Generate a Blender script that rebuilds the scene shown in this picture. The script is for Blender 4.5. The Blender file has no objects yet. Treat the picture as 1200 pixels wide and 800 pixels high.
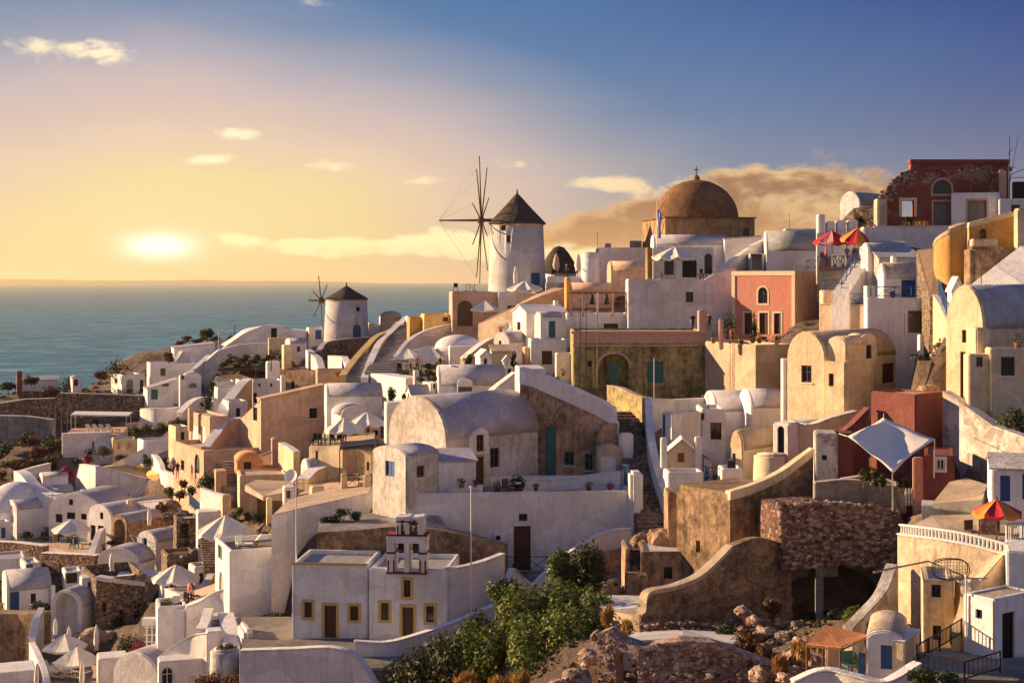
import bpy, bmesh, math, random
import numpy as np
from mathutils import Vector, Matrix
R = math.radians
rnd = random.Random(7)
sc = bpy.context.scene
COL = sc.collection

# ------------------------------------------------------------------ camera
CZ = 95.0                       # eye height above the sea
F, CX, HY = 1667.0, 600.0, 328.0  # focal length in photo pixels, photo centre, horizon row
cam_d = bpy.data.cameras.new('camera'); cam = bpy.data.objects.new('camera', cam_d); COL.objects.link(cam)
cam.location = (0, 0, CZ); cam.rotation_euler = (R(90), 0, 0)
cam_d.sensor_width = 36; cam_d.lens = 36 * F / 1200
cam_d.shift_y = -(400 - HY) / 1200
cam_d.clip_start = 1; cam_d.clip_end = 200000
sc.camera = cam
sc.render.engine = 'CYCLES'
sc.cycles.use_denoising = True
sc.cycles.max_bounces = 6; sc.cycles.diffuse_bounces = 3; sc.cycles.glossy_bounces = 2
sc.cycles.transmission_bounces = 2; sc.cycles.volume_bounces = 0
sc.view_settings.view_transform = 'Standard'; sc.view_settings.look = 'None'
sc.view_settings.gamma = 1; sc.view_settings.exposure = 1.1

# ------------------------------------------------------------------ node helper
class X:
    """a socket with arithmetic"""
    def __init__(s, t, k): s.t, s.k = t, k
    def m(s, op, b=None, c=None, rev=False):
        n = s.t.nodes.new('ShaderNodeMath'); n.operation = op
        v = [s, b] if not rev else [b, s]
        if c is not None: v.append(c)
        for i, q in enumerate(v):
            if q is None: continue
            if isinstance(q, X): s.t.links.new(q.k, n.inputs[i])
            else: n.inputs[i].default_value = q
        return X(s.t, n.outputs[0])
    def __add__(s, b): return s.m('ADD', b)
    def __radd__(s, b): return s.m('ADD', b)
    def __sub__(s, b): return s.m('SUBTRACT', b)
    def __rsub__(s, b): return s.m('SUBTRACT', b, rev=True)
    def __mul__(s, b): return s.m('MULTIPLY', b)
    def __rmul__(s, b): return s.m('MULTIPLY', b)
    def __truediv__(s, b): return s.m('DIVIDE', b)
    def clamp(s): return s.m('MAXIMUM', 0.0).m('MINIMUM', 1.0)
    def step(s, lo, hi):
        n = s.t.nodes.new('ShaderNodeMapRange'); n.interpolation_type = 'SMOOTHSTEP'
        s.t.links.new(s.k, n.inputs[0]); n.inputs[1].default_value = lo; n.inputs[2].default_value = hi
        return X(s.t, n.outputs[0])
def ramp(x, stops):
    n = x.t.nodes.new('ShaderNodeValToRGB'); x.t.links.new(x.k, n.inputs[0]); e = n.color_ramp.elements
    while len(e) < len(stops): e.new(0.5)
    for i, (p, c) in enumerate(stops): e[i].position = p; e[i].color = (*c, 1)
    return X(x.t, n.outputs[0])
def mixc(t, f, a, b, mode='MIX'):
    n = t.nodes.new('ShaderNodeMix'); n.data_type = 'RGBA'; n.blend_type = mode
    for i, q in ((0, f), (6, a), (7, b)):
        if isinstance(q, X): t.links.new(q.k, n.inputs[i])
        else: n.inputs[i].default_value = q if i == 0 else (*q, 1)
    return X(t, n.outputs[2])
def noise(t, vec, scale, det=4, rough=.55, dist=0.0, out=0):
    n = t.nodes.new('ShaderNodeTexNoise'); n.inputs['Scale'].default_value = scale
    n.inputs['Detail'].default_value = det; n.inputs['Roughness'].default_value = rough; n.inputs['Distortion'].default_value = dist
    if vec is not None: t.links.new(vec.k, n.inputs['Vector'])
    return X(t, n.outputs[out])
def mapping(t, vec, scale=(1, 1, 1), loc=(0, 0, 0), rot=(0, 0, 0)):
    n = t.nodes.new('ShaderNodeMapping'); t.links.new(vec.k, n.inputs[0])
    n.inputs['Scale'].default_value = scale; n.inputs['Location'].default_value = loc; n.inputs['Rotation'].default_value = rot
    return X(t, n.outputs[0])
def lin(r, g, b):
    f = lambda c: (c / 12.92 if c <= .04045 else ((c + .055) / 1.055) ** 2.4)
    return (f(r / 255), f(g / 255), f(b / 255))

# ------------------------------------------------------------------ sun
SUN_AZ, SUN_EL = -71.0, 14.0      # degrees left of the view axis, above the horizon
sl = bpy.data.lights.new('sun', 'SUN'); so = bpy.data.objects.new('sun', sl); COL.objects.link(so)
sl.energy = 5.0; sl.angle = R(0.5); sl.color = (1.0, 0.69, 0.39)
sd = Vector((math.sin(R(SUN_AZ)) * math.cos(R(SUN_EL)), math.cos(R(SUN_AZ)) * math.cos(R(SUN_EL)), math.sin(R(SUN_EL))))
so.rotation_euler = sd.to_track_quat('Z', 'Y').to_euler()

# ------------------------------------------------------------------ sky
wd = bpy.data.worlds.new('World'); sc.world = wd; wd.use_nodes = True
def build_world():
    t = wd.node_tree; t.nodes.clear()
    tc = t.nodes.new('ShaderNodeTexCoord'); V = X(t, tc.outputs['Generated'])
    sp = t.nodes.new('ShaderNodeSeparateXYZ'); t.links.new(V.k, sp.inputs[0])
    x, y, z = (X(t, sp.outputs[i]) for i in range(3))
    el = z.m('ARCSINE'); az = x.m('ARCTAN2', y)
    h = (x * x + y * y).m('SQRT').m('MAXIMUM', 1e-4)
    ga = math.atan((187 - CX) / F); ge = (HY - 290) / F
    daz = ((x / h) * math.sin(ga) + (y / h) * math.cos(ga)).m('MINIMUM', 1.0).m('MAXIMUM', -1.0).m('ARCCOSINE')
    de = el.m('ABSOLUTE') - ge
    s = ((daz * .46) * (daz * .46) + de * de).m('SQRT')
    s = s + (noise(t, mapping(t, V, scale=(1, 1, 3.5)), 2.6, 5, .5) - .5) * .09 + el.m('MAXIMUM', 0.0) * daz.m('MINIMUM', .6) * .22
    K = F
    st = [(0, lin(255, 246, 200)), (40, lin(253, 235, 172)), (90, lin(247, 227, 168)), (118, lin(240, 215, 178)), (138, lin(234, 208, 188)), (162, lin(220, 195, 187)), (194, lin(202, 185, 190)),
          (228, lin(172, 170, 186)), (260, lin(140, 152, 178)), (290, lin(112, 138, 176)), (330, lin(74, 120, 170)), (380, lin(66, 112, 166)), (455, lin(54, 98, 156)), (510, lin(44, 86, 150)), (560, lin(34, 74, 144)),
          (900, lin(50, 84, 142)), (2300, lin(62, 94, 150))]
    base = ramp(s * (K / 2400.0), [(p / 2400.0, c) for p, c in st])
    # warm band that lies along the horizon
    band = (el.m('ABSOLUTE') * (K / 150.0)).m('POWER', 1.6) * -1.0
    band = band.m('EXPONENT') * (daz * -0.55).m('EXPONENT')
    base = mixc(t, band * .5, base, lin(236, 198, 122))
    # the pale mauve arch of dusk low down opposite the sun
    anti = (el * el * -5.0).m('EXPONENT') * daz.step(.8, 2.3)
    base = mixc(t, anti * .95, base, lin(186, 167, 169))
    # the sun's glow just above the sea
    g = ((daz * (K / 34.0)) * (daz * (K / 34.0)) + (de * (K / 13.0)) * (de * (K / 13.0))) * -1.0
    g2 = ((daz * (K / 210.0)) * (daz * (K / 210.0)) + (de * (K / 90.0)) * (de * (K / 90.0))) * -1.0
    base = mixc(t, g2.m('EXPONENT') * .3, base, (1.0, .86, .48))
    base = mixc(t, g.m('EXPONENT').m('MULTIPLY', 1.3).m('MINIMUM', 1.0), base, (1.6, 1.45, 1.1))
    # clouds
    n1 = noise(t, mapping(t, V, scale=(1, 1, 2.3)), 17, 10, .62, .25); n2 = noise(t, mapping(t, V, scale=(1, 1, 2.3), loc=(-.006, 0, .014)), 17, 10, .62, .25); n3 = noise(t, mapping(t, V, scale=(1, 1, 1.7)), 46, 7, .6)
    def ell(px, py, wx, wy, amp):
        a = math.atan((px - CX) / F); e = (HY - py) / F * math.cos(a)
        q = ((az - a) * (K / wx)) * ((az - a) * (K / wx)) + ((el - e) * (K / wy)) * ((el - e) * (K / wy))
        return (q * -1.0).m('EXPONENT') * amp
    small = None
    for c in ((85, 61, 66, 15, .62), (238, 187, 42, 8, .62), (275, 157, 26, 7, .55), (385, 196, 45, 9, .52), (490, 212, 30, 8, .5), (600, 195, 40, 7, .36), (365, 3, 30, 8, .4),
                           (690, 216, 70, 13, .6), (780, 222, 60, 14, .5)):
        e = ell(*c); small = e if small is None else small + e
    big = None
    for c in ((700, 282, 105, 26, .95), (790, 258, 110, 36, 1.0), (880, 236, 80, 42, 1.1), (950, 244, 70, 44, 1.1), (1010, 262, 48, 46, .8), (1120, 300, 70, 26, .5)):
        e = ell(*c); big = e if big is None else big + e
    low = None
    for c in ((275, 279, 34, 8, .9), (330, 288, 60, 10, .9), (400, 290, 60, 10, .85), (470, 288, 60, 13, .95), (535, 286, 55, 15, 1.1), (640, 300, 80, 14, .8)):
        e = ell(*c); low = e if low is None else low + e
    dl = (low + (n1 - .5) * 2.0 + (n3 - .5) * 1.2).step(.3, .8) * low.step(.06, .25)
    lowc = mixc(t, (n2 * .5 + n3 * .5 + el * (K / 55.0) * .5).step(.5, .85), lin(226, 172, 92), (1.25, 1.05, .55))
    ds = (small + (n1 - .5) * 2.4 + (n3 - .5) * 1.0).step(.22, .78) * small.step(.06, .2)
    db = (big.m('MINIMUM', 1.0) + (n1 - .5) * 1.5 + (n3 - .5) * 1.1).step(.36, .8) * big.step(.05, .25)
    core = (big.m('MINIMUM', 1.0) + (n2 - .5) * 2.4 + (n3 - .5) * 1.3).step(.5, 1.15)
    warm = (daz * (K / 900.0)).clamp()
    smallc = mixc(t, warm, (1.25, 1.05, .66), lin(250, 206, 150))
    bigc = mixc(t, core, lin(240, 196, 138), lin(146, 104, 70))
    bigc = mixc(t, (n2 - .4).m('MULTIPLY', 3.2).clamp() * .55, bigc, lin(196, 136, 80))
    bigc = mixc(t, (el * (-K / 62.0) + 1.55).clamp() * .8, bigc, lin(226, 162, 98))
    base = mixc(t, db * .9, base, bigc)
    base = mixc(t, dl * .85, base, lowc); base = mixc(t, ds * .9, base, smallc)
    bg = t.nodes.new('ShaderNodeBackground'); t.links.new(base.k, bg.inputs[0]); bg.inputs[1].default_value = 0.465
    sk = t.nodes.new('ShaderNodeTexSky'); sk.sky_type = 'NISHITA'; sk.sun_disc = False
    sk.sun_elevation = R(SUN_EL); sk.sun_rotation = R(SUN_AZ); sk.altitude = 100
    b2 = t.nodes.new('ShaderNodeBackground'); t.links.new(sk.outputs[0], b2.inputs[0]); b2.inputs[1].default_value = SKY_STR
    ad = t.nodes.new('ShaderNodeAddShader'); t.links.new(bg.outputs[0], ad.inputs[0]); t.links.new(b2.outputs[0], ad.inputs[1])
    o = t.nodes.new('ShaderNodeOutputWorld'); t.links.new(ad.outputs[0], o.inputs[0])
SKY_STR = 0.0015
build_world()
wd.cycles.sampling_method = 'MANUAL'; wd.cycles.sample_map_resolution = 512

# ------------------------------------------------------------------ materials
MATS = {}
def newmat(name):
    m = bpy.data.materials.new(name); m.use_nodes = True; t = m.node_tree
    b = t.nodes['Principled BSDF']; b.inputs['Roughness'].default_value = .9
    b.inputs['Specular IOR Level'].default_value = .25
    g = t.nodes.new('ShaderNodeNewGeometry'); MATS[name] = m
    return m, t, b, X(t, g.outputs['Position'])
def link(t, x, b, s): t.links.new(x.k, b.inputs[s])
def bump(t, b, h, st, dist=.05):
    n = t.nodes.new('ShaderNodeBump'); n.inputs['Strength'].default_value = st; n.inputs['Distance'].default_value = dist
    t.links.new(h.k, n.inputs['Height']); t.links.new(n.outputs[0], b.inputs['Normal'])
def plaster(name, col, dirt, amt=.35, streak=.25, bst=.5, patch=None, pamt=.5):
    m, t, b, p = newmat(name)
    big = noise(t, p, .45, 6, .65); mid = noise(t, p, 2.2, 6, .7); fine = noise(t, p, 9, 4, .7)
    stv = noise(t, mapping(t, p, scale=(3.2, 3.2, .22)), 1.0, 5, .65)
    c = mixc(t, (big * .6 + mid * .55).step(.46, .72) * amt, col, dirt)
    c = mixc(t, stv.step(.48, .7) * streak, c, tuple(q * .55 for q in dirt))
    c = mixc(t, fine.step(.55, .78) * (amt * .5), c, tuple(q * .6 for q in dirt))
    c = mixc(t, (big - mid * .4).step(.42, .62) * .25, c, tuple(min(1, q * 1.12) for q in col))
    vo = t.nodes.new('ShaderNodeTexVoronoi'); vo.inputs['Scale'].default_value = .42; t.links.new(mapping(t, p, scale=(1, 1, 1.5)).k, vo.inputs['Vector'])
    hs = t.nodes.new('ShaderNodeSeparateColor'); t.links.new(vo.outputs['Color'], hs.inputs[0])
    c = mixc(t, (X(t, hs.outputs[0]) * (mid * .8 + .5)).step(.2, .85) * .3, c, tuple(q * .7 for q in dirt))
    if patch:
        pm = noise(t, p, .8, 7, .7, .6).step(.52, .6)
        c = mixc(t, pm * pamt, c, patch)
    link(t, c, b, 'Base Color')
    bump(t, b, fine * .35 + mid * .8 + big * .9, bst, .09)
    return m
def simple(name, col, rough=.6, var=.3, sc_=6, metal=0.0, spec=.3):
    m, t, b, p = newmat(name)
    n = noise(t, p, sc_, 5, .65)
    c = mixc(t, n.step(.35, .7) * var, col, tuple(q * .45 for q in col))
    link(t, c, b, 'Base Color'); b.inputs['Roughness'].default_value = rough; b.inputs['Metallic'].default_value = metal
    b.inputs['Specular IOR Level'].default_value = spec
    return m
plaster('white', (.86, .83, .81), (.56, .49, .45), .4, .25, .9)
plaster('oldwhite', (.70, .66, .62), (.34, .27, .21), .7, .5, .8)
plaster('peeling', (.66, .62, .58), (.30, .25, .20), .7, .35, 1.0, (.26, .2, .16), .8)
plaster('roofwhite', (.50, .47, .51), (.27, .25, .28), .6, .1, .7)
plaster('greyroof', (.40, .40, .40), (.22, .21, .20), .6, .1, .5)
plaster('cream', (.80, .66, .45), (.50, .34, .19), .5, .35, .8)
plaster('oldcream', (.70, .58, .43), (.34, .24, .16), .8, .5, 1.0, (.45, .33, .23), .35)
plaster('peach', (.70, .48, .34), (.42, .26, .17), .55, .3, .7)
plaster('tan', (.60, .47, .34), (.36, .25, .17), .55, .3, .7)
plaster('orange', (.72, .33, .16), (.5, .2, .1), .4, .2)
plaster('ochre', (.62, .36, .11), (.36, .19, .07), .5, .4, .7)
plaster('yellow', (.74, .55, .22), (.5, .32, .12), .4, .3, .6)
plaster('pink', (.60, .21, .165), (.62, .36, .26), .45, .3, .6)
plaster('red', (.24, .085, .072), (.22, .06, .05), .5, .35, .8, (.30, .10, .08), .4)
plaster('ruinred', (.30, .085, .06), (.2, .06, .045), .6, .5, .9, (.34, .22, .15), .75)
plaster('olive', (.58, .46, .19), (.11, .09, .04), .9, .8, 1.0, (.46, .36, .22), .55)
plaster('brown', (.60, .40, .25), (.15, .09, .055), .9, .6, 1.2, (.52, .40, .29), .5)
plaster('brownwall', (.47, .32, .19), (.12, .075, .05), 1.0, .6, 1.6, (.25, .15, .09), .75)
plaster('domebrown', (.30, .15, .065), (.10, .055, .03), .7, .25, .6, (.15, .08, .045), .5)
plaster('drum', (.46, .29, .15), (.2, .11, .06), .8, .5, .8, (.25, .14, .07), .6)
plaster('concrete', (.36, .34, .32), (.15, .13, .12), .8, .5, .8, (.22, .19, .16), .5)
plaster('paving', (.27, .24, .21), (.13, .11, .09), .7, 0, .6)
plaster('greywhite', (.62, .60, .60), (.40, .36, .35), .5, .25, .5)
simple('darkred', (.16, .03, .025), .7)
simple('yellowtrim', (.62, .42, .14), .8, .35)
simple('creamtrim', (.74, .62, .42), .85, .3)
simple('whitetrim', (.76, .74, .70), .8, .25)
simple('pinktrim', (.60, .36, .28), .85, .4)
simple('blue', (.035, .10, .26), .5, .3)
simple('palebule', (.25, .36, .5), .6, .3); MATS['paleblue'] = MATS['palebule']
simple('teal', (.05, .16, .16), .55, .4)
simple('wood', (.10, .04, .022), .6, .5, 14)
simple('brownframe', (.22, .09, .045), .6, .4, 10)
simple('black', (.012, .012, .014), .5, .2)
simple('iron', (.02, .02, .024), .5, .3, metal=.3)
simple('timber', (.16, .09, .05), .8, .5, 10)
simple('greywood', (.26, .22, .19), .85, .5, 10)
simple('canvas', (.78, .72, .62), .9, .22, 2)
simple('sailcloth', (.85, .76, .66), .9, .18, 1.2)
simple('redcloth', (.55, .03, .05), .9, .3, 3)
simple('orangecloth', (.75, .26, .05), .9, .3, 3)
simple('yellowcloth', (.8, .5, .08), .9, .2, 3)
simple('terracotta', (.42, .16, .08), .85, .4)
simple('flagblue', (.03, .08, .32), .85, .2)
simple('flagwhite', (.8, .8, .8), .85, .1)
simple('steel', (.45, .45, .46), .35, .2, metal=.8)
simple('bronze', (.05, .045, .035), .5, .3, metal=.5)
simple('plastic', (.75, .74, .70), .5, .1)
simple('skin', (.55, .32, .22), .6, .1)
simple('purplecloth', (.16, .12, .34), .9, .2); simple('rosecloth', (.6, .22, .22), .9, .2); simple('navy', (.03, .03, .06), .9, .2)
simple('earthy', (.24, .16, .11), .95, .6, 3)
simple('soil', (.10, .06, .04), .95, .6, 5)
def glassmat():
    m, t, b, p = newmat('glass')
    b.inputs['Base Color'].default_value = (.012, .014, .018, 1); b.inputs['Roughness'].default_value = .12
    b.inputs['Specular IOR Level'].default_value = .5
glassmat()
def thatch():
    m, t, b, p = newmat('thatch')
    n = noise(t, mapping(t, p, scale=(9, 9, .8)), 1.0, 6, .7); n2 = noise(t, p, 1.1, 5, .6)
    c = mixc(t, n.step(.3, .75), (.035, .024, .02), (.17, .125, .10)); c = mixc(t, n2.step(.45, .7) * .5, c, (.03, .025, .025))
    link(t, c, b, 'Base Color'); bump(t, b, n, .9, .15)
thatch()
def reed():
    m, t, b, p = newmat('reed')
    n = noise(t, mapping(t, p, scale=(14, .7, .7)), 1.0, 4, .6)
    link(t, mixc(t, n, (.34, .11, .04), (.62, .28, .12)), b, 'Base Color'); bump(t, b, n, .8, .05)
reed()
def stonemat(name, cols, mortar, scale=2.6):
    m, t, b, p = newmat(name)
    pd = noise(t, p, 1.4, 3, .6, out=1)
    mx = t.nodes.new('ShaderNodeMix'); mx.data_type = 'VECTOR'; mx.inputs[0].default_value = .12
    t.links.new(p.k, mx.inputs[4]); t.links.new(pd.k, mx.inputs[5]); q = X(t, mx.outputs[1])
    v = t.nodes.new('ShaderNodeTexVoronoi'); v.inputs['Scale'].default_value = scale; t.links.new(q.k, v.inputs['Vector'])
    e = t.nodes.new('ShaderNodeTexVoronoi'); e.feature = 'DISTANCE_TO_EDGE'; e.inputs['Scale'].default_value = scale; t.links.new(q.k, e.inputs['Vector'])
    hsv = t.nodes.new('ShaderNodeSeparateColor'); t.links.new(v.outputs['Color'], hsv.inputs[0])
    r = X(t, hsv.outputs[0]); ed = X(t, e.outputs[0]).step(.0, .08)
    c = ramp(r, [(i / (len(cols) - 1), cc) for i, cc in enumerate(cols)])
    f = noise(t, p, 8, 5, .7)
    c = mixc(t, (f - .45).m('MULTIPLY', 2).clamp() * .45, c, (.05, .035, .028))
    c = mixc(t, ed, mortar, c)
    link(t, c, b, 'Base Color'); bump(t, b, ed * 1.0 + f * .3, 1.0, .12)
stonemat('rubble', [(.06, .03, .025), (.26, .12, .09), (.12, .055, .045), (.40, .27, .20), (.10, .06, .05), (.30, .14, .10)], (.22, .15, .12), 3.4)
stonemat('drystone', [(.20, .14, .10), (.33, .24, .17), (.14, .10, .075), (.40, .31, .22), (.24, .16, .11)], (.10, .075, .055), 3.6)
stonemat('palestone', [(.46, .32, .25), (.30, .16, .12), (.52, .40, .33), (.14, .07, .06), (.48, .30, .22), (.6, .46, .38)], (.56, .42, .34), 4.2)
def stones_mat():
    m, t, b, p = newmat('loosestone')
    g = t.nodes.new('ShaderNodeNewGeometry'); r = X(t, g.outputs['Random Per Island'])
    c = ramp(r, [(0, (.05, .03, .026)), (.2, (.30, .16, .11)), (.4, (.08, .048, .04)), (.55, (.46, .34, .25)), (.75, (.19, .11, .08)), (1, (.60, .48, .37))])
    f = noise(t, p, 7, 5, .7); c = mixc(t, (f - .4).m('MULTIPLY', 2).clamp() * .5, c, (.05, .035, .03))
    link(t, c, b, 'Base Color'); bump(t, b, f, .6, .06)
stones_mat()
def foliage(name, a, b_, c_):
    m, t, b, p = newmat(name)
    g = t.nodes.new('ShaderNodeNewGeometry'); r = X(t, g.outputs['Random Per Island'])
    n = noise(t, p, .9, 3, .6)
    c = ramp((r * .65 + n * .55 - .08).clamp(), [(0, a), (.5, b_), (1, c_)])
    link(t, c, b, 'Base Color'); b.inputs['Roughness'].default_value = .6
    tr = t.nodes.new('ShaderNodeBsdfTranslucent'); t.links.new(c.k, tr.inputs[0])
    ms = t.nodes.new('ShaderNodeMixShader'); ms.inputs[0].default_value = .3
    o = t.nodes['Material Output']; t.links.new(b.outputs[0], ms.inputs[1]); t.links.new(tr.outputs[0], ms.inputs[2]); t.links.new(ms.outputs[0], o.inputs[0])
foliage('leaf', (.025, .045, .014), (.085, .125, .026), (.34, .32, .06))
foliage('darkleaf', (.018, .028, .014), (.035, .05, .02), (.07, .085, .03))
foliage('drygrass', (.16, .08, .025), (.33, .17, .05), (.5, .32, .10))
foliage('drybrush', (.06, .03, .018), (.13, .06, .03), (.22, .12, .05))
foliage('bougain', (.12, .01, .03), (.28, .02, .06), (.42, .05, .10))
foliage('shrub', (.025, .035, .014), (.055, .065, .022), (.11, .10, .035))

# ------------------------------------------------------------------ geometry helpers
def P(px, py, d): return Vector(((px - CX) / F * d, d, CZ + (HY - py) / F * d))
def wm(px, d): return px * d / F
REG = []        # (x, y, z) ground levels met at the foot of things
SIGHT = []      # (pxa, da, pxb, db, row) feet of walls the ground must not hide
FOOT = []       # (polygon, z) footprints the ground stays below
def put(ob, label=None, cat=None, group=None, kind=None):
    if label: ob['label'] = label
    if cat: ob['category'] = cat
    if group: ob['group'] = group
    if kind: ob['kind'] = kind
    return ob
def empty(name, loc=(0, 0, 0), rz=0.0):
    o = bpy.data.objects.new(name, None); COL.objects.link(o); o.location = loc; o.rotation_euler = (0, 0, rz); o.empty_display_size = .3
    return o
def thing(name, label, cat, loc=(0, 0, 0), rz=0.0, group=None):
    return put(empty(name, loc, rz), label, cat, group)
def mobj(name, me, mat, parent=None):
    if isinstance(me, bmesh.types.BMesh):
        bm = me; me = bpy.data.meshes.new(name); bm.to_mesh(me); bm.free()
    if mat and not me.materials: me.materials.append(MATS[mat])
    o = bpy.data.objects.new(name, me); COL.objects.link(o)
    if parent: o.parent = parent
    return o
def box(bm, x0, x1, y0, y1, z0, z1, M=None):
    v = [bm.verts.new(p) for p in ((x0, y0, z0), (x1, y0, z0), (x1, y1, z0), (x0, y1, z0), (x0, y0, z1), (x1, y0, z1), (x1, y1, z1), (x0, y1, z1))]
    if M is not None:
        for q in v: q.co = M @ q.co
    fs = [bm.faces.new([v[i] for i in f]) for f in ((3, 2, 1, 0), (4, 5, 6, 7), (0, 1, 5, 4), (1, 2, 6, 5), (2, 3, 7, 6), (3, 0, 4, 7))]
    return v, fs
def prism(bm, pts, f0, f1):
    """extrude a 2-D outline; f0/f1 map (a, b) to 3-D at either end"""
    a = [bm.verts.new(f0(*p)) for p in pts]; b = [bm.verts.new(f1(*p)) for p in pts]
    n = len(pts); bm.faces.new(a[::-1]); bm.faces.new(b)
    for i in range(n): bm.faces.new((a[i], a[(i + 1) % n], b[(i + 1) % n], b[i]))
def tube(bm, p, q, r0, r1=None, n=6):
    p, q = Vector(p), Vector(q); r1 = r0 if r1 is None else r1
    z = (q - p).normalized(); x = z.orthogonal().normalized(); y = z.cross(x)
    a = [bm.verts.new(p + (x * math.cos(2 * math.pi * i / n) + y * math.sin(2 * math.pi * i / n)) * r0) for i in range(n)]
    b = [bm.verts.new(q + (x * math.cos(2 * math.pi * i / n) + y * math.sin(2 * math.pi * i / n)) * r1) for i in range(n)]
    for i in range(n): bm.faces.new((a[i], a[(i + 1) % n], b[(i + 1) % n], b[i]))
    bm.faces.new(a[::-1]); bm.faces.new(b)
def lathe(bm, prof, n=24, M=None, smooth=True, jit=0):
    rings = []
    for r, z in prof:
        if r < 1e-4: rings.append([bm.verts.new((0, 0, z))])
        else: rings.append([bm.verts.new((r * math.cos(2 * math.pi * i / n) * (1 + rnd.uniform(-jit, jit)), r * math.sin(2 * math.pi * i / n) * (1 + rnd.uniform(-jit, jit)), z)) for i in range(n)])
    if M is not None:
        for g in rings:
            for v in g: v.co = M @ v.co
    for a, b in zip(rings, rings[1:]):
        for i in range(n):
            j = (i + 1) % n
            if len(a) == 1 and len(b) == 1: continue
            if len(a) == 1: f = bm.faces.new((a[0], b[i], b[j])) if False else bm.faces.new((a[0], b[j], b[i]))
            elif len(b) == 1: f = bm.faces.new((a[i], a[j], b[0]))
            else: f = bm.faces.new((a[i], a[j], b[j], b[i]))
            f.smooth = smooth
def bevel(bm, off=.06, seg=2, ang=40):
    bm.normal_update()
    es = [e for e in bm.edges if len(e.link_faces) == 2 and e.calc_face_angle(0) > R(ang)]
    if es: bmesh.ops.bevel(bm, geom=es, offset=off, segments=seg, affect='EDGES', clamp_overlap=True)
def recalc(bm): bmesh.ops.recalc_face_normals(bm, faces=bm.faces)
def outline(s0, s1, z0, z1, arch, n=8):
    if not arch: return [(s0, z0), (s1, z0), (s1, z1), (s0, z1)]
    r = (s1 - s0) / 2; zs = max(z0 + .05, z1 - r); k = (z1 - zs) / r
    return [(s0, z0), (s1, z0)] + [((s0 + s1) / 2 + r * math.cos(math.pi * i / n), zs + k * r * math.sin(math.pi * i / n)) for i in range(n + 1)]
HS = []
BOOL = []       # (object, cutter bmesh)
class Face:
    def __init__(s, o, dr, out): s.o, s.d, s.n = Vector(o), Vector(dr), Vector(out)
    def at(s, a, z, n=0.0): return s.o + s.d * a + Vector((0, 0, z)) + s.n * n
def opening(parent, fc, s0, s1, z0, z1, kind, mat=None, sur=None, cut=None, deep=.2, odeep=1.3):
    """a window or door: a frame and what fills it, set back in a cut recess"""
    arch = 'a' in kind; k = kind[0]
    if k == 'o': deep = max(deep, odeep)
    if s1 < s0: s0, s1 = s1, s0
    o = outline(s0, s1, z0, z1, arch)
    if cut is not None: prism(cut, o, lambda a, z: fc.at(a, z, -deep), lambda a, z: fc.at(a, z, .35))
    fw = min(.085, (s1 - s0) * .17)
    i = outline(s0 + fw, s1 - fw, z0 + (fw if k != 'd' else .02), z1 - fw, arch)
    if k == 'o': return None
    bm = bmesh.new(); n = len(o)
    def ringpart(a_, b_, n0, n1):
        A = [bm.verts.new(fc.at(*p, n1)) for p in a_]; B = [bm.verts.new(fc.at(*p, n1)) for p in b_]
        C = [bm.verts.new(fc.at(*p, n0)) for p in a_]; D = [bm.verts.new(fc.at(*p, n0)) for p in b_]
        for q in range(len(a_)):
            r_ = (q + 1) % len(a_)
            bm.faces.new((A[q], A[r_], B[r_], B[q])); bm.faces.new((B[q], B[r_], D[r_], D[q])); bm.faces.new((C[q], A[q], A[r_], C[r_])); bm.faces.new((C[r_], D[r_], D[q], C[q]))
    nn = -deep + .10
    ringpart(o, i, -deep + .01, nn)
    h = z1 - z0; w = s1 - s0
    def bar(a0, a1, b0, b1, n1=nn - .015):
        ps = [(a0, b0), (a1, b0), (a1, b1), (a0, b1)]; prism(bm, ps, lambda a, z: fc.at(a, z, -deep + .02), lambda a, z: fc.at(a, z, n1))
    mid = (s0 + s1) / 2
    if k == 'w':
        bar(mid - .025, mid + .025, z0 + fw, z1 - fw)
        if h > .9: bar(s0 + fw, s1 - fw, z0 + h * .6 - .02, z0 + h * .6 + .02, nn - .022)
    recalc(bm)
    fr = mobj('window' if k in 'ws' else 'door', bm, mat or ('brownframe' if k == 'w' else 'wood'), parent)
    bm = bmesh.new(); prism(bm, i, lambda a, z: fc.at(a, z, -deep + .012), lambda a, z: fc.at(a, z, -deep + .045)); recalc(bm)
    if k == 'w': mobj('pane', bm, 'glass', fr)
    else:
        prism_w = w - 2 * fw
        if prism_w > .3:
            for q0, q1 in ((.06, .42), (.5, .92)):
                for a0, a1 in ((s0 + fw + .07, mid - .03), (mid + .03, s1 - fw - .07)):
                    if q1 > .9 and arch: continue
                    prism(bm, [(a0, z0 + h * q0), (a1, z0 + h * q0), (a1, z0 + h * q1), (a0, z0 + h * q1)], lambda a, z: fc.at(a, z, -deep + .04), lambda a, z: fc.at(a, z, -deep + .065))
            recalc(bm)
        mobj('leaf' if k == 'd' else 'shutter', bm, mat or 'wood', fr)
    if sur:
        sw = .17 if sur != 'whitetrim' else .12
        bm = bmesh.new(); oo = outline(s0 - sw, s1 + sw, z0 - (0 if k == 'd' else sw), z1 + sw, arch)
        ringpart(oo, o, -.02, .035); recalc(bm); mobj('surround', bm, sur, fr)
    elif k == 'w' and w > .55:
        bm = bmesh.new(); prism(bm, [(s0 - .08, z0 - .09), (s1 + .08, z0 - .09), (s1 + .08, z0 - .02), (s0 - .08, z0 - .02)], lambda a, z: fc.at(a, z, -.03), lambda a, z: fc.at(a, z, .09)); recalc(bm)
        mobj('sill', bm, 'whitetrim', fr)
    return fr

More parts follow.
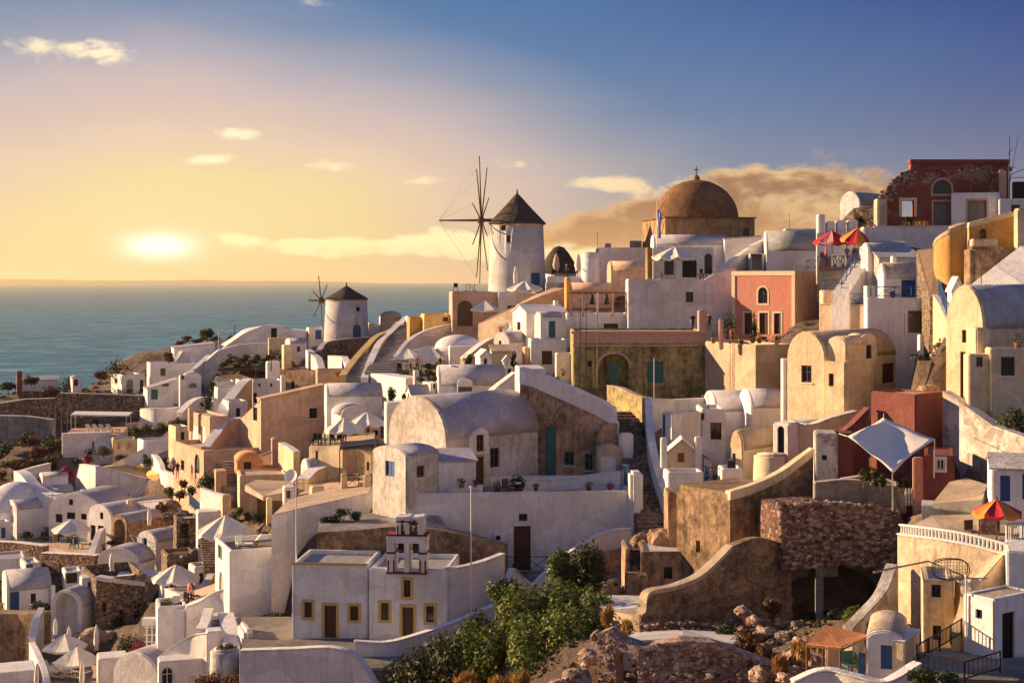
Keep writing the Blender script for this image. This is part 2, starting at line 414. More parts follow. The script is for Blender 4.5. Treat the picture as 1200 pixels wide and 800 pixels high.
def ray_face(root_loc, a, fc, px, py):
    """photo pixel -> (s, z) on a wall face of a thing at root_loc turned by a"""
    c, s = math.cos(-a), math.sin(-a)
    def loc(v): return Vector((c * v.x - s * v.y, s * v.x + c * v.y, v.z))
    o = loc(Vector((0, 0, CZ)) - root_loc); dv = loc(P(px, py, 1.0) - Vector((0, 0, CZ)))
    t = (fc.o - o).dot(fc.n) / dv.dot(fc.n); q = o + dv * t - fc.o
    return q.dot(fc.d), q.z

def H(name, label, cat, m, xs, ys, d, a=0.0, roof='flat', wins=(), dep=None, rise=None, skirt=5.0, par=.22, rm=None, bev=.07, over=0, group=None, reg=True, ab=False):
    xl, xe, xr = xs; yt, yb = ys; a = R(a)
    if a < 0 and xl is None: xl, xe, xr = xe, xr, None
    lf = a >= 0; az_ = math.atan((xe - CX) / F)
    if lf and not ab:       # turned relative to the line of sight where only one side is given
        if xl is None: a -= az_
        elif dep is not None: a = math.asin(max(0, min(.95, (xe - xl) * d / F / dep))) - az_
    c = P(xe, yb, d); h = (yb - yt) * d / F
    if dep is None and (xl if lf else xr) is None: dep = 3.0
    tn = lambda px: (px - CX) / F
    def run(px, ux, uy):      # distance along (ux,uy) from c until it meets column px
        t = tn(px); return (t * c.y - c.x) / (ux - t * uy)
    u = (math.cos(a), math.sin(a)); v = (-math.sin(a), math.cos(a))
    if lf:
        x0, x1 = 0.0, run(xr, *u); M = dep if dep is not None else run(xl, *v)
    else:
        x0, x1 = -run(xl, -u[0], -u[1]), 0.0; M = dep if dep is not None else run(xr, *v)
    if x1 - x0 < 0 or M < 0 or M > 60 or x1 - x0 > 60: print('BAD', name, label, round(x1 - x0, 1), round(M, 1))
    root = thing(name, label, cat, c, a, group)
    fA = Face((0, 0, 0), (1, 0, 0), (0, -1, 0)); fB = Face((x0, 0, 0), (0, -1, 0), (-1, 0, 0)); fC = Face((x1, 0, 0), (0, 1, 0), (1, 0, 0))
    FC = {'A': fA, 'B': fB, 'C': fC}
    bm = bmesh.new(); cut = bmesh.new(); used = False; NV = 12
    if roof in ('vx', 'vy'):
        W = M if roof == 'vx' else x1 - x0
        rs = rise if rise is not None else W * .45
        arc = [(W / 2 + W / 2 * math.cos(math.pi * i / NV), h + rs * math.sin(math.pi * i / NV)) for i in range(NV + 1)]
        pts = [(0, -skirt), (W, -skirt)] + arc
        if roof == 'vx': prism(bm, pts, lambda p, z: (x0, p, z), lambda p, z: (x1, p, z))
        else: prism(bm, pts, lambda p, z: (x0 + p, 0, z), lambda p, z: (x0 + p, M, z))
    elif roof in ('gx', 'gy'):
        W = M if roof == 'gx' else x1 - x0; rs = rise if rise is not None else W * .3
        pts = [(0, -skirt), (W, -skirt), (W, h), (W / 2, h + rs), (0, h)]
        if roof == 'gx': prism(bm, pts, lambda p, z: (x0, p, z), lambda p, z: (x1, p, z))
        else: prism(bm, pts, lambda p, z: (x0 + p, 0, z), lambda p, z: (x0 + p, M, z))
    elif roof == 'shed':      # rises towards the back by `rise`
        pts = [(0, -skirt), (M, -skirt), (M, h + rise), (0, h)]
        prism(bm, pts, lambda p, z: (x0, p, z), lambda p, z: (x1, p, z))
    elif roof == 'shedx':     # rises towards +x
        pts = [(x0, -skirt), (x1, -skirt), (x1, h + rise), (x0, h)]
        prism(bm, pts, lambda p, z: (p, 0, z), lambda p, z: (p, M, z))
    else:
        box(bm, x0, x1, 0, M, -skirt, h)
    recalc(bm); bevel(bm, bev)
    body = mobj('wall', bm, m, root)
    for w in wins:
        f = FC[w[0]]; px, py, ww, hh, kind = w[1:6]
        s0, z = ray_face(c, a, f, px - ww / 2, py); s1, _ = ray_face(c, a, f, px + ww / 2, py)
        _, zb = ray_face(c, a, f, px, py + hh / 2); _, zt = ray_face(c, a, f, px, py - hh / 2)
        opening(root, f, s0, s1, zb, zt, kind, w[6] if len(w) > 6 else None, w[7] if len(w) > 7 else None, cut); used = True
    if roof == 'flat' and par > 0 and (x1 - x0) > .9 and M > .9:
        t = .22; box(cut, x0 + t, x1 - t, t, M - t, h - par, h + .5); used = True
        bm = bmesh.new(); box(bm, x0 + t + .004, x1 - t - .004, t + .004, M - t - .004, h - par - .05, h - par + .03); mobj('roof', bm, rm or 'roofwhite', root)
    if roof in ('vx', 'vy'):
        W = M if roof == 'vx' else x1 - x0
        e = .03; bm = bmesh.new(); ins = .22
        arc0 = [(W / 2 + (W / 2 + e) * math.cos(math.pi * i / NV), h + (rs + e) * math.sin(math.pi * i / NV)) for i in range(NV + 1)]
        arc1 = [(W / 2 + (W / 2 - .06) * math.cos(math.pi * i / NV), h + (rs - .06) * math.sin(math.pi * i / NV)) for i in range(NV + 1)]
        if roof == 'vx': prism(bm, arc0 + arc1[::-1], lambda p, z: (x0 + ins, p, z), lambda p, z: (x1 + .05, p, z))
        else: prism(bm, arc0 + arc1[::-1], lambda p, z: (x0 + p, ins, z), lambda p, z: (x0 + p, M + .05, z))
        recalc(bm)
        for f in bm.faces:
            if len(f.verts) == 4: f.smooth = True
        mobj('roof', bm, rm or ('roofwhite' if m in ('white', 'oldwhite') else m), root)
    if roof in ('gx', 'gy', 'shed', 'shedx'):
        bm = bmesh.new(); o_ = .12; th = .09
        if roof == 'shed': q = [((0, 0), (M, 0))]; tp = [(-o_, h - o_ * rise / M), (M + .02, h + rise)]
        elif roof == 'shedx': tp = [(x0 - o_, h), (x1 + .02, h + rise)]
        elif roof == 'gx': tp = [(-o_, h - o_ * rs / (M / 2)), (M / 2, h + rs), (M + o_, h - o_ * rs / (M / 2))]
        else: tp = [(x0 - o_, h - o_ * rs * 2 / W), ((x0 + x1) / 2, h + rs), (x1 + o_, h - o_ * rs * 2 / W)]
        pts = [(p, z + .01) for p, z in tp] + [(p, z + th) for p, z in tp[::-1]]
        if roof in ('shed', 'gx'): prism(bm, pts, lambda p, z: (x0 - o_, p, z), lambda p, z: (x1 + o_, p, z))
        else: prism(bm, pts, lambda p, z: (p, -o_, z), lambda p, z: (p, M + .02, z))
        recalc(bm); mobj('roof', bm, rm or 'roofwhite', root)
    if used: BOOL.append((body, cut))
    else: cut.free()
    fp = []
    for lx, ly in ((x0, 0), (x1, 0), (x1, M), (x0, M)):
        wx, wy = c.x + u[0] * lx + v[0] * ly, c.y + u[1] * lx + v[1] * ly
        fp.append((wx, wy))
        if reg: REG.append((wx, wy, c.z - .05))
    for lx in np.arange(x0, x1, 2.5):
        if reg: REG.append((c.x + u[0] * lx, c.y + u[1] * lx, c.z - .05))
    FOOT.append((fp, c.z))
    pp = lambda q: (q[0] / q[1] * F + CX, q[1])
    if reg:
        for i, j in ((0, 1), (3, 0) if lf else (1, 2)):
            (pa, da), (pb, db) = pp(fp[i]), pp(fp[j]); SIGHT.append((pa, da, pb, db, c.z))
    HS.append((dict(x0=x0, x1=x1, c=c, u=u, v=v, h=h), xe, cat, reg))
    return dict(root=root, x0=x0, x1=x1, M=M, h=h, c=c, a=a, u=u, v=v, F=FC, body=body)

def spline(pts, n=5):
    P_ = [np.array(p, float) for p in pts]; P_ = [2 * P_[0] - P_[1]] + P_ + [2 * P_[-1] - P_[-2]]; out = []
    for i in range(1, len(P_) - 2):
        p0, p1, p2, p3 = P_[i - 1:i + 3]
        for k in range(n):
            t = k / n; out.append(.5 * ((2 * p1) + (-p0 + p2) * t + (2 * p0 - 5 * p1 + 4 * p2 - p3) * t * t + (-p0 + 3 * p1 - 3 * p2 + p3) * t ** 3))
    out.append(P_[-2]); return out

def WALL(label, m, pts, th=.45, smooth=True, cap='white', name='parapet', cat='wall', skirt=2.5, caph=.07, capw=.05, reg=True, group=None, cov=.0):
    """a free-standing or retaining wall; pts = (px, y top, y foot, distance)"""
    if smooth and len(pts) > 2: pts = spline(pts, 5)
    W = [P(p[0], p[1], p[3]) for p in pts]; B = [P(p[0], p[2], p[3]).z for p in pts]
    root = thing(name, label, cat, (W[0].x, W[0].y, B[0]), 0, group)
    o = root.location.copy(); n = len(W); off = []
    for i in range(n):
        t = (W[min(i + 1, n - 1)] - W[max(i - 1, 0)]); t.z = 0
        if t.length < 1e-6: t = Vector((1, 0, 0))
        t.normalize(); q = Vector((-t.y, t.x, 0))
        off.append(q)
    def strip(ztop, zbot, f, b, e0=0):
        bm = bmesh.new(); rows = []
        for i in range(n):
            k = W[i]; tt = Vector((0, 0, 0))
            if e0 and i in (0, n - 1):
                tt = (W[1] - W[0] if i == 0 else W[-1] - W[-2]); tt.z = 0; tt = tt.normalized() * (e0 * (-1 if i == 0 else 1))
            rows.append([bm.verts.new(Vector((k.x, k.y, z)) + off[i] * w + tt - o) for w, z in ((f, zbot(i)), (f, ztop(i)), (b, ztop(i)), (b, zbot(i)))])
        for a_, b_ in zip(rows, rows[1:]):
            for j in range(4): bm.faces.new((a_[j], b_[j], b_[(j + 1) % 4], a_[(j + 1) % 4]))
        bm.faces.new(rows[0][::-1]); bm.faces.new(rows[-1]); recalc(bm); return bm
    bm = strip(lambda i: W[i].z, lambda i: B[i] - skirt, 0, th); bevel(bm, .05)
    body = mobj('wall_body', bm, m, root)
    if cap:
        bm = strip(lambda i: W[i].z + caph, lambda i: W[i].z - (cov if cov else .01) , -capw, th + capw, .02); bevel(bm, .035)
        mobj('coping', bm, cap, root)
    if reg:
        for i in range(n): REG.append((W[i].x, W[i].y, B[i]))
        for i in range(n - 1): SIGHT.append((W[i].x / W[i].y * F + CX, W[i].y, W[i + 1].x / W[i + 1].y * F + CX, W[i + 1].y, (B[i] + B[i + 1]) / 2))
    return dict(root=root, W=W, B=B, off=off)

def SLAB(label, m, pts, h, name='terrace', cat='terrace', top=None, reg=True, kind=None, bev=.05, base=True):
    """a terrace or roof block whose top runs through the points (px, py, distance)"""
    W = [P(*p) for p in pts]; o = Vector((sum(w.x for w in W) / len(W), sum(w.y for w in W) / len(W), min(w.z for w in W) - h))
    root = thing(name, label, cat, o) if not kind else empty(name, o)
    if kind: put(root, label, cat, kind=kind)
    bm = bmesh.new(); n = len(W)
    a = [bm.verts.new(w - o) for w in W]; b = [bm.verts.new((w.x - o.x, w.y - o.y, 0)) for w in W]
    bm.faces.new(a); bm.faces.new(b[::-1])
    for i in range(n): bm.faces.new((a[i], b[i], b[(i + 1) % n], a[(i + 1) % n]))
    recalc(bm); bmesh.ops.triangulate(bm, faces=[f for f in bm.faces if len(f.verts) > 4]); bevel(bm, bev)
    mobj('base', bm, m, root)
    bm = bmesh.new(); cen = sum((w - o for w in W), Vector()) / n
    a = [bm.verts.new((w - o) + (cen - (w - o)) * .03 + Vector((0, 0, .006))) for w in W]; b = [bm.verts.new(v.co + Vector((0, 0, .035))) for v in a]
    bm.faces.new(b); bm.faces.new(a[::-1])
    for i in range(n): bm.faces.new((a[i], b[i], b[(i + 1) % n], a[(i + 1) % n]))
    recalc(bm); bmesh.ops.triangulate(bm, faces=[f for f in bm.faces if len(f.verts) > 4])
    mobj('floor', bm, top or m, root)
    for w in W:
        if reg: REG.append((w.x, w.y, max(w.z - h, w.z - 1.0) - .3))
    FOOT.append(([(w.x, w.y) for w in W], min(w.z for w in W) - .25))
    return root

def STAIRS(label, m, p0, p1, width, n, name='staircase', deep=1.2, top=None, group=None):
    a, b = P(*p0), P(*p1); dr = Vector((b.x - a.x, b.y - a.y, 0)); L = dr.length; ang = math.atan2(dr.y, dr.x)
    root = thing(name, label, 'stairs', a, ang, group); rise = (b.z - a.z) / n; run = L / n
    bm = bmesh.new(); box(bm, 0, run + .25, -width / 2, width / 2, -deep, rise); bevel(bm, .03); 
    me = None
    for i in range(n):
        if me is None: s = mobj('step', bm, m, root); me = s.data
        else: s = mobj('step', me, None, root)
        s.location = (i * run, rnd.uniform(-.03, .03), i * rise)
    for i in range(n + 1):
        q = a + (b - a) * (i / n); REG.append((q.x, q.y, q.z - .7))
    pv = Vector((-dr.y, dr.x, 0)).normalized() * width / 2
    for i in range(n):
        q = a + (b - a) * (i / n); q2 = a + (b - a) * ((i + 1) / n)
        FOOT.append(([((q + pv).x, (q + pv).y), ((q - pv).x, (q - pv).y), ((q2 - pv).x, (q2 - pv).y), ((q2 + pv).x, (q2 + pv).y)], q.z - .15))
    return root

def UMB(label, px, py, d, wpx, drop, ybase, sides=8, m='canvas', group='parasols', name='parasol', rz=None, tilt=0, m2=None):
    """open parasol: apex at the pixel, canopy wpx wide, rim `drop` px below the apex"""
    top = P(px, py, d); r = wm(wpx, d) / 2; dz = wm(drop, d) + .0; base = P(px, ybase, d)
    root = thing(name, label, 'parasol', base, rz if rz is not None else rnd.uniform(0, 1), group); hh = top.z - base.z
    bm = bmesh.new(); K = 5; rings = []
    for k in range(K + 1):
        t = k / K; row = []
        for i in range(sides * 4):
            an = 2 * math.pi * i / (sides * 4); fr = (i % 4) / 4.0
            poly = math.cos(math.pi / sides) / math.cos((an % (2 * math.pi / sides)) - math.pi / sides)
            sag = -.11 * r * math.sin(math.pi * fr) * t
            rr = max(.02, r * t) * (poly if sides < 6 else 1 - (1 - poly) * .9)
            row.append(bm.verts.new((rr * math.cos(an), rr * math.sin(an), hh - dz * (t ** 1.12) + sag + rnd.gauss(0, .012) * r * t)))
        rings.append(row)
    rings.append([bm.verts.new(v.co + Vector((0, 0, -.16))) for v in rings[-1]])   # valance
    for a_, b_ in zip(rings, rings[1:]):
        for i in range(len(a_)): bm.faces.new((a_[i], a_[(i + 1) % len(a_)], b_[(i + 1) % len(a_)], b_[i]))
    bm.faces.new(rings[0][::-1]); recalc(bm)
    bm.faces.ensure_lookup_table()
    for q, f in enumerate(bm.faces): f.material_index = int(m2 is not None and len(f.verts) == 4 and ((math.atan2(f.calc_center_median().y, f.calc_center_median().x) + 6.2832) * sides / 6.2832) % 2 < 1)
    cn = mobj('canopy', bm, m, root); m2 and cn.data.materials.append(MATS[m2]); md = cn.modifiers.new('thick', 'SOLIDIFY'); md.thickness = .02
    bm = bmesh.new(); tube(bm, (0, 0, -.3), (0, 0, hh - .02), .035, .03, 8); mobj('pole', bm, 'timber', root)
    bm = bmesh.new(); lathe(bm, [(.0, hh + .16), (.05, hh + .1), (.05, hh + .02), (.0, hh - .01)], 8); mobj('finial', bm, 'timber', root)
    bm = bmesh.new()
    for i in range(sides):
        an = 2 * math.pi * i / sides; tube(bm, (0, 0, hh - .06), (r * .97 * math.cos(an), r * .97 * math.sin(an), hh - dz - .03), .015, .012, 4)
    mobj('ribs', bm, 'timber', root)
    if tilt: root.rotation_euler.x = R(tilt)
    return root
def FOLDED(label, px, py, ybase, d, wpx=6, m='canvas', group='folded parasols'):
    top = P(px, py, d); base = P(px, ybase, d); r = wm(wpx, d) / 2; hh = top.z - base.z
    root = thing('folded_parasol', label, 'parasol', base, 0, group)
    bm = bmesh.new(); prof = [(.02, hh), (r * .45, hh * .93), (r * .85, hh * .75), (r, hh * .5), (r * .75, hh * .34), (r * .95, hh * .26), (.03, hh * .25)]
    lathe(bm, prof, 12, jit=.16); recalc(bm); mobj('canopy', bm, m, root)
    bm = bmesh.new(); tube(bm, (0, 0, -.2), (0, 0, hh * .99), .035, None, 8); mobj('pole', bm, 'timber', root)
    bm = bmesh.new(); lathe(bm, [(0, .08), (.25, .06), (.28, 0), (0, -.05)], 10); recalc(bm); mobj('foot', bm, 'concrete', root)
    return root

def leaves(bm, cen, rad, n, size, flat=.0, up=False):
    cen = Vector(cen); 
    for _ in range(n):
        while True:
            q = Vector((rnd.uniform(-1, 1), rnd.uniform(-1, 1), rnd.uniform(-1, 1)))
            if q.length < 1 and (q.length > .35 or rnd.random() < .4): break
        p = cen + Vector((q.x * rad[0], q.y * rad[1], q.z * rad[2]))
        s = size * rnd.uniform(.6, 1.4)
        if up: ax = Vector((rnd.uniform(-.5, .5), rnd.uniform(-.5, .5), 1)).normalized(); w = ax.orthogonal().normalized(); w = Matrix.Rotation(rnd.uniform(0, 6.28), 3, ax) @ w; a_, b_ = ax * s * 2.2, w * s * .28
        else:
            nn = (q.normalized() + Vector((rnd.uniform(-1, 1), rnd.uniform(-1, 1), rnd.uniform(-.3, 1.2)))).normalized(); a_ = Matrix.Rotation(rnd.uniform(0, 6.28), 3, nn) @ nn.orthogonal().normalized() * s; b_ = nn.cross(a_) * .55
        vs = [bm.verts.new(p + k) for k in (-a_, -b_, a_, b_)]
        bm.faces.new(vs)
def BUSH(label, px, py, d, rx, ry, n=500, size=.10, m='shrub', name='shrub', cat='shrub', lumps=7, stems=4, group=None, up=False, base=True, seed=None):
    """px,py is the middle of the crown's foot; rx, ry half-width and full height in pixels"""
    c = P(px, py, d); rx, ry = wm(rx, d), wm(ry, d)
    root = thing(name, label, cat, c, 0, group); bm = bmesh.new()
    for k in range(lumps):
        f = rnd.uniform(.4, .65); an = rnd.uniform(0, 6.28); q = rnd.uniform(.1, .62)
        cc = (math.cos(an) * rx * q, math.sin(an) * rx * q, ry * rnd.uniform(.2, .7))
        leaves(bm, cc, (rx * f, rx * f, ry * f * .62), n // lumps, size, up=up)
    mobj('crown', bm, m, root)
    bm = bmesh.new()
    for k in range(stems):
        an = rnd.uniform(0, 6.28); tube(bm, (0, 0, -.3), (math.cos(an) * rx * .5, math.sin(an) * rx * .5, ry * .65), max(.02, ry * .025), .012, 5)
    mobj('stem', bm, 'timber', root)
    return root
def POTPLANT(label, px, py, d, hpx, m='leaf', group=None):
    c = P(px, py, d); h = wm(hpx, d); root = thing('potted_plant', label, 'potted plant', c, 0, group)
    bm = bmesh.new(); r = min(.22, h * .3); lathe(bm, [(0, 0), (r * .7, 0), (r, h * .35), (r * 1.1, h * .36), (r * 1.1, h * .42), (r * .8, h * .42), (0, h * .38)], 12); recalc(bm); mobj('pot', bm, 'terracotta', root)
    bm = bmesh.new(); leaves(bm, (0, 0, h * .72), (r * 1.6, r * 1.6, h * .36), 70, .07); mobj('plant', bm, m, root); return root

def RAIL(label, m, pts, hpx, name='railing', cat='railing', cross=True, post=1.3, bar=.028, group=None):
    """pts (px, y foot, distance); posts, two rails and crossed bracing"""
    W = [P(*p) for p in pts]; h = wm(hpx, pts[0][2]); root = thing(name, label, cat, W[0], 0, group); o = W[0]
    for a, b in zip(W, W[1:]):
        L = (b - a).length; k = max(1, round(L / post)); 
        for i in range(k + 1):
            q = a + (b - a) * (i / k) - o; bm = bmesh.new(); tube(bm, q - Vector((0, 0, .1)), q + Vector((0, 0, h + .04)), bar * 1.25, None, 6); mobj('post', bm, m, root)
        for z in (h, h * .14):
            bm = bmesh.new(); tube(bm, a - o + Vector((0, 0, z)), b - o + Vector((0, 0, z)), bar * 1.1, None, 6); mobj('rail', bm, m, root)
        bm = bmesh.new()
        for i in range(k):
            q, r_ = a + (b - a) * (i / k) - o, a + (b - a) * ((i + 1) / k) - o
            if cross:
                tube(bm, q + Vector((0, 0, h * .14)), r_ + Vector((0, 0, h)), bar * .7, None, 5); tube(bm, r_ + Vector((0, 0, h * .14)), q + Vector((0, 0, h)), bar * .7, None, 5)
            else:
                for j in range(1, 8):
                    w = q + (r_ - q) * (j / 8); tube(bm, w + Vector((0, 0, h * .14)), w + Vector((0, 0, h)), bar * .55, None, 5)
        mobj('bracing', bm, m, root)
    return root
def POLE(label, px, yt, yb, d, r=.045, m='plastic', name='pole', cat='pole'):
    b = P(px, yb, d); t = P(px, yt, d); root = thing(name, label, cat, b)
    bm = bmesh.new(); tube(bm, (0, 0, -.5), (0, 0, t.z - b.z), r, r * .8, 8); mobj('shaft', bm, m, root)
    bm = bmesh.new(); lathe(bm, [(0, t.z - b.z + .12), (r * 1.7, t.z - b.z + .06), (r * 1.7, t.z - b.z), (0, t.z - b.z - .02)], 8); recalc(bm); mobj('cap', bm, m, root); return root
def DISH(label, px, py, d, rpx, yb, face=-20):
    c = P(px, py, d); b = P(px, yb, d); r = wm(rpx, d); root = thing('satellite_dish', label, 'satellite dish', b, 0)
    z = c.z - b.z; M = Matrix.Translation((0, -.12, z)) @ Matrix.Rotation(R(face), 4, 'Z') @ Matrix.Rotation(R(70), 4, 'X')
    bm = bmesh.new(); prof = [(0, -.2 * r)] + [(r * t, -.2 * r * (1 - t * t)) for t in (.3, .6, .85, 1)] + [(r, .02), (r * .8, -.03), (0, -.2 * r + .03)][:1]
    lathe(bm, prof, 20, M); recalc(bm); o = mobj('reflector', bm, 'plastic', root); o.modifiers.new('t', 'SOLIDIFY').thickness = .02
    bm = bmesh.new(); tube(bm, (0, 0, -.3), (0, 0, z), .035, None, 8); tube(bm, M @ Vector((0, -r, 0)), M @ Vector((0, 0, r * .9)), .015, None, 5); mobj('mast', bm, 'steel', root); return root

def copytree(o, loc, rz, label=None, parent=None, group=None):
    c = o.copy(); COL.objects.link(c)
    if parent is None: c.location = loc; c.rotation_euler = (0, 0, rz)
    else: c.parent = parent
    if label: c['label'] = label
    if group: c['group'] = group
    for ch in list(o.children): copytree(ch, None, 0, parent=c)
    return c
PROTO = {}
def FURN(kind, label, px, py, d, rz=0.0, group=None, m=None):
    """chair, table, lounger: built once, then copied"""
    loc = P(px, py, d); key = (kind, m)
    if key in PROTO: return copytree(PROTO[key], loc, rz, label, group=group)
    root = thing(kind, label, {'sun_lounger': 'sun lounger'}.get(kind, kind), loc, rz, group); PROTO[key] = root
    if kind == 'chair':
        mm = m or 'timber'
        bm = bmesh.new(); box(bm, -.25, .25, -.25, .25, .42, .48); mobj('seat', bm, mm, root)
        bm = bmesh.new(); box(bm, -.25, .25, .22, .27, .5, .95); mobj('backrest', bm, mm, root)
        for x in (-.22, .22):
            for y in (-.22, .22):
                bm = bmesh.new(); box(bm, x - .025, x + .025, y - .025, y + .025, -.02, .42); mobj('leg', bm, mm, root)
    elif kind == 'table':
        bm = bmesh.new(); box(bm, -.4, .4, -.4, .4, .71, .75); mobj('table_top', bm, m or 'whitetrim', root)
        bm = bmesh.new(); tube(bm, (0, 0, 0), (0, 0, .71), .04); mobj('leg', bm, 'iron', root)
        bm = bmesh.new(); box(bm, -.25, .25, -.25, .25, -.02, .03); mobj('foot', bm, 'iron', root)
    else:
        bm = bmesh.new(); box(bm, -.33, .33, -.95, .35, .28, .38); mobj('seat', bm, m or 'canvas', root)
        bm = bmesh.new(); box(bm, -.33, .33, 0, .75, -.04, .05, Matrix.Translation((0, .36, .36)) @ Matrix.Rotation(R(50), 4, 'X')); mobj('backrest', bm, m or 'canvas', root)
        for x in (-.28, .28):
            for y in (-.85, .3):
                bm = bmesh.new(); box(bm, x - .03, x + .03, y - .03, y + .03, -.02, .28); mobj('leg', bm, 'timber', root)
    return root
def PERSON(label, px, py, d, rz, top='purplecloth', legs='navy', hair='black'):
    loc = P(px, py, d); root = thing('person', label, 'person', loc, rz)
    V = [(0, 0, .95), (0, 0, 1.2), (0, .01, 1.42), (0, .01, 1.52), (0, -.01, 1.62), (0, -.01, 1.72),
         (-.19, 0, 1.4), (-.25, .04, 1.15), (-.24, -.06, .92), (-.24, -.1, .82), (.19, 0, 1.4), (.26, .03, 1.15), (.23, -.1, .93), (.22, -.14, .84),
         (-.1, 0, .88), (-.11, -.05, .5), (-.11, .03, .08), (-.11, -.13, .03), (.1, 0, .88), (.11, .1, .5), (.11, .22, .1), (.11, .08, .03)]
    E = [(0, 1), (1, 2), (2, 3), (3, 4), (4, 5), (2, 6), (6, 7), (7, 8), (8, 9), (2, 10), (10, 11), (11, 12), (12, 13), (0, 14), (14, 15), (15, 16), (16, 17), (0, 18), (18, 19), (19, 20), (20, 21)]
    r = [.14, .14, .14, .06, .1, .085, .075, .05, .04, .04, .075, .05, .04, .04, .1, .07, .045, .04, .1, .07, .045, .04]
    me = bpy.data.meshes.new('body'); me.from_pydata(V, E, []); tmp = bpy.data.objects.new('tmp_body', me); COL.objects.link(tmp)
    md = tmp.modifiers.new('s', 'SKIN'); tmp.modifiers.new('u', 'SUBSURF').levels = 1
    for i, k in enumerate(r): me.skin_vertices[0].data[i].radius = (k, k * .8)
    me.skin_vertices[0].data[0].use_root = True
    dg = bpy.context.evaluated_depsgraph_get(); ev = tmp.evaluated_get(dg); m2 = bpy.data.meshes.new_from_object(ev); bpy.data.objects.remove(tmp)
    for k in ('skin', top, legs, hair): m2.materials.append(MATS[k])
    for p in m2.polygons:
        z = p.center.z; p.use_smooth = True
        p.material_index = (3 if (z > 1.64 or (z > 1.55 and p.center.y > .04)) else 0) if z > 1.47 else (0 if abs(p.center.x) > .2 and z < 1.12 else (1 if z > .92 else (2 if z > .08 else 3)))
    mobj('body', m2, None, root); return root
STONE = None
def stone_mesh():
    bm = bmesh.new(); bmesh.ops.create_icosphere(bm, subdivisions=1, radius=1); return [v.co.copy() for v in bm.verts], [[v.index for v in f.verts] for f in bm.faces]
SV, SF = stone_mesh()
def stones_on(parent, fn, n, smin, smax, mat='loosestone', name='stones'):
    """many small stones set into a wall face; fn() -> (centre, out normal) in the parent's space"""
    vs, fs = [], []
    for _ in range(n):
        c, nn = fn(); nn = Vector(nn); t = nn.orthogonal().normalized(); b = nn.cross(t); s = rnd.uniform(smin, smax); an = rnd.uniform(-.4, .4)
        ax, ay, az_ = s * rnd.uniform(.8, 1.5), s * rnd.uniform(.55, .9), s * rnd.uniform(.25, .5)
        up = Vector((0, 0, 1)); up = (up - nn * up.dot(nn)).normalized() if abs(nn.z) < .95 else t; sd_ = nn.cross(up)
        k = len(vs)
        for q in SV:
            j = rnd.uniform(.78, 1.15)
            x_, y_ = q.x * ax * j, q.y * ay * j
            x_, y_ = x_ * math.cos(an) - y_ * math.sin(an), x_ * math.sin(an) + y_ * math.cos(an)
            vs.append(Vector(c) + sd_ * x_ + up * y_ + nn * q.z * az_ * j)
        fs += [[i + k for i in f] for f in SF]
    me = bpy.data.meshes.new(name); me.from_pydata(vs, [], fs); o = mobj(name, me, mat, parent); o['kind'] = 'stuff'; return o
def wall_stones(w, n, smin=.09, smax=.2, ytop=0.0, zlow=None, mat='loosestone', t0=0, t1=1):
    W, B, off, o = w['W'], w['B'], w['off'], w['root'].location
    cl = [0]
    for a, b in zip(W, W[1:]): cl.append(cl[-1] + (b - a).length)
    def fn():
        s = rnd.uniform(t0, t1) * cl[-1]; i = max(k for k in range(len(cl) - 1) if cl[k] <= s); t = (s - cl[i]) / max(1e-6, cl[i + 1] - cl[i])
        p = W[i].lerp(W[i + 1], t); zb = B[i] * (1 - t) + B[i + 1] * t; q = off[i].lerp(off[i + 1], t).normalized()
        z = rnd.uniform(zb, p.z - ytop); return Vector((p.x, p.y, z)) - o, -q
    return stones_on(w['root'], fn, n, smin, smax, mat)
def face_stones(hs, face, n, smin=.1, smax=.22, mat='loosestone', z0=None, z1=None, zf=None):
    f = hs['F'][face]; lo, hi = (hs['x0'], hs['x1']) if face == 'A' else ((-hs['M'], 0) if face == 'B' else (0, hs['M']))
    def fn():
        return f.at(rnd.uniform(lo, hi), rnd.uniform(0 if z0 is None else z0, hs['h'] if z1 is None else z1)), f.n
    return stones_on(hs['root'], fn, n, smin, smax, mat)
def ROCK(label, px, py, d, rpx, m='brown', group=None, sq=.8):
    c = P(px, py, d); r = wm(rpx, d); root = None
    bm = bmesh.new(); bmesh.ops.create_icosphere(bm, subdivisions=3, radius=1)
    off = Vector((rnd.uniform(0, 99), rnd.uniform(0, 99), 0))
    from mathutils import noise as mn
    for v in bm.verts:
        q = v.co * (1 + .45 * mn.noise(v.co * 1.3 + off) + .2 * mn.noise(v.co * 3.1 + off)); v.co = Vector((q.x * r, q.y * r, q.z * r * sq))
    o = mobj('boulder', bm, m); o.location = c; put(o, label, 'rock', group)
    return o

def finish_booleans():
    tmp = []
    for o, cb in BOOL:
        recalc(cb); me = bpy.data.meshes.new('c'); cb.to_mesh(me); cb.free(); c = bpy.data.objects.new('c', me); COL.objects.link(c)
        c.parent = o.parent; c.matrix_basis = o.matrix_basis.copy(); tmp.append(c)
        md = o.modifiers.new('b', 'BOOLEAN'); md.operation = 'DIFFERENCE'; md.object = c; md.solver = 'EXACT'
    dg = bpy.context.evaluated_depsgraph_get(); new = []
    for o, _ in BOOL: new.append(bpy.data.meshes.new_from_object(o.evaluated_get(dg)))
    for (o, _), me in zip(BOOL, new):
        if len(me.polygons): o.modifiers.clear(); o.data = me
        else: print('EMPTY BOOL', o.parent.name, o.parent.get('label')); o.modifiers.clear()
    for c in tmp: bpy.data.objects.remove(c)

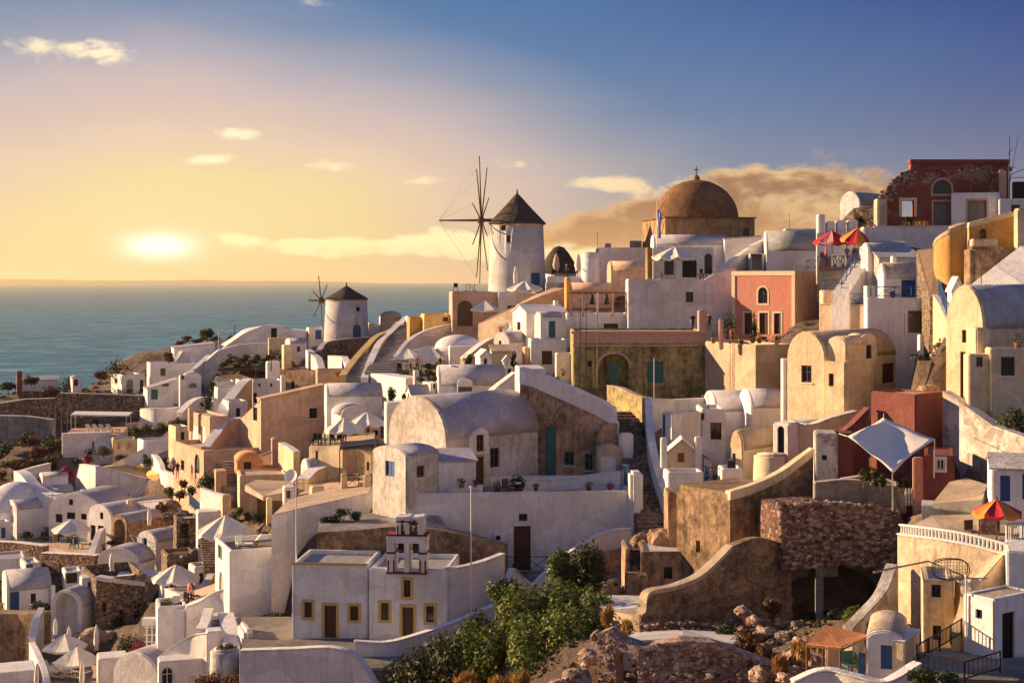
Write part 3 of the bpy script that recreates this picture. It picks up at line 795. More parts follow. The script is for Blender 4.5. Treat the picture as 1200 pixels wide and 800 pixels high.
def MERGE(h2, h1, nm):
    """make the pieces of h2 parts of h1"""
    bpy.context.view_layer.update()
    M = h1['root'].matrix_world.inverted() @ h2['root'].matrix_world
    for c in list(h2['root'].children):
        c.parent = h1['root']; c.matrix_parent_inverse = Matrix(); c.matrix_basis = M @ c.matrix_basis
        if c.name.startswith(('wall', 'roof')): c.name = nm + '_' + c.name.split('.')[0]
    bpy.data.objects.remove(h2['root'])
def WOPEN(w, wins, i0=0, i1=-1, od=.55):
    """openings in a straight WALL between two of its points"""
    W = w['W']; a, b = W[i0], W[i1]; t = Vector((b.x - a.x, b.y - a.y, 0)).normalized(); o = w['root'].location
    fc = Face((a.x - o.x, a.y - o.y, 0), t, (t.y, -t.x, 0)); cut = bmesh.new(); body = [c for c in w['root'].children if c.name.startswith('wall_body')][0]
    for q in wins:
        px, py, ww, hh, kind = q[:5]
        s0, _ = ray_face(o, 0, fc, px - ww / 2, py); s1, _ = ray_face(o, 0, fc, px + ww / 2, py)
        _, zb = ray_face(o, 0, fc, px, py + hh / 2); _, zt = ray_face(o, 0, fc, px, py - hh / 2)
        opening(w['root'], fc, s0, s1, zb, zt, kind, q[5] if len(q) > 5 else None, q[6] if len(q) > 6 else None, cut, odeep=od)
    BOOL.append((body, cut))

# ================================================================== chapel
Y = 'yellowtrim'
ch = H('chapel', 'white chapel with yellow window surrounds and red-trimmed bell gable on its roof', 'chapel', 'white', (432, 525, None), (667, 747), 87.0, -6, 'flat',
  [('A', 451, 716, 9, 20, 'w', 'wood', Y), ('A', 477, 689, 8, 20, 'w', 'wood', Y), ('A', 478, 728, 13, 34, 'd', 'wood', Y), ('A', 504, 719, 9, 19, 'w', 'wood', Y)], dep=5.0, rm='greyroof', par=.3)
c2 = H('chapel', 'x', 'x', 'white', (342, 431, None), (661, 748), 87.9, -5, 'flat',
  [('A', 361, 714, 9, 18, 'w', 'wood', Y), ('A', 387, 728, 14, 38, 'd', 'wood', Y), ('A', 415, 718, 10, 17, 'w', 'wood', Y)], dep=4.6, rm='greyroof', par=.3)
bm = bmesh.new(); box(bm, c2['x0'] - .05, c2['x1'] + .02, -.06, .05, c2['h'] - .1, c2['h'] + .06); bevel(bm, .03); mobj('cornice', bm, 'yellowtrim', c2['root'])
MERGE(c2, ch, 'nave')
def belfry():
    h = ch; base = h['c']
    fc = h['F']['A']; s0, z0 = ray_face(base, h['a'], fc, 454, 671); s1, zt = ray_face(base, h['a'], fc, 500, 627)
    _, zm = ray_face(base, h['a'], fc, 480, 606)
    root = h['root']; W = s1 - s0; dp = .95
    def part(nm, rects, mat, y0=0.0, y1=dp):
        bm = bmesh.new()
        for a0, a1, b0, b1 in rects: box(bm, s0 + a0 * W, s0 + a1 * W, y0, y1, z0 + b0 * (zt - z0), z0 + b1 * (zt - z0))
        bevel(bm, .02); return mobj(nm, bm, mat, root)
    y0 = -.22
    # lower stage: three piers, two arches, upper stage two arches
    part('bell_pier', [(0, .2, .03, .8)], 'white', y0); part('bell_pier', [(.44, .57, .03, .8)], 'white', y0); part('bell_pier', [(.82, 1, .03, .8)], 'white', y0)
    part('bell_lintel', [(-.01, 1.01, .8, .985)], 'white', y0 - .02)
    part('trim', [(-.02, 1.02, 0, .045)], 'darkred', y0 - .06); part('trim', [(-.02, 1.02, .985, 1.03)], 'darkred', y0 - .06)
    part('trim', [(-.015, .22, .52, .57)], 'darkred', y0 - .05); part('trim', [(.80, 1.015, .52, .57)], 'darkred', y0 - .05)
    for a in (.02, .16, .83, .96): part('trim', [(a, a + .04, .045, .36)], 'darkred', y0 - .035, y0 + .1)
    part('bell_pier', [(.24, .36, 1.03, 1.42)], 'white', y0); part('bell_pier', [(.46, .58, 1.03, 1.5)], 'white', y0); part('bell_pier', [(.78, .92, 1.03, 1.5)], 'white', y0)
    part('bell_lintel', [(.22, .94, 1.4, 1.48)], 'white', y0 + .03)
    part('trim', [(.23, .6, 1.34, 1.38)], 'darkred', y0 - .03, y0 + .2); part('trim', [(.56, .8, 1.3, 1.34)], 'darkred', y0 - .03, y0 + .2)
    for a in (.26, .37, .60, .72): part('trim', [(a, a + .04, 1.03, 1.26)], 'darkred', y0 - .03, y0 + .1)
    for cx, r, zc in ((.32, .2, .66), (.69, .2, .66), (.66, .14, 1.28)):
        bm = bmesh.new(); k = .26 if zc < 1 else .19; M = Matrix.Translation((s0 + cx * W, .3, z0 + zc * (zt - z0)))
        lathe(bm, [(0, k * 1.1), (k * .35, k * 1.05), (k * .55, k * .6), (k * .7, 0), (k, -.35 * k), (k * .95, -.38 * k), (0, -.2 * k)], 14, M); recalc(bm); mobj('bell', bm, 'bronze', root)
        bm = bmesh.new(); tube(bm, (s0 + (cx - .12) * W, .3, z0 + zc * (zt - z0) + k * 1.05), (s0 + (cx + .12) * W, .3, z0 + zc * (zt - z0) + k * 1.05), .03); mobj('bell_bar', bm, 'timber', root)
    bm = bmesh.new(); zz = z0 + 1.5 * (zt - z0); xx = s0 + .5 * W; box(bm, xx - .03, xx + .03, .2, .26, zz - .1, zz + .45); box(bm, xx - .15, xx + .15, .2, .26, zz + .2, zz + .27); mobj('cross', bm, 'whitetrim', root)
belfry()
WALL('curved white plaster wall sweeping back from the chapel corner', 'white', [(526, 667, 745, 87.1), (545, 664, 735, 88.0), (568, 658, 718, 89.6), (592, 649, 702, 91.5)], .4, cap='white')
WALL('brown rock-faced retaining wall behind the chapel roof', 'brownwall', [(372, 624, 660, 93.2), (420, 621, 660, 93.5), (470, 617, 660, 93.8), (530, 624, 660, 93.6), (590, 641, 660, 92.8)], 1.2, cap=None, skirt=3)
SLAB('sloping grey-white plaster ledge coloured dark for shade above the chapel rear wall', 'concrete', [(372, 624, 93.5), (470, 617, 94), (530, 626, 93.8), (515, 604, 96), (440, 600, 99), (375, 606, 98)], 3, name='ledge', cat='ledge')  # grey-white ledge; the concrete colour paints in its shade
POLE('thin white pole rising behind the corner of the chapel roof', 347, 562, 657, 90.5); POLE('tall white lamp pole standing before the white terrace wall', 552, 571, 742, 86.5, .05)
SLAB('stone-paved forecourt in front of the chapel doors', 'paving', [(283, 722, 94.5), (345, 722, 94.3), (440, 752, 87), (520, 745, 87.5), (482, 765, 85), (450, 784, 81.5), (283, 784, 81.8)], 2, name='forecourt', cat='courtyard')
WALL('low pinkish white parapet wall at the front of the chapel forecourt', 'white', [(280, 763, 830, 80.8), (340, 761, 830, 80), (392, 760, 830, 79.4), (420, 773, 830, 79), (441, 806, 840, 78.6)], .45)
WALL('sloping white garden wall beneath the chapel windows above the fig bush', 'white', [(415, 752, 768, 83.8), (455, 753, 772, 84), (500, 741, 762, 85), (545, 725, 746, 86.3), (582, 709, 732, 87.8)], .4)
WALL('small curved white wing wall beside the dark doorway', 'white', [(596, 690, 712, 89.3), (602, 667, 708, 89.8), (612, 676, 708, 90.2), (627, 689, 708, 90.3)], .35)
WALL('white ramp wall climbing past the black railing to the stairs', 'white', [(622, 690, 712, 90.3), (640, 672, 700, 90.8), (664, 650, 684, 91.4), (695, 631, 664, 92.2), (720, 622, 656, 93), (740, 620, 648, 93.5)], .4)
WALL('rough brown wall above the dark recess under the ramp', 'brownwall', [(690, 652, 672, 91), (733, 642, 672, 91.5)], .5, smooth=False, cap=None, skirt=0, reg=False)
# terrace wall with the door and railing
tw = H('terrace_house', 'long white terrace wall with brown door and black railing beneath the vaulted house', 'house', 'white', (None, 478, 741), (578, 672), 96.0, 1.0, 'flat',
  [('A', 612, 644, 20, 56, 'd', 'wood'), ('A', 613, 606, 10, 9, 'w', 'wood')], dep=8, par=.75, rm='paving', skirt=8)
bm = bmesh.new(); f = tw['F']['A']; s, z = ray_face(tw['c'], tw['a'], f, 586, 632)
prism(bm, [(s - .4, z - .1), (s + .4, z - .1), (s + .4, z + .45), (s - .4, z + .45)], lambda p, q: f.at(p, q, 0.02), lambda p, q: f.at(p, q, .3)); recalc(bm); bevel(bm, .03)
ac = mobj('air_conditioner', bm, 'plastic', tw['root'])
bm = bmesh.new(); lathe(bm, [(0, .01), (.17, .012), (.18, 0)], 16, Matrix.Translation(f.at(s - .15, z + .18, .305)) @ Matrix.Rotation(R(90), 4, 'X')); recalc(bm); mobj('fan_grille', bm, 'iron', ac)
SLAB('plaster landing behind the black railing of the terrace door', 'concrete', [(588, 676, 93.2), (645, 676, 93.2), (645, 668, 95.9), (588, 668, 95.9)], 3, name='landing', cat='landing')
RAIL('black iron railing with crossed panels before the terrace door', 'iron', [(590, 674, 93.6), (642, 674, 93.6)], 22)
# house with the big vault
vh = H('vaulted_house', 'large white vaulted house with stained round gable and tall brown door', 'house', 'oldwhite', (455, 523, 631), (516, 580), 101.5, 42, 'vx', [('A', 580, 536, 11, 23, 'w', 'brownframe'), ('A', 562, 556, 11, 42, 'd', 'wood')], rise=3.0, rm='roofwhite', skirt=4)
v2 = H('x', 'x', 'x', 'white', (None, 554, 573), (512, 530), 102.6, 42, 'vy', [('A', 563, 519, 9, 20, 'w', 'brownframe')], dep=1.6, rise=.6, skirt=.2, reg=False, bev=.03, ab=True)
MERGE(v2, vh, 'dormer')
H('annex', 'weathered white annex with blue shutters below the round gable', 'house', 'oldwhite', (436, 476, 514), (535, 640), 95.5, 40, 'vx', [('B', 457, 549, 11, 18, 's', 'blue'), ('A', 493, 552, 9, 14, 'w', 'brownframe')], rise=.5, rm='roofwhite', skirt=8)
H('annex', 'small lean-to annex with pinkish wall beside the brown door', 'house', 'white', (None, 513, 558), (541, 582), 97.2, 8, 'shed', dep=3.4, rise=.45)
WALL('low blue-white courtyard wall behind the terrace', 'white', [(612, 562, 576, 101), (640, 562, 576, 102), (668, 560, 578, 102.5), (700, 556, 578, 102), (729, 552, 578, 101)], .3)
H('gate_pillar', 'white rounded pillar at the top corner of the terrace wall', 'pillar', 'white', (735, 739, 754), (553, 640), 96.3, 18, 'plain', dep=1.4, bev=.2)
RAIL('blue-green iron gate beside the rounded white pillar', 'blue', [(728, 572, 98), (737, 573, 97.3)], 28, name='gate', cat='gate', cross=False, post=.6)
WALL('low parapet on the terrace edge below the lean-to annex', 'white', [(525, 573, 582, 97), (566, 569, 582, 97.5)], .25, smooth=False)
for i, (px, py, d, hp, mm) in enumerate([(541, 571, 97.1, 11, 'darkleaf'), (557, 570, 97.3, 8, 'bougain'), (583, 576, 100, 12, 'darkleaf'), (600, 577, 98.3, 15, 'leaf'), (610, 578, 97.5, 8, 'bougain'), (628, 575, 99, 9, 'darkleaf')]):
    POTPLANT(['terracotta pot with dark plant on the lean-to parapet', 'terracotta pot with red flowers beside the tall brown door', 'potted plant below the brown framed courtyard window', 'leafy potted plant by the courtyard table', 'pot of red flowers on the terrace edge', 'small dark plant in pot by the blue-white courtyard wall'][i], px, py, d, hp, mm)
FURN('table', 'small square white table in the terrace courtyard', 604, 578, 99.5)
FURN('chair', 'dark wooden chair at the terrace courtyard table', 594, 577, 99.8, .6); 
BUSH('dark leafy creeper in the terrace courtyard corner', 607, 574, 100.5, 14, 18, 500, .09, 'darkleaf', name='creeper', cat='plant')
# ================================================================== ochre stone house and the stairs
bh = WALL('tall weathered brown house wall under a sweeping white stair parapet', 'brown', [(609, 432, 572, 108.5), (625, 436, 572, 108.3), (650, 447, 572, 108), (680, 460, 572, 107.6), (705, 472, 572, 107.3), (719, 481, 572, 107), (725, 497, 572, 107)], 1.4, name='house', cat='house', cap='white', cov=1.15, caph=.1, capw=.08, smooth=False)
WOPEN(bh, [(645, 530, 13, 62, 'd', 'teal'), (667, 537, 12, 16, 'w', 'teal'), (690, 541, 10, 20, 'w', 'teal')])
H('house', 'white house end rising behind the brown weathered wall', 'house', 'white', (603, 610, 640), (432, 500), 109.2, 25, 'plain', dep=5)
H('shed', 'little rust-coloured shed with white door beside the stairs', 'shed', 'tan', (None, 700, 729), (531, 575), 104.5, 4, 'vy', [('A', 713, 547, 18, 26, 'd', 'whitetrim')], dep=2.6, rise=.55)
WALL('stub of brown plaster wall above the rust-coloured shed', 'brown', [(702, 512, 540, 106), (708, 498, 540, 106.2), (724, 496, 540, 106.4)], .5, smooth=False, cap=None)
H('pillar', 'white stair pillar next to the rust-coloured shed', 'pillar', 'white', (724, 728, 743), (508, 575), 105, 20, 'plain', dep=.9, bev=.12)
STAIRS('long stone stairway climbing past the white house', 'drystone', (775, 642, 91.5), (728, 482, 114), 2.3, 36)
WALL('olive plaster parapet at the top of the stone stairway', 'olive', [(711, 452, 485, 119), (725, 455, 492, 116.5), (740, 462, 505, 113.5), (756, 468, 520, 111)], .5, cap='tan')
WALL('bluish white parapet following the stone stairway', 'white', [(756, 466, 530, 111.5), (757, 490, 545, 108), (760, 520, 565, 104), (767, 550, 590, 100), (777, 577, 612, 96), (785, 590, 625, 93.5)], .5)
WALL('white courtyard wall below the olive house', 'white', [(757, 467, 490, 112), (790, 469, 490, 114), (850, 466, 490, 115)], .4, smooth=False)
H('house', 'white house with small dark window and number by the stairway', 'house', 'white', (775, 788, 822), (484, 556), 104.5, 30, 'flat', [('B', 777.5, 500, 4, 28, 'd', 'blue')])
H('house', 'white cube with large dark window beneath the blue vaults', 'house', 'white', (None, 822, 850), (479, 560), 105.8, 6, 'flat', [('A', 839, 505, 13, 20, 'w', 'wood'), ('A', 823.5, 488, 4, 8, 'w', 'wood')], dep=4)
H('vaulted_house', 'pale blue-white vaulted roof in the shade of the brown terrace', 'house', 'white', (None, 838, 906), (482, 520), 110, 10, 'vx', dep=5.5, rise=1.4)
H('vaulted_house', 'low white vault with cream end beside the cream house', 'house', 'white', (None, 880, 918), (478, 520), 107.5, 14, 'vx', dep=4, rise=1.3)
H('kiosk', 'small white gabled kiosk with brown shutter beside blue gate', 'kiosk', 'cream', (None, 781, 818), (531, 556), 98, 2, 'gy', [('A', 798, 536, 8, 11, 's', 'brownframe')], dep=2.2, rise=.95, rm='canvas')
H('pillar', 'white pillar beside the gabled kiosk, by the stair parapet', 'pillar', 'white', (None, 775, 782), (513, 560), 97.6, 10, 'plain', dep=.5, bev=.06); H('pillar', 'white pillar beside the gabled kiosk, by the blue gate', 'pillar', 'white', (None, 815, 823), (512, 560), 97.4, 10, 'plain', dep=.5, bev=.06)
H('house', 'low white block with step beside the blue gate', 'house', 'white', (777, 783, 825), (553, 620), 94.5, 12, 'flat', dep=2)
RAIL('dark blue iron gate between white blocks above the brown wall', 'blue', [(826, 574, 94.6), (846, 575, 94.4)], 26, name='gate', cat='gate', cross=False, post=1.2, bar=.035)
RAIL('dark handrail sloping down beside the white house', 'iron', [(824, 548, 97), (845, 562, 95.5)], 15, cross=True)
H('house', 'white block carrying a black water heater near the blue gate', 'house', 'white', (None, 846, 871), (549, 600), 93.5, 8, 'flat', [('A', 861, 572, 6, 8, 'w', 'wood')], dep=2)
bmh = H('water_heater', 'small black box standing on white block', 'water heater', 'black', (None, 853, 862), (540, 549), 94, 8, 'plain', dep=.5, skirt=0, reg=False, bev=.02)
# ================================================================== brown walls right of the stairs
H('house', 'tall brown plaster house with one sunlit wall above the ruins', 'house', 'brownwall', (792, 855, 928), (578, 690), 82, 35, 'plain', [('B', 818, 640, 5, 14, 'o')], rm='tan', skirt=6, dep=None)
WALL('brown wall with pale coping curving up towards the cream house', 'brownwall', [(856, 577, 650, 81.9), (885, 568, 650, 82.6), (915, 554, 650, 83.4), (940, 536, 650, 84), (953, 526, 640, 84.2)], .5, cap='cream', cov=.45)
GW = WALL('low brown garden wall with swooping pale coping', 'brownwall', [(756, 718, 748, 73.6), (761, 695, 748, 73.8), (790, 688, 750, 74.6), (820, 676, 750, 75.6), (843, 656, 750, 76.6), (858, 640, 748, 77.2)], .5, cap='tan', cov=.15)
wall_stones(GW, 200, .12, .34, .35, mat='brownwall')
MW = WALL('mottled brown wall below the tall brown house', 'brownwall', [(858, 640, 748, 77.2), (890, 630, 742, 78.5), (928, 640, 735, 79.5)], .6, cap=None); wall_stones(MW, 150, .12, .36, .1, mat='brownwall')
H('outbuilding', 'small brown outbuilding with square black window beside garden steps', 'outbuilding', 'brown', (747, 751, 814), (646, 700), 85.5, 8, 'flat', [('A', 783, 671, 10, 14, 'w', 'black')], dep=4, par=.12, rm='greywhite')
STAIRS('narrow stone steps beside the small brown outbuilding', 'drystone', (742, 676, 85.2), (744, 643, 89), 1.0, 10)
H('block', 'rough stone block at the foot of the narrow steps', 'wall', 'brown', (None, 734, 760), (674, 705), 84.3, 5, 'plain', dep=.9)
H('wall_stub', 'thin brown wall standing against the narrow steps', 'wall', 'brown', (None, 733, 738), (642, 705), 86, 5, 'plain', dep=3)
ROCK('rounded ochre boulder at the bend of the stone stairway', 775, 632, 88.5, 17, 'brown'); ROCK('dark boulder beside the lowest stair treads', 752, 634, 89.5, 12, 'brown')
WALL('dark narrow brown wall behind the tall brown house', 'brown', [(783, 577, 645, 87.5), (793, 578, 645, 87.5)], 2.5, smooth=False, cap=None)
SLAB('flat pale concrete slab roof beside the fig bush', 'greywhite', [(679, 701, 80.5), (717, 715, 77), (757, 712, 76), (762, 699, 81), (720, 697, 83)], .35, name='slab_roof', cat='roof')
WALL('white ramp edge below the flat slab roof', 'tan', [(716, 716, 745, 75.5), (740, 721, 745, 74.2), (757, 716, 748, 73.6)], .4, smooth=False, cap=None)

# ================================================================== ruins and rubble, lower right
pw = WALL('pale rubble wall of pinkish stones with a dark arched hollow', 'palestone', [(700, 742, 840, 63.6), (712, 739, 840, 63.4), (724, 750, 840, 63.2), (748, 758, 840, 62.8), (765, 756, 840, 62.6), (800, 751, 840, 62.3), (840, 753, 840, 62.8), (870, 766, 840, 63), (905, 782, 840, 62.6), (945, 796, 840, 62)], 1.1, cap=None, smooth=False)
SLAB('pale dusty path behind the pinkish rubble wall', 'greywhite', [(728, 752, 65.5), (800, 748, 65), (862, 755, 66), (872, 742, 70.5), (800, 738, 71.5), (742, 741, 71)], .4, name='path', cat='path')
WOPEN(pw, [(735, 800, 26, 74, 'oa')], 0, 4, 1.8); wall_stones(pw, 150, .05, .13, t0=0, t1=.1); wall_stones(pw, 620, .05, .14, t0=.24)
rw = WALL('dark red rubble wall overhanging the black arches', 'rubble', [(916, 594, 668, 78.6), (950, 591, 665, 79), (985, 591, 663, 79.3), (1020, 594, 666, 79.2), (1054, 600, 672, 78.8)], 3.2, cap=None, skirt=0, reg=False)
wall_stones(rw, 1100, .09, .22); WOPEN(rw, [(940, 668, 36, 22, 'oa'), (1004, 670, 58, 24, 'oa')], 0, -1, 2.6)
def rim():
    W, off, o = rw['W'], rw['off'], rw['root'].location
    def fn():
        i = rnd.randrange(len(W) - 1); p = W[i].lerp(W[i + 1], rnd.random()) + off[i] * rnd.choice((0.0, .1, rnd.uniform(0, 1.6))); return p - o + Vector((0, 0, rnd.uniform(-.12, .1))), Vector((0, -.4, .9)).normalized()
    stones_on(rw['root'], fn, 260, .1, .24)
rim()
for p in ((925, 722, 80), (960, 722, 79), (1000, 722, 80), (1045, 715, 80), (985, 710, 83)): w_ = P(*p); REG.append((w_.x, w_.y, w_.z - .2))
bk = WALL('dark cave wall with two arches under the rubble wall', 'concrete', [(915, 650, 724, 83.4), (1056, 650, 724, 83.0)], .8, smooth=False, cap=None)
WOPEN(bk, [(942, 700, 34, 50, 'oa'), (1003, 700, 54, 56, 'oa')])
H('pillar', 'square grey concrete pillar carrying the rubble wall', 'pillar', 'concrete', (None, 956, 965), (662, 724), 79.3, 5, 'plain', dep=.5, bev=.03)
WALL('stained grey concrete parapet above the rubble wall', 'concrete', [(955, 566, 592, 80.6), (1000, 563, 591, 80.8), (1052, 571, 598, 80.4)], .4, cap='oldwhite', skirt=.3)
H('house', 'peeling white block at the end of the grey parapet', 'house', 'peeling', (953, 956, 982), (508, 575), 83, 10, 'plain', [('A', 966, 536, 6, 6, 'w', 'black')], dep=2.5)
H('house', 'rusty red low wall block behind the peeling white block', 'house', 'red', (None, 978, 1000), (507, 570), 84, 0, 'plain', dep=3)
# ================================================================== red house and the shade sail
rh = H('red_house', 'crimson plaster house behind the white shade sail', 'house', 'red', (1020, 1073, 1107), (462, 600), 84, 38, 'flat', par=.15, rm='tan')
WALL('crimson garden wall sloping up to the red house', 'red', [(982, 512, 580, 85), (1000, 498, 580, 85.5), (1019, 478, 580, 86)], .5, cap='red', smooth=False)
WALL('weathered white wall sloping down from the red house', 'peeling', [(1104, 459, 560, 84.6), (1122, 470, 570, 83.4), (1140, 483, 575, 82), (1163, 500, 580, 80), (1200, 513, 585, 77.5), (1230, 520, 590, 76)], .6, cap='oldwhite', smooth=False)
H('outbuilding', 'low coral outbuilding with white framed window under the sail', 'outbuilding', 'red', (None, 1083, 1119), (533, 590), 79, 0, 'flat', [('A', 1102, 544, 10, 13, 'w', 'whitetrim', 'whitetrim')], dep=4, par=.1, rm='red')
H('wall_stub', 'pale coral wall panel beside the low outbuilding', 'wall', 'pinktrim', (None, 1070, 1083), (536, 590), 79.6, 4, 'plain', dep=.5)
def sail():
    c = [P(1035, 489, 81.5), P(1095, 514, 78.5), P(1046, 554, 74.5), P(993, 511, 78)]; o = P(1046, 575, 75)
    root = thing('shade_sail', 'square white shade sail stretched before the red house', 'shade sail', o); N = 14; bm = bmesh.new(); G = []
    for i in range(N + 1):
        row = []
        for j in range(N + 1):
            s, t = i / N, j / N
            # edges curve inwards, the cloth hangs a little
            s2 = s + .05 * math.sin(math.pi * t) * (.5 - s) * 2 * .5; t2 = t + .05 * math.sin(math.pi * s) * (.5 - t) * 2 * .5
            p = (c[0] * (1 - s2) + c[1] * s2) * (1 - t2) + (c[3] * (1 - s2) + c[2] * s2) * t2
            p = p + Vector((0, 0, 1)) * .05 * math.sin(23 * t + 5 * s) * s * (1 - s) * 2 - Vector((0, 0, 1)) * (.34 * math.sin(math.pi * s) * math.sin(math.pi * t) + .035 * math.sin(9 * (s - t)) * math.sin(math.pi * s)) + Vector((0, -.12, 0)) * math.sin(7 * (s + t))
            row.append(bm.verts.new(p - o))
        G.append(row)
    for i in range(N):
        for j in range(N):
            f = bm.faces.new((G[i][j], G[i + 1][j], G[i + 1][j + 1], G[i][j + 1])); f.smooth = True
    cl = mobj('cloth', bm, 'sailcloth', root); cl.modifiers.new('t', 'SOLIDIFY').thickness = .015
    for q, g in ((c[2], P(1046, 598, 74.5)), (c[1], P(1095, 560, 78.6))):
        bm = bmesh.new(); tube(bm, g - o, q - o, .035); mobj('pole', bm, 'steel', root)
    for q, g in ((c[0], P(1036, 484, 83.6)), (c[3], P(983, 508, 83))): bm = bmesh.new(); tube(bm, q - o, g - o, .02); mobj('rope', bm, 'whitetrim', root)
sail()
for i, (px, py, d, hp) in enumerate([(1012, 566, 79, 20), (1025, 568, 78.5, 24), (1033, 570, 78, 18), (1058, 572, 78, 16)]):
    BUSH(['dark creeper under the sail next to the white block', 'tall dark plant in the shade of the sail', 'leafy plant behind the sail pole', 'low dark plant near the picket gate'][i], px, py, d, 9, hp, 300, .09, 'shrub', name='plant', cat='plant', lumps=4)
WALL('peeling white garden wall below the shade sail', 'peeling', [(985, 562, 580, 81.6), (1012, 558, 580, 81.4), (1040, 563, 584, 81), (1060, 570, 590, 80.4)], .35, cap='oldwhite', smooth=False, skirt=.6)
def picket():
    o = P(1061, 592, 79.8); root = thing('picket_gate', 'white wooden picket gate below the shade sail', 'gate', o)
    for i in range(5):
        bm = bmesh.new(); x = i * wm(3.4, 80); box(bm, x, x + .09, 0, .03, 0, wm(20, 80)); mobj('picket', bm, 'whitetrim', root)
    for z in (.2, .65):
        bm = bmesh.new(); box(bm, -.05, wm(15, 80) + .05, .035, .07, z, z + .07); mobj('rail', bm, 'whitetrim', root)
    REG.append((o.x, o.y, o.z))
picket()
SLAB('flat grey roof slab in front of the weathered white wall', 'concrete', [(1092, 590, 73.5), (1152, 586, 71.5), (1158, 568, 76), (1132, 560, 79), (1112, 565, 78)], .25, name='slab_roof', cat='roof', top='tan')
H('shed', 'dark open shed under the grey roof slab', 'shed', 'greywhite', (None, 1080, 1152), (592, 640), 73.8, 0, 'plain', [('A', 1122, 612, 30, 18, 'o')], dep=2, bev=.03)
H('house', 'white cottage with blue doors at the edge of the village', 'house', 'white', (1157, 1162, 1240), (549, 600), 69, 12, 'gx', [('A', 1178, 572, 12, 30, 'd', 'blue'), ('A', 1204, 570, 12, 30, 'd', 'blue')], dep=4, rise=.5, rm='oldwhite')
FURN('table', 'round-rimmed dark table under the grey slab roof', 1128, 626, 70.5, 0, None, 'black')
# balustrade wall
bw = WALL('cream terrace wall with white lattice balustrade', 'oldcream', [(1051, 626, 740, 67.5), (1075, 629, 740, 66), (1110, 634, 740, 64.6), (1145, 641, 740, 63.5), (1178, 650, 745, 62.6)], .45, cap='whitetrim')
def balustrade():
    W, off, root = bw['W'], bw['off'], bw['root']; o = root.location; n = len(W)
    for z0, z1 in ((.42, .5),):
        bm = bmesh.new(); rows = []
        for i in range(n):
            rows.append([bm.verts.new(Vector((W[i].x, W[i].y, W[i].z + z)) + off[i] * w - o) for w, z in ((.1, z0), (.1, z1), (.3, z1), (.3, z0))])
        for a_, b_ in zip(rows, rows[1:]):
            for j in range(4): bm.faces.new((a_[j], b_[j], b_[(j + 1) % 4], a_[(j + 1) % 4]))
        bm.faces.new(rows[0][::-1]); bm.faces.new(rows[-1]); recalc(bm); mobj('handrail', bm, 'whitetrim', root)
    bm = bmesh.new(); box(bm, -.045, .045, -.05, .05, 0, .37); bevel(bm, .02); me = None
    tot = sum((b - a).length for a, b in zip(W, W[1:])); k = int(tot / .2); acc = 0; i = 0
    for q in range(k):
        s = (q + .5) / k * tot
        while i < n - 2 and acc + (W[i + 1] - W[i]).length < s: acc += (W[i + 1] - W[i]).length; i += 1
        t = (s - acc) / (W[i + 1] - W[i]).length; p = W[i].lerp(W[i + 1], t) + off[i] * .2 - o
        if me is None: ob = mobj('baluster', bm, 'whitetrim', root); me = ob.data
        else: ob = mobj('baluster', me, None, root)
        ob.location = p + Vector((0, 0, .06))
balustrade()
SLAB('paved terrace behind the lattice balustrade', 'paving', [(1052, 624, 68), (1110, 632, 65.2), (1178, 648, 63), (1230, 630, 66), (1230, 600, 71), (1090, 604, 71.5)], 1.5, top='tan')
UMB('orange and yellow parasol on the balustrade terrace', 1168, 585, 65, 58, 14, 628, 8, 'orangecloth', None, m2='redcloth')
H('pillar', 'stone post standing on the balustrade terrace', 'pillar', 'palestone', (None, 1147, 1172), (599, 640), 66.5, 8, 'plain', dep=.6)
RAIL('white picket fence behind the orange parasol', 'whitetrim', [(1180, 636, 64.5), (1215, 632, 66)], 22, name='fence', cat='fence', cross=False, bar=.05)
FURN('chair', 'yellow and dark chair on the balustrade terrace', 1139, 634, 65.4, .4, None, 'timber')
# ================================================================== lower right cottages
H('tower_house', 'narrow cream tower house with two dark windows', 'house', 'oldcream', (1079, 1082, 1118), (679, 765), 60.5, 10, 'flat', [('A', 1097, 692, 11, 15, 'w', 'black'), ('A', 1098, 741, 10, 17, 'w', 'black')], dep=3.2)
WALL('curved ochre buttress beside the narrow tower house', 'yellow', [(1118, 676, 750, 60.8), (1127, 690, 750, 60), (1124, 715, 750, 59), (1114, 740, 755, 58)], .35, cap='cream')
H('cottage', 'white cottage with tall dark door and small square window', 'house', 'white', (1128, 1165, 1215), (702, 778), 56.5, 35, 'flat', [('B', 1147, 719, 8, 11, 'w', 'black'), ('A', 1182, 746, 15, 58, 'd', 'black')], par=.08, rm='tan')
WALL('cream lean wall running up behind the white cottage', 'cream', [(1117, 712, 760, 60.6), (1150, 680, 740, 62), (1180, 645, 720, 62.8)], .35, cap='cream', smooth=False)
H('house', 'white column of wall at the end of the lattice balustrade', 'house', 'white', (1177, 1180, 1230), (645, 720), 61, 15, 'plain', dep=3)
H('cottage', 'small white cottage with arched roof and blue shutter doors', 'house', 'white', (None, 1015, 1059), (752, 805), 55.5, -17, 'vy', [('A', 1044, 770, 24, 28, 's', 'blue')], dep=3.6, rise=.38, rm='oldcream')
WALL('low sloping white side wall of the blue shutter cottage', 'cream', [(1060, 752, 800, 55.4), (1078, 738, 800, 58)], .5, smooth=False)
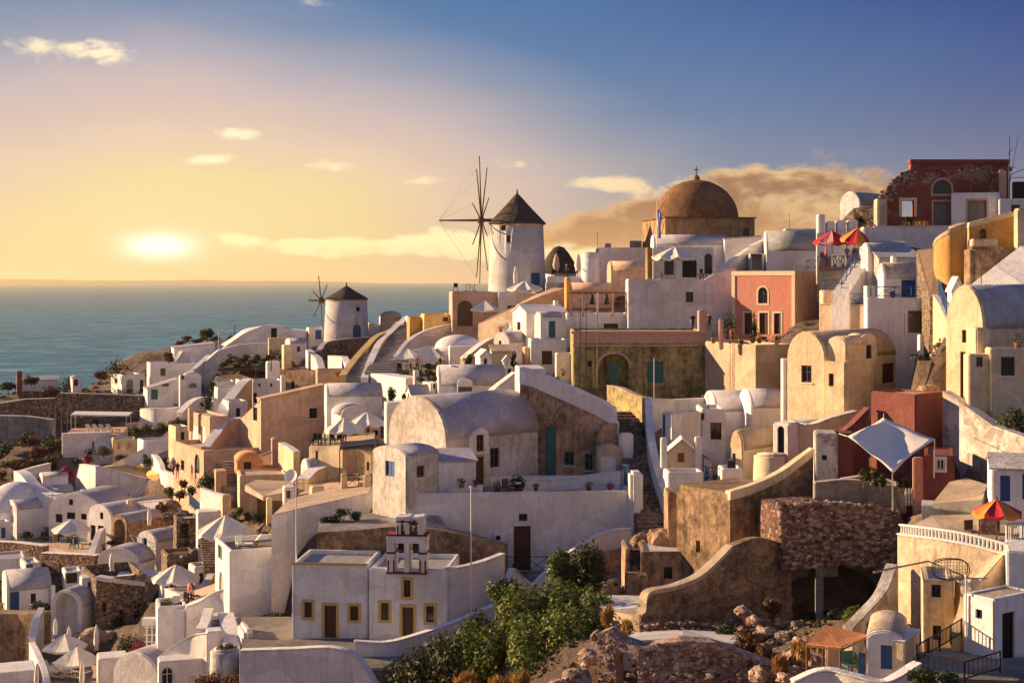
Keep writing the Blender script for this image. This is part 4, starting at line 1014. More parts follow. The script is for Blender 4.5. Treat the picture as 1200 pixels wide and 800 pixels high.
def pergola(label, pts, hpx, m='reed', pm='timber', name='pergola', th=.06, nb=0):
    W = [P(*p) for p in pts]; o = P(pts[0][0], pts[0][1] + hpx, pts[0][2]); root = thing(name, label, 'pergola', o); k = wm(hpx, pts[0][2])
    bm = bmesh.new(); a = [bm.verts.new(w - o) for w in W]; b = [bm.verts.new(w - o + Vector((0, 0, th))) for w in W]; n = len(W)
    bm.faces.new(a[::-1]); bm.faces.new(b)
    for i in range(n): bm.faces.new((a[i], a[(i + 1) % n], b[(i + 1) % n], b[i]))
    recalc(bm); mobj('roof', bm, m, root)
    for w in W:
        bm = bmesh.new(); q = w - o; tube(bm, (q.x * .97, q.y + .05, q.z - k - .3), (q.x * .97, q.y + .05, q.z - .01), .045); mobj('post', bm, pm, root)
    for i in range(n):
        bm = bmesh.new(); tube(bm, W[i] - o - Vector((0, 0, .06)), W[(i + 1) % n] - o - Vector((0, 0, .06)), .04); mobj('beam', bm, pm, root)
    return root
pergola('reed-roofed pergola of rusty canes below the rock slope', [(946, 755, 56.2), (986, 759, 55.2), (1017, 745, 58.5), (966, 733, 60)], 42)
H('wall_stub', 'pink plaster screen wall under the reed pergola', 'wall', 'peach', (None, 968, 987), (757, 800), 57, 5, 'plain', dep=.3); H('cabinet', 'blue wooden door panel beneath the reed pergola', 'door', 'blue', (None, 1006, 1014), (765, 800), 56.5, 0, 'plain', dep=.2, bev=.02)
FURN('chair', 'green garden chair under the reed pergola', 996, 792, 56.5, .3, None, 'teal')
RAIL('black iron handrail in front of the small cottages', 'iron', [(1074, 776, 55.2), (1127, 744, 57.8)], 20, cross=False, post=1.0); RAIL('black tubular railing along the cottage path', 'iron', [(1074, 785, 54.5), (1130, 798, 53), (1172, 785, 54.5)], 22, cross=False, post=1.6)
WALL('low white wall with rounded top at the pergola foot', 'white', [(930, 800, 840, 54.5), (965, 786, 830, 54.6), (1000, 793, 830, 54), (1040, 800, 840, 53.5), (1080, 778, 830, 54.3)], .4)
SLAB('concrete path before the small cottages', 'paving', [(1060, 795, 54.2), (1230, 800, 53.5), (1230, 770, 57), (1165, 772, 56.6), (1120, 756, 59), (1075, 765, 57.5)], 1.2, name='path', cat='path')
def cage():
    c = P(1114, 668, 59.5); rx, ry = wm(21, 59.5), wm(12, 59.5); b = P(1114, 676, 59.5)
    root = thing('wire_rack', 'oval black wire drying rack on the tower roof', 'rack', b); z = c.z - b.z + .05
    bm = bmesh.new(); N = 28
    pt = lambda t, f=1.0, y=0: Vector((math.copysign(abs(math.cos(t)) ** .7, math.cos(t)) * rx * f, y, z + math.copysign(abs(math.sin(t)) ** .7, math.sin(t)) * ry * f))
    for y in (-.12, .12):
        for i in range(N): tube(bm, pt(2 * math.pi * i / N, 1, y), pt(2 * math.pi * (i + 1) / N, 1, y), .022, None, 5)
        mobj('hoop', bm, 'iron', root); bm = bmesh.new()
    for i in range(1, 12): x = -rx + 2 * rx * i / 12; h_ = ry * math.sqrt(max(0, 1 - abs(x / rx) ** 3)); tube(bm, (x, 0, z - h_), (x, 0, z + h_), .008, None, 4)
    for i in range(1, 6): q = -ry + 2 * ry * i / 6; h_ = rx * math.sqrt(max(0, 1 - abs(q / ry) ** 3)); tube(bm, (-h_, .02, z + q), (h_, .02, z + q), .008, None, 4)
    mobj('mesh', bm, 'iron', root)
    bm = bmesh.new(); tube(bm, (-.1, -.14, z - ry * .75), (1.5, -.14, z - ry * .85), .03); tube(bm, (0, 0, -.3), (0, 0, z - ry), .03); mobj('bar', bm, 'greywood', root)
cage()
def plank(label, a, b, r=.05, m='greywood', name='beam', cat='beam'):
    a, b = P(*a), P(*b); root = put(mobj(name, (lambda bm: (tube(bm, (0, 0, 0), b - a, r, r * .8, 6), bm)[1])(bmesh.new()), m), label, cat); root.location = a; return root
plank('grey wooden spar jutting from the cream terrace wall', (1024, 670, 60), (1089, 657, 65.5))
POLE('slender white post at the corner of the white cottage', 1132, 676, 735, 57.5, .04)
WALL('warm plaster slope face below the cream terrace wall', 'peeling', [(1000, 736, 775, 63), (1020, 715, 765, 64), (1040, 692, 755, 65), (1053, 660, 745, 66.5)], .6, cap=None)
# ================================================================== cream houses right
c1 = H('cream_house', 'sunlit cream house with round gable and side tower', 'house', 'cream', (922, 967, 1072), (421, 492), 98.6, 46, 'vx', [('B', 945, 438, 12, 20, 'w', 'wood'), ('A', 1041, 437, 14, 23, 'd', 'wood')], rise=1.9, rm='tan', skirt=6)
c2 = H('x', 'x', 'x', 'cream', (966, 990, 1024), (424, 500), 97, 46, 'flat', [('B', 974, 445, 6, 15, 'w', 'wood')], skirt=6, par=.15, rm='cream')
MERGE(c2, c1, 'tower')
c3 = H('x', 'x', 'x', 'cream', (984, 992, 1016), (404, 430), 97.8, 46, 'vx', dep=1.6, rise=.55, skirt=.3, reg=False, bev=.1, ab=True); MERGE(c3, c1, 'hump')
c4 = H('x', 'x', 'x', 'cream', (None, 1008, 1028), (400, 424), 99.5, 30, 'vy', [('A', 1018, 412, 7, 16, 'w', 'wood')], dep=1.4, rise=.5, skirt=.3, reg=False, bev=.04, ab=True); MERGE(c4, c1, 'dormer')
H('chimney', 'thin white drainpipe column on the gable edge of the cream house', 'pipe', 'white', (None, 918, 923), (420, 500), 100.9, 30, 'plain', dep=.4, bev=.03)
s1 = H('vaulted_house', 'little cream vaulted house with sunlit end below the cream house', 'house', 'cream', (855, 870, 908), (528, 570), 96, 46, 'vx', [('B', 860, 540, 4, 18, 'd', 'blue')], rise=1.35, rm='tan')
s2 = H('house', 'white porch with narrow arched door and purple side wall', 'house', 'white', (905, 925, 962), (496, 570), 93.5, 50, 'plain', [('B', 915, 515, 8, 32, 'da', 'black')], bev=.12)
WALL('smooth white plaster wall curving up under the cream house', 'cream', [(925, 493, 520, 95), (950, 498, 530, 94), (975, 490, 530, 95), (1005, 482, 520, 96.5)], .5)
def drum(label, px, yt, yb, d, wpx, m, name='round_bastion', cat='bastion', taper=.92):
    b = P(px, yb, d); r = wm(wpx, d) / 2; h = wm(yb - yt, d); root = thing(name, label, cat, b)
    bm = bmesh.new(); lathe(bm, [(r * 1.05, -3), (r, 0), (r * taper, h), (r * taper - .12, h + .06), (0, h + .1)], 28); recalc(bm); mobj('wall', bm, m, root)
    bm = bmesh.new(); lathe(bm, [(0, h + .1), (r * taper * .8, h + .1), (r * taper * .8, h + .14), (0, h + .15)], 28); recalc(bm); mobj('roof', bm, m, root); REG.append((b.x, b.y, b.z)); return root
drum('round cream bastion below the arched door porch', 903, 534, 580, 90.5, 42, 'cream')
H('kerb', 'rounded step on top of the cream bastion', 'step', 'tan', (None, 905, 924), (532, 538), 89.8, 10, 'plain', dep=1, skirt=.6, reg=False, bev=.1)
# tall cream house far right
g1 = H('cream_house', 'tall sunlit cream house with round gable and slit window', 'house', 'cream', (1108, 1153, 1260), (386, 500), 86, 38, 'vx', [('B', 1130, 394, 6, 15, 'w', 'wood'), ('B', 1129, 440, 8, 56, 'd', 'wood')], rise=2.7, rm='roofwhite', skirt=5)
g2 = H('x', 'x', 'x', 'cream', (None, 1144, 1160), (384, 480), 84.5, 30, 'flat', dep=1.2, par=.08); MERGE(g2, g1, 'stack')
g3 = H('x', 'x', 'x', 'cream', (1129, 1135, 1162), (415, 495), 82.8, 25, 'plain', [('A', 1148, 424, 8, 12, 'w', 'greywood')], dep=1.5); MERGE(g3, g1, 'lower_block')
g4 = H('x', 'x', 'x', 'cream', (None, 1160, 1250), (408, 505), 82.4, 8, 'flat', [('A', 1181, 429, 16, 22, 'w', 'wood')], dep=4, par=.15); MERGE(g4, g1, 'wing')
H('bell_gable', 'small white pointed belfry beside the tall cream house', 'belfry', 'white', (1110, 1116, 1128), (338, 372), 92, 25, 'gy', [('A', 1121, 345, 4, 9, 'oa')], dep=.8, rise=.7, rm='white')
WALL('white stair wall with sunlit edge beside blue handrail', 'cream', [(1093, 346, 400, 97), (1101, 358, 400, 95), (1110, 378, 410, 92)], .4, cap='white'); RAIL('blue handrail on the steps by the tall cream house', 'blue', [(1100, 345, 96), (1113, 378, 92)], 18, cross=False)
BUSH('dark bush with pots behind the tall cream house wing', 1190, 520, 79.5, 16, 48, 900, .09, 'darkleaf', lumps=8); POTPLANT('terracotta pot with round plant on the cream wing roof', 1193, 409, 83.6, 17, 'darkleaf'); POTPLANT('terracotta pot with green shrub below the cream wing', 1172, 508, 80.5, 20, 'leaf')
ROCK('ochre rounded rock mound below the tall cream house', 1115, 452, 92, 30, 'yellow', sq=.55); ROCK('smaller ochre rock hump beside the red house roof', 1090, 458, 90.5, 18, 'brown', sq=.7)
for i in range(9): ROCK('loose stone on the stepped border above the ochre mound', 1078 + i * 4.6, 452 - i * 9, 92.5 + i * .35, 5 + (i % 3), 'drystone', 'border stones above the ochre mound')
# ================================================================== right middle: white house with blue railing
w1 = H('white_house', 'white two-storey house with brown framed window under blue railing', 'house', 'white', (1010, 1016, 1102), (349, 420), 106, 6, 'flat', [('A', 1075, 377, 22, 26, 'w', 'brownframe')], dep=7, par=.1, rm='greywhite', skirt=8)
RAIL('blue railing with crossed panels along the white house terrace', 'blue', [(1028, 348, 106.2), (1088, 348, 106.4)], 12)
H('house', 'white house with dusty vaulted roof and blue door on the terrace', 'house', 'white', (1028, 1036, 1090), (327, 349), 109, 20, 'vx', [('A', 1065, 338, 17, 20, 'd', 'blue')], rise=1.25, rm='oldwhite')
H('house', 'sloping white plaster roof rising behind the blue door house', 'house', 'oldwhite', (1012, 1030, 1078), (302, 345), 113, 20, 'shed', dep=6, rise=1.4)
H('house', 'white vaulted roof with curved flank above the blue railing', 'house', 'white', (1008, 1018, 1060), (296, 350), 115, 25, 'vx', rise=.8)
H('sign_box', 'white cabinet with dark marks at the blue stair foot', 'cabinet', 'whitetrim', (1012, 1016, 1026), (335, 349), 106.6, 20, 'plain', [('A', 1020.5, 338.5, 2, 2, 'w', 'black'), ('A', 1020.5, 342, 2, 2, 'w', 'black'), ('A', 1020.5, 345.5, 2, 2, 'w', 'black')], dep=.5, skirt=.1, reg=False, bev=.02)
WALL('stained plaster terrace wall beneath the blue stairs', 'tan', [(960, 357, 392, 113), (1016, 358, 400, 110)], .5, smooth=False, cap='tan')
H('house', 'sunlit plaster block behind the blue stair rail', 'house', 'peach', (960, 965, 981), (340, 360), 114, 15, 'plain', dep=2)
RAIL('short blue railing on the sunlit plaster block by the stairs', 'blue', [(964, 341, 113.5), (981, 341, 113.2)], 13); RAIL('blue railing at the foot of the blue stairs', 'blue', [(985, 357, 111.6), (1008, 357, 110.6)], 13); RAIL('steep blue railing climbing beside the stairs', 'blue', [(986, 336, 112), (1012, 298, 117)], 16)
STAIRS('white steps climbing between blue railings', 'white', (985, 345, 111), (1011, 306, 117.5), 1.4, 14, deep=3.2)
# parasols and crowd terrace
UMB('red cloth parasol on the upper cafe terrace', 975, 270, 121, 44, 13, 312, 8, 'redcloth', None, m2='rosecloth'); UMB('orange parasol tilted over the upper cafe terrace', 998, 266, 119.5, 36, 15, 308, 8, 'orangecloth', None, tilt=14, m2='redcloth')
SLAB('cafe terrace floor with blue rails under bright parasols', 'paving', [(958, 318, 117), (1014, 314, 116), (1016, 300, 123), (960, 302, 124)], 2.5, top='wood')
RAIL('blue cafe terrace railing under the red parasol', 'blue', [(958, 316, 117.2), (1012, 314, 116.4)], 15)
for i, (px, py) in enumerate([(965, 309), (972, 311), (1003, 309), (997, 307)]): FURN('chair', ['dark chair beneath the red parasol edge', 'dark chair by the blue cafe rail under red cloth', 'dark chair under the orange parasol', 'dark chair behind the white trellis panels'][i], px, py, 119, i * 1.3)
for i, px in enumerate((979, 988)):
    b = P(px, 314, 117.6); root = thing('trellis_panel', ['white crossed trellis panel on the cafe rail, next to red cloth', 'white crossed trellis panel on the cafe rail, next to orange cloth'][i], 'panel', b); w_, h_ = wm(8, 117.6), wm(16, 117.6)
    for (x0, x1, z0, z1) in ((-w_ / 2, w_ / 2, 0, .08), (-w_ / 2, w_ / 2, h_ - .08, h_), (-w_ / 2, -w_ / 2 + .08, .08, h_ - .08), (w_ / 2 - .08, w_ / 2, .08, h_ - .08)):
        bm = bmesh.new(); box(bm, x0, x1, -.03, .03, z0, z1); mobj('frame', bm, 'whitetrim', root)
    bm = bmesh.new(); tube(bm, (-w_ / 2, 0, .05), (w_ / 2, 0, h_ - .05), .035); tube(bm, (w_ / 2, .01, .05), (-w_ / 2, .01, h_ - .05), .035); mobj('cross', bm, 'whitetrim', root)
# battlement-like chimneys
for i, (px, yt, w_) in enumerate([(963, 251, 8), (974, 262, 9), (986, 261, 9), (1000, 260, 11)]):
    H('chimney', ['tall white chimney with dark flue at the row end', 'short round-topped white chimney beside the tall one', 'white chimney between short neighbours above the red cloth', 'broad white chimney next to the ruined wall'][i], 'chimney', 'white', (None, px - w_ / 2, px + w_ / 2), (yt, 285), 126, 12, 'vy' if i else 'flat', dep=1.0, rise=.2, par=.06, skirt=3, rm='white')
WALL('white parapet under the row of chimneys', 'white', [(957, 274, 300, 125.6), (1012, 272, 300, 125)], .5, smooth=False)
H('pillar', 'white sunlit corner pillar beside the ruined red house', 'pillar', 'white', (1007, 1011, 1026), (266, 300), 123, 30, 'plain', dep=1.2, bev=.12)
WALL('long white wall below the ruined red house', 'white', [(1024, 266, 300, 123), (1116, 265, 300, 122)], .6, smooth=False)
# ================================================================== ruined red house on the skyline
def ruin():
    d = 126.0; o = P(1100, 266, d); root = thing('ruined_house', 'ruined red plaster house with broken stone gable and arched fanlight', 'house', o)
    q = lambda px, py: ((px - 1100) / F * d, (266 - py) / F * d)
    out = [q(1027, 285), q(1182, 285), q(1182, 191), q(1068, 191), q(1067, 199), q(1061, 201), q(1056, 203), q(1053, 208), q(1047, 210), q(1045, 216), q(1040, 219), q(1037, 226), q(1033, 229), q(1031, 236), q(1026, 238)]
    bm = bmesh.new(); prism(bm, out, lambda a, z: (a, 0, z), lambda a, z: (a, .8, z)); recalc(bm); body = mobj('wall', bm, 'ruinred', root); cut = bmesh.new()
    fc = Face((0, 0, 0), (1, 0, 0), (0, -1, 0))
    def opn(px, py, w, h, kind, mat=None, sur=None, deep=.2): a0, zb = q(px - w / 2, py + h / 2); a1, zt = q(px + w / 2, py - h / 2); opening(root, fc, a0, a1, zb, zt, kind, mat, sur, cut, deep)
    opn(1104, 251, 20, 29, 'd', 'greywood', 'pinktrim', .3); opn(1104, 219, 22, 17, 'wa', 'greywood', 'pinktrim', .3)
    a0, zb = q(1057, 254); a1, zt = q(1071, 235); prism(cut, outline(a0, a1, zb, zt, False), lambda a, z: (a, 1.2, z), lambda a, z: (a, -.5, z))
    bm = bmesh.new()
    for r_ in ((a0 - .25, a0, zb, zt + .25), (a1, a1 + .25, zb, zt + .25), (a0, a1, zt, zt + .25)): box(bm, r_[0], r_[1], -.05, .3, r_[2], r_[3])
    mobj('surround', bm, 'creamtrim', root); BOOL.append((body, cut))
    bm = bmesh.new(); a0, z0 = q(1066, 192); a1, z1 = q(1183, 187); box(bm, a0, a1, -.22, .9, z0, z1); bevel(bm, .05); mobj('cornice', bm, 'red', root)
    edge = [q(1182, 196), q(1068, 200), q(1056, 204), q(1046, 213), q(1038, 224), q(1030, 234), q(1027, 245)]
    def fn():
        t = rnd.random() * (len(edge) - 1); i = int(t); t -= i; x = edge[i][0] * (1 - t) + edge[i + 1][0] * t; z = edge[i][1] * (1 - t) + edge[i + 1][1] * t
        return Vector((x + rnd.uniform(-.1, .45), rnd.choice((0.0, 0.0, rnd.uniform(0, .8))), z - abs(rnd.gauss(0, .45)))), Vector((rnd.uniform(-.3, 0), -1, 0)).normalized()
    stones_on(root, fn, 420, .09, .24)
    REG.append((o.x - 5, o.y, o.z)); REG.append((o.x, o.y, o.z)); REG.append((o.x + 6, o.y, o.z))
ruin()
H('wall_stub', 'broken cream wall end at the ruin corner', 'wall', 'tan', (1024, 1028, 1040), (233, 270), 125, 25, 'plain', dep=1.0)
H('house', 'white walled-up front with planked window beside the ruin', 'house', 'white', (None, 1115, 1172), (226, 270), 124.6, 2, 'plain', [('A', 1145, 249, 22, 28, 's', 'greywood', 'pinktrim')], dep=1.2)
H('house', 'dark-roofed low house at the skyline beside the mast', 'house', 'white', (None, 1171, 1240), (233, 262), 122, 3, 'flat', [('A', 1190, 244, 10, 8, 'w', 'black')], dep=5, rm='black')
H('house', 'dark iron water tank room on the skyline', 'house', 'black', (None, 1186, 1240), (213, 233), 124, 0, 'plain', dep=3, skirt=.5, reg=False)
H('chimney', 'pink plaster chimney between the ruin and the mast', 'chimney', 'pinktrim', (None, 1171, 1180), (199, 232), 124, 5, 'flat', dep=.8, par=.05, skirt=1, reg=False)
def mast():
    b = P(1183, 226, 123.5); root = thing('antenna_mast', 'thin antenna mast with rods beside the ruined house', 'antenna', b); k = 123.5 / F
    bm = bmesh.new(); tube(bm, (0, 0, -1), (0, 0, 66 * k), .05, .03); mobj('shaft', bm, 'iron', root)
    for a, c in (((0, 10), (10, 66)), ((-2, 45), (4, 52)), ((0, 30), (8, 30))):
        bm = bmesh.new(); tube(bm, (a[0] * k, 0, a[1] * k), (c[0] * k, 0, c[1] * k), .025); mobj('rod', bm, 'iron', root)
    bm = bmesh.new()
    for i in range(8): t0, t1 = i / 8, (i + 1) / 8; tube(bm, ((0 + 30 * t0) * k, 0, (20 + 18 * t0 - 8 * t0 * t0) * k), ((30 * t1) * k, 0, (20 + 18 * t1 - 8 * t1 * t1) * k), .03)
    tube(bm, (0, 0, 18 * k), (30 * k, 0, 18 * k), .03); mobj('arm', bm, 'iron', root)
mast()
H('vaulted_house', 'white vaulted chapel end on the skyline beside the ruin', 'house', 'white', (984, 1008, 1040), (240, 268), 139, 48, 'vx', rise=1.35, rm='greyroof')
rs = WALL('rough brown stone wall before the skyline vault', 'drystone', [(986, 258, 275, 132), (1000, 244, 275, 131), (1026, 240, 275, 130)], .6, cap=None, smooth=False)
BUSH('dark shrub growing by the rough skyline wall', 1007, 266, 129, 10, 15, 300, .12, 'darkleaf'); BUSH('ochre dry grass at the ruin doorstep', 1078, 267, 124.2, 20, 9, 260, .12, 'drygrass', name='grass_tuft', cat='grass', up=True); BUSH('dark weeds below the ruin window opening', 1063, 266, 124.4, 9, 12, 200, .1, 'darkleaf')
# ================================================================== ochre shells far right
WALL('ochre bowl-shaped plaster wall with pale rim below the ruin', 'ochre', [(1094, 287, 345, 103.5), (1097, 280, 345, 102), (1105, 274, 345, 101), (1116, 268, 340, 100.5), (1133, 262, 335, 101)], .8, cap='tan', cov=.25)
w_ = WALL('orange plaster wall with small round niche', 'ochre', [(1136, 262, 300, 101.4), (1165, 254, 300, 101.2), (1192, 248, 300, 101)], .8, cap='cream', cov=.3, smooth=False); WOPEN(w_, [(1152, 274, 8, 12, 'oa')])
H('bench', 'cream ledge beneath the niche wall', 'ledge', 'cream', (1134, 1140, 1170), (280, 290), 99.5, 20, 'plain', dep=1, skirt=2)
H('house', 'brown plaster shed with rounded sunlit end', 'house', 'brown', (1127, 1140, 1190), (288, 335), 97, 35, 'plain', bev=.25, rm='tan', dep=None)
H('pillar', 'cream corner tower at the end of the niche wall', 'pillar', 'cream', (1187, 1194, 1225), (244, 300), 98.5, 30, 'plain', bev=.1)
SLAB('broad white plaster slope rising behind the brown shed', 'white', [(1138, 333, 93.5), (1200, 336, 91), (1250, 336, 90), (1250, 285, 97), (1196, 288, 97), (1165, 312, 95)], 4, name='slope_roof', cat='roof')
rp = SLAB('rough stony path beside the ochre bowl', 'drystone', [(1074, 293, 108.5), (1096, 291, 106.5), (1106, 347, 99), (1090, 349, 99.5)], 4, name='path', cat='path', top='earthy')

# ================================================================== windmills
def mill(name, label, px, ytop, ybot, wt, wb, yapex, weave, d, wins, m='white', hub=None, blade=None, nb=12, axle=60, tiltplane=9, yaw=0):
    b = P(px, ybot, d); k = d / F; root = thing(name, label, 'windmill', b)
    h = (ybot - ytop) * k; r0, r1 = wb * k / 2, wt * k / 2
    bm = bmesh.new(); lathe(bm, [(0, -3), (r0 * 1.02, -3), (r0, 0), (r0 * .55 + r1 * .45, h * .45), (r1, h), (r1 * .9, h + .02), (0, h + .02)], 48); recalc(bm); body = mobj('tower', bm, m, root)
    cut = bmesh.new()
    for (wx, wy, ww, wh, kind, mat) in wins:
        t = (wx - px) * k; zc = (ybot - wy) * k; f = zc / h; r = r0 + (r1 - r0) * f; an = math.asin(max(-.98, min(.98, t / r)))
        out = Vector((math.sin(an), -math.cos(an), 0)); dr = Vector((math.cos(an), math.sin(an), 0))
        hw = ww * k / 2 / max(.4, math.cos(an)); fc = Face(out * (r - .03), dr, out)
        opening(root, fc, -hw, hw, zc - wh * k / 2, zc + wh * k / 2, kind, mat, None, cut, .3)
    BOOL.append((body, cut))
    ha = (ytop - yapex) * k; re = weave * k / 2; bm = bmesh.new()
    prof = [(r1 * .9, h + .03), (re, h - .12), (re * 1.02, h + .02), (re * .72, h + ha * .30), (re * .42, h + ha * .60), (re * .14, h + ha * .9), (.12, h + ha * 1.0), (.07, h + ha * 1.0 + .5), (0, h + ha + .55)]
    lathe(bm, prof, 40, smooth=False, jit=.02); recalc(bm); mobj('thatched_cap', bm, 'thatch', root)
    bm = bmesh.new(); lathe(bm, [(r1 * 1.0, h - .35), (r1 * 1.025, h - .3), (r1 * 1.025, h - .1), (r1 * .99, h - .05)], 48); recalc(bm); mobj('eave_ring', bm, 'peach', root)
    hx, hz = (hub[0] - px) * k, (ybot - hub[1]) * k; ax = Vector((-math.cos(yaw), -math.sin(yaw), .0)); hc = Vector((hx, -math.sin(yaw) * abs(hx), hz))
    bm = bmesh.new(); tube(bm, Vector((0, 0, hz)), hc, .22, .2, 8); tube(bm, hc, hc + ax * axle * k, .16, .09, 8); mobj('axle', bm, 'timber', root)
    tip = hc + ax * axle * k; e1 = Vector((math.sin(yaw), -math.cos(yaw), 0)); e2 = Vector((0, 0, 1))
    tips = []
    for i in range(nb):
        an = 2 * math.pi * (i + .35) / nb; dv = e1 * math.cos(an) + e2 * math.sin(an); L = blade * k * rnd.uniform(.95, 1.0); q = hc + dv * L + ax * rnd.uniform(-.3, .3) + Vector((0, 0, 0)); tips.append(q)
        bm = bmesh.new(); tube(bm, hc, q, .1, .06, 6); mobj('spoke', bm, 'timber', root)
    for i in range(nb):
        bm = bmesh.new(); tube(bm, tip, tips[i], .009, None, 4); mobj('stay', bm, 'greywood', root)
    bm = bmesh.new(); lathe(bm, [(0, -.45), (.42, -.4), (.45, .3), (0, .35)], 10, Matrix.Translation(hc) @ Matrix.Rotation(yaw, 4, 'Z') @ Matrix.Rotation(R(90), 4, 'Y')); recalc(bm); mobj('hub', bm, 'timber', root)
    REG.append((b.x, b.y, b.z)); return root
mill('windmill', 'large white windmill with thatched cap and bare spoked sails on the ridge', 606, 262, 342, 61, 68, 227, 66, 178, [(590, 267, 6, 8, 'w', 'black'), (596, 281, 5, 8, 'w', 'black'), (628, 327, 11, 14, 'd', 'blue')], m='greywhite', hub=(564, 258), blade=78, axle=50, nb=10, yaw=R(-5))
mill('windmill', 'small grey-white windmill with dark cap above the stone terrace', 406, 350, 404, 48, 53, 335, 50, 212, [(422, 362, 4, 5, 'w', 'black'), (421, 388, 9, 17, 'da', 'blue')], m='greywhite', hub=(375, 352), blade=31, axle=16, nb=6, yaw=R(-16))
def thatched_hut():
    b = P(655, 325, 190); k = 190 / F; root = thing('thatched_hut', 'dark rounded thatched hut behind the large windmill', 'hut', b)
    bm = bmesh.new(); lathe(bm, [(21 * k, -3), (20 * k, 8 * k), (0, 8 * k)], 32); recalc(bm); mobj('wall', bm, 'white', root)
    bm = bmesh.new(); lathe(bm, [(22 * k, 5 * k), (22 * k, 8 * k), (18 * k, 18 * k), (12 * k, 28 * k), (6 * k, 35 * k), (0, 37 * k)], 32, jit=.015); recalc(bm); mobj('thatched_roof', bm, 'thatch', root); REG.append((b.x, b.y, b.z))
thatched_hut()
# mill base terrace
mb = H('terrace_house', 'peach block with deep arched porch below the large windmill', 'house', 'peach', (526, 530, 584), (342, 388), 166, 6, 'flat', [('A', 545, 367, 18, 30, 'da', 'timber')], dep=8, par=.3, rm='paving')
H('terrace_house', 'white shaded block with low dark window under the mill terrace', 'house', 'white', (None, 584, 630), (343, 385), 165, 2, 'flat', [('A', 600, 361, 11, 6, 'w', 'wood')], dep=9, par=.3, rm='paving')
UMB('wide cream parasol on the windmill terrace', 615, 329, 163, 44, 9, 345, 8, 'canvas', None); UMB('square cream canopy over the arched porch below the mill', 568, 352, 162, 40, 10, 384, 4, 'canvas', None, rz=.6)
for i, (px, py) in enumerate([(534, 341), (546, 341), (552, 341), (556, 341)]): FURN(('chair', 'table')[i % 2], ['dark chair alone at the corner of the arched block roof', 'small table on the arched block roof', 'dark chair drawn to the roof-terrace table', 'second little table on the arched block roof'][i], px, py, 170 + i * .3, i * .8, None, 'black')
H('house', 'ochre low block beside the arched porch', 'house', 'yellow', (493, 497, 527), (368, 392), 170, 8, 'flat', [('A', 522, 374, 6, 5, 'w', 'black')], dep=4)
H('house', 'small ochre block stepping down beside the arched porch', 'house', 'ochre', (None, 480, 498), (372, 395), 172, 5, 'flat', dep=4)
FOLDED('folded cream parasol beside the windmill door', 604, 312, 340, 172, 5); FOLDED('folded brownish parasol before the thatched hut', 652, 297, 325, 172, 8, 'tan'); FOLDED('folded cream parasol between thatched hut and white apse', 677, 297, 325, 172, 7)
H('terrace_wall', 'white speckled terrace wall beneath the windmill cafe', 'wall', 'peeling', (None, 640, 664), (331, 352), 163, 2, 'plain', dep=2.5)
H('terrace', 'white cafe terrace beneath the folded parasols', 'terrace', 'white', (None, 641, 700), (324, 350), 168, 1, 'flat', dep=8, par=.15, rm='paving')
for i, px in enumerate((649, 658, 690, 668)): FURN('chair', ['dark cafe chair touching the windmill', 'dark cafe chair before the thatched hut', 'dark cafe chair beside the white apse', 'dark cafe chair between two folded parasols'][i], px, 325, 170 + i * .4, i, None, 'black')
# ================================================================== domed church
def church():
    d = 172; k = d / F; b = P(816, 330, d); root = thing('domed_church', 'old church with brown plaster dome and square drum', 'church', b); z = lambda py: (330 - py) * k
    bm = bmesh.new(); lathe(bm, [(49 * k * math.cos(t), z(257) + 46 * k * math.sin(t)) for t in [i / 14 * math.pi / 2 for i in range(14)]] + [(0, z(257) + 46 * k)], 48); recalc(bm); mobj('dome', bm, 'domebrown', root)
    bm = bmesh.new(); box(bm, -52 * k, 54 * k, -50 * k, 50 * k, -6, z(258), Matrix.Rotation(R(10), 4, 'Z')); bevel(bm, .08); body = mobj('drum', bm, 'drum', root)
    fc = Face(Matrix.Rotation(R(10), 4, 'Z') @ Vector((0, -50 * k, 0)), (math.cos(R(10)), math.sin(R(10)), 0), (math.sin(R(10)), -math.cos(R(10)), 0)); cut = bmesh.new()
    opening(root, fc, 40 * k, 47 * k, z(280), z(268), 'wa', 'wood', None, cut); BOOL.append((body, cut))
    bm = bmesh.new(); box(bm, -53.5 * k, 55.5 * k, -51.5 * k, 51.5 * k, z(258), z(256.3), Matrix.Rotation(R(10), 4, 'Z')); bevel(bm, .05); mobj('cornice', bm, 'domebrown', root)
    bm = bmesh.new(); zt = z(257) + 46 * k; lathe(bm, [(.45, zt - .12), (.42, zt + .3), (.25, zt + .55), (0, zt + .75)], 14); recalc(bm); mobj('lantern', bm, 'drum', root)
    bm = bmesh.new(); box(bm, -.05, .05, -.05, .05, zt + .6, zt + 1.6); box(bm, -.3, .3, -.051, .051, zt + 1.2, zt + 1.3); mobj('cross', bm, 'iron', root)
    REG.append((b.x, b.y, b.z)); REG.append((b.x + 6, b.y, b.z)); REG.append((b.x - 6, b.y, b.z))
church()
H('vaulted_house', 'long pale vault in front of the domed church', 'house', 'white', (762, 766, 852), (287, 330), 160, 6, 'vx', dep=4.5, rise=1.2)
H('house', 'white block stepping up beside the pale vault', 'house', 'white', (None, 849, 892), (280, 330), 158, 4, 'shedx', dep=5, rise=.3)
WALL('diagonal pale stair wall descending before the church', 'white', [(834, 327, 340, 149), (860, 305, 340, 152), (885, 287, 335, 155), (897, 281, 335, 156)], .6, smooth=False, cap='white')
H('house', 'dark doorway passage beside the tall white house', 'house', 'greywhite', (None, 879, 896), (297, 330), 151, 5, 'plain', [('A', 887, 307, 12, 18, 'o')], dep=3)
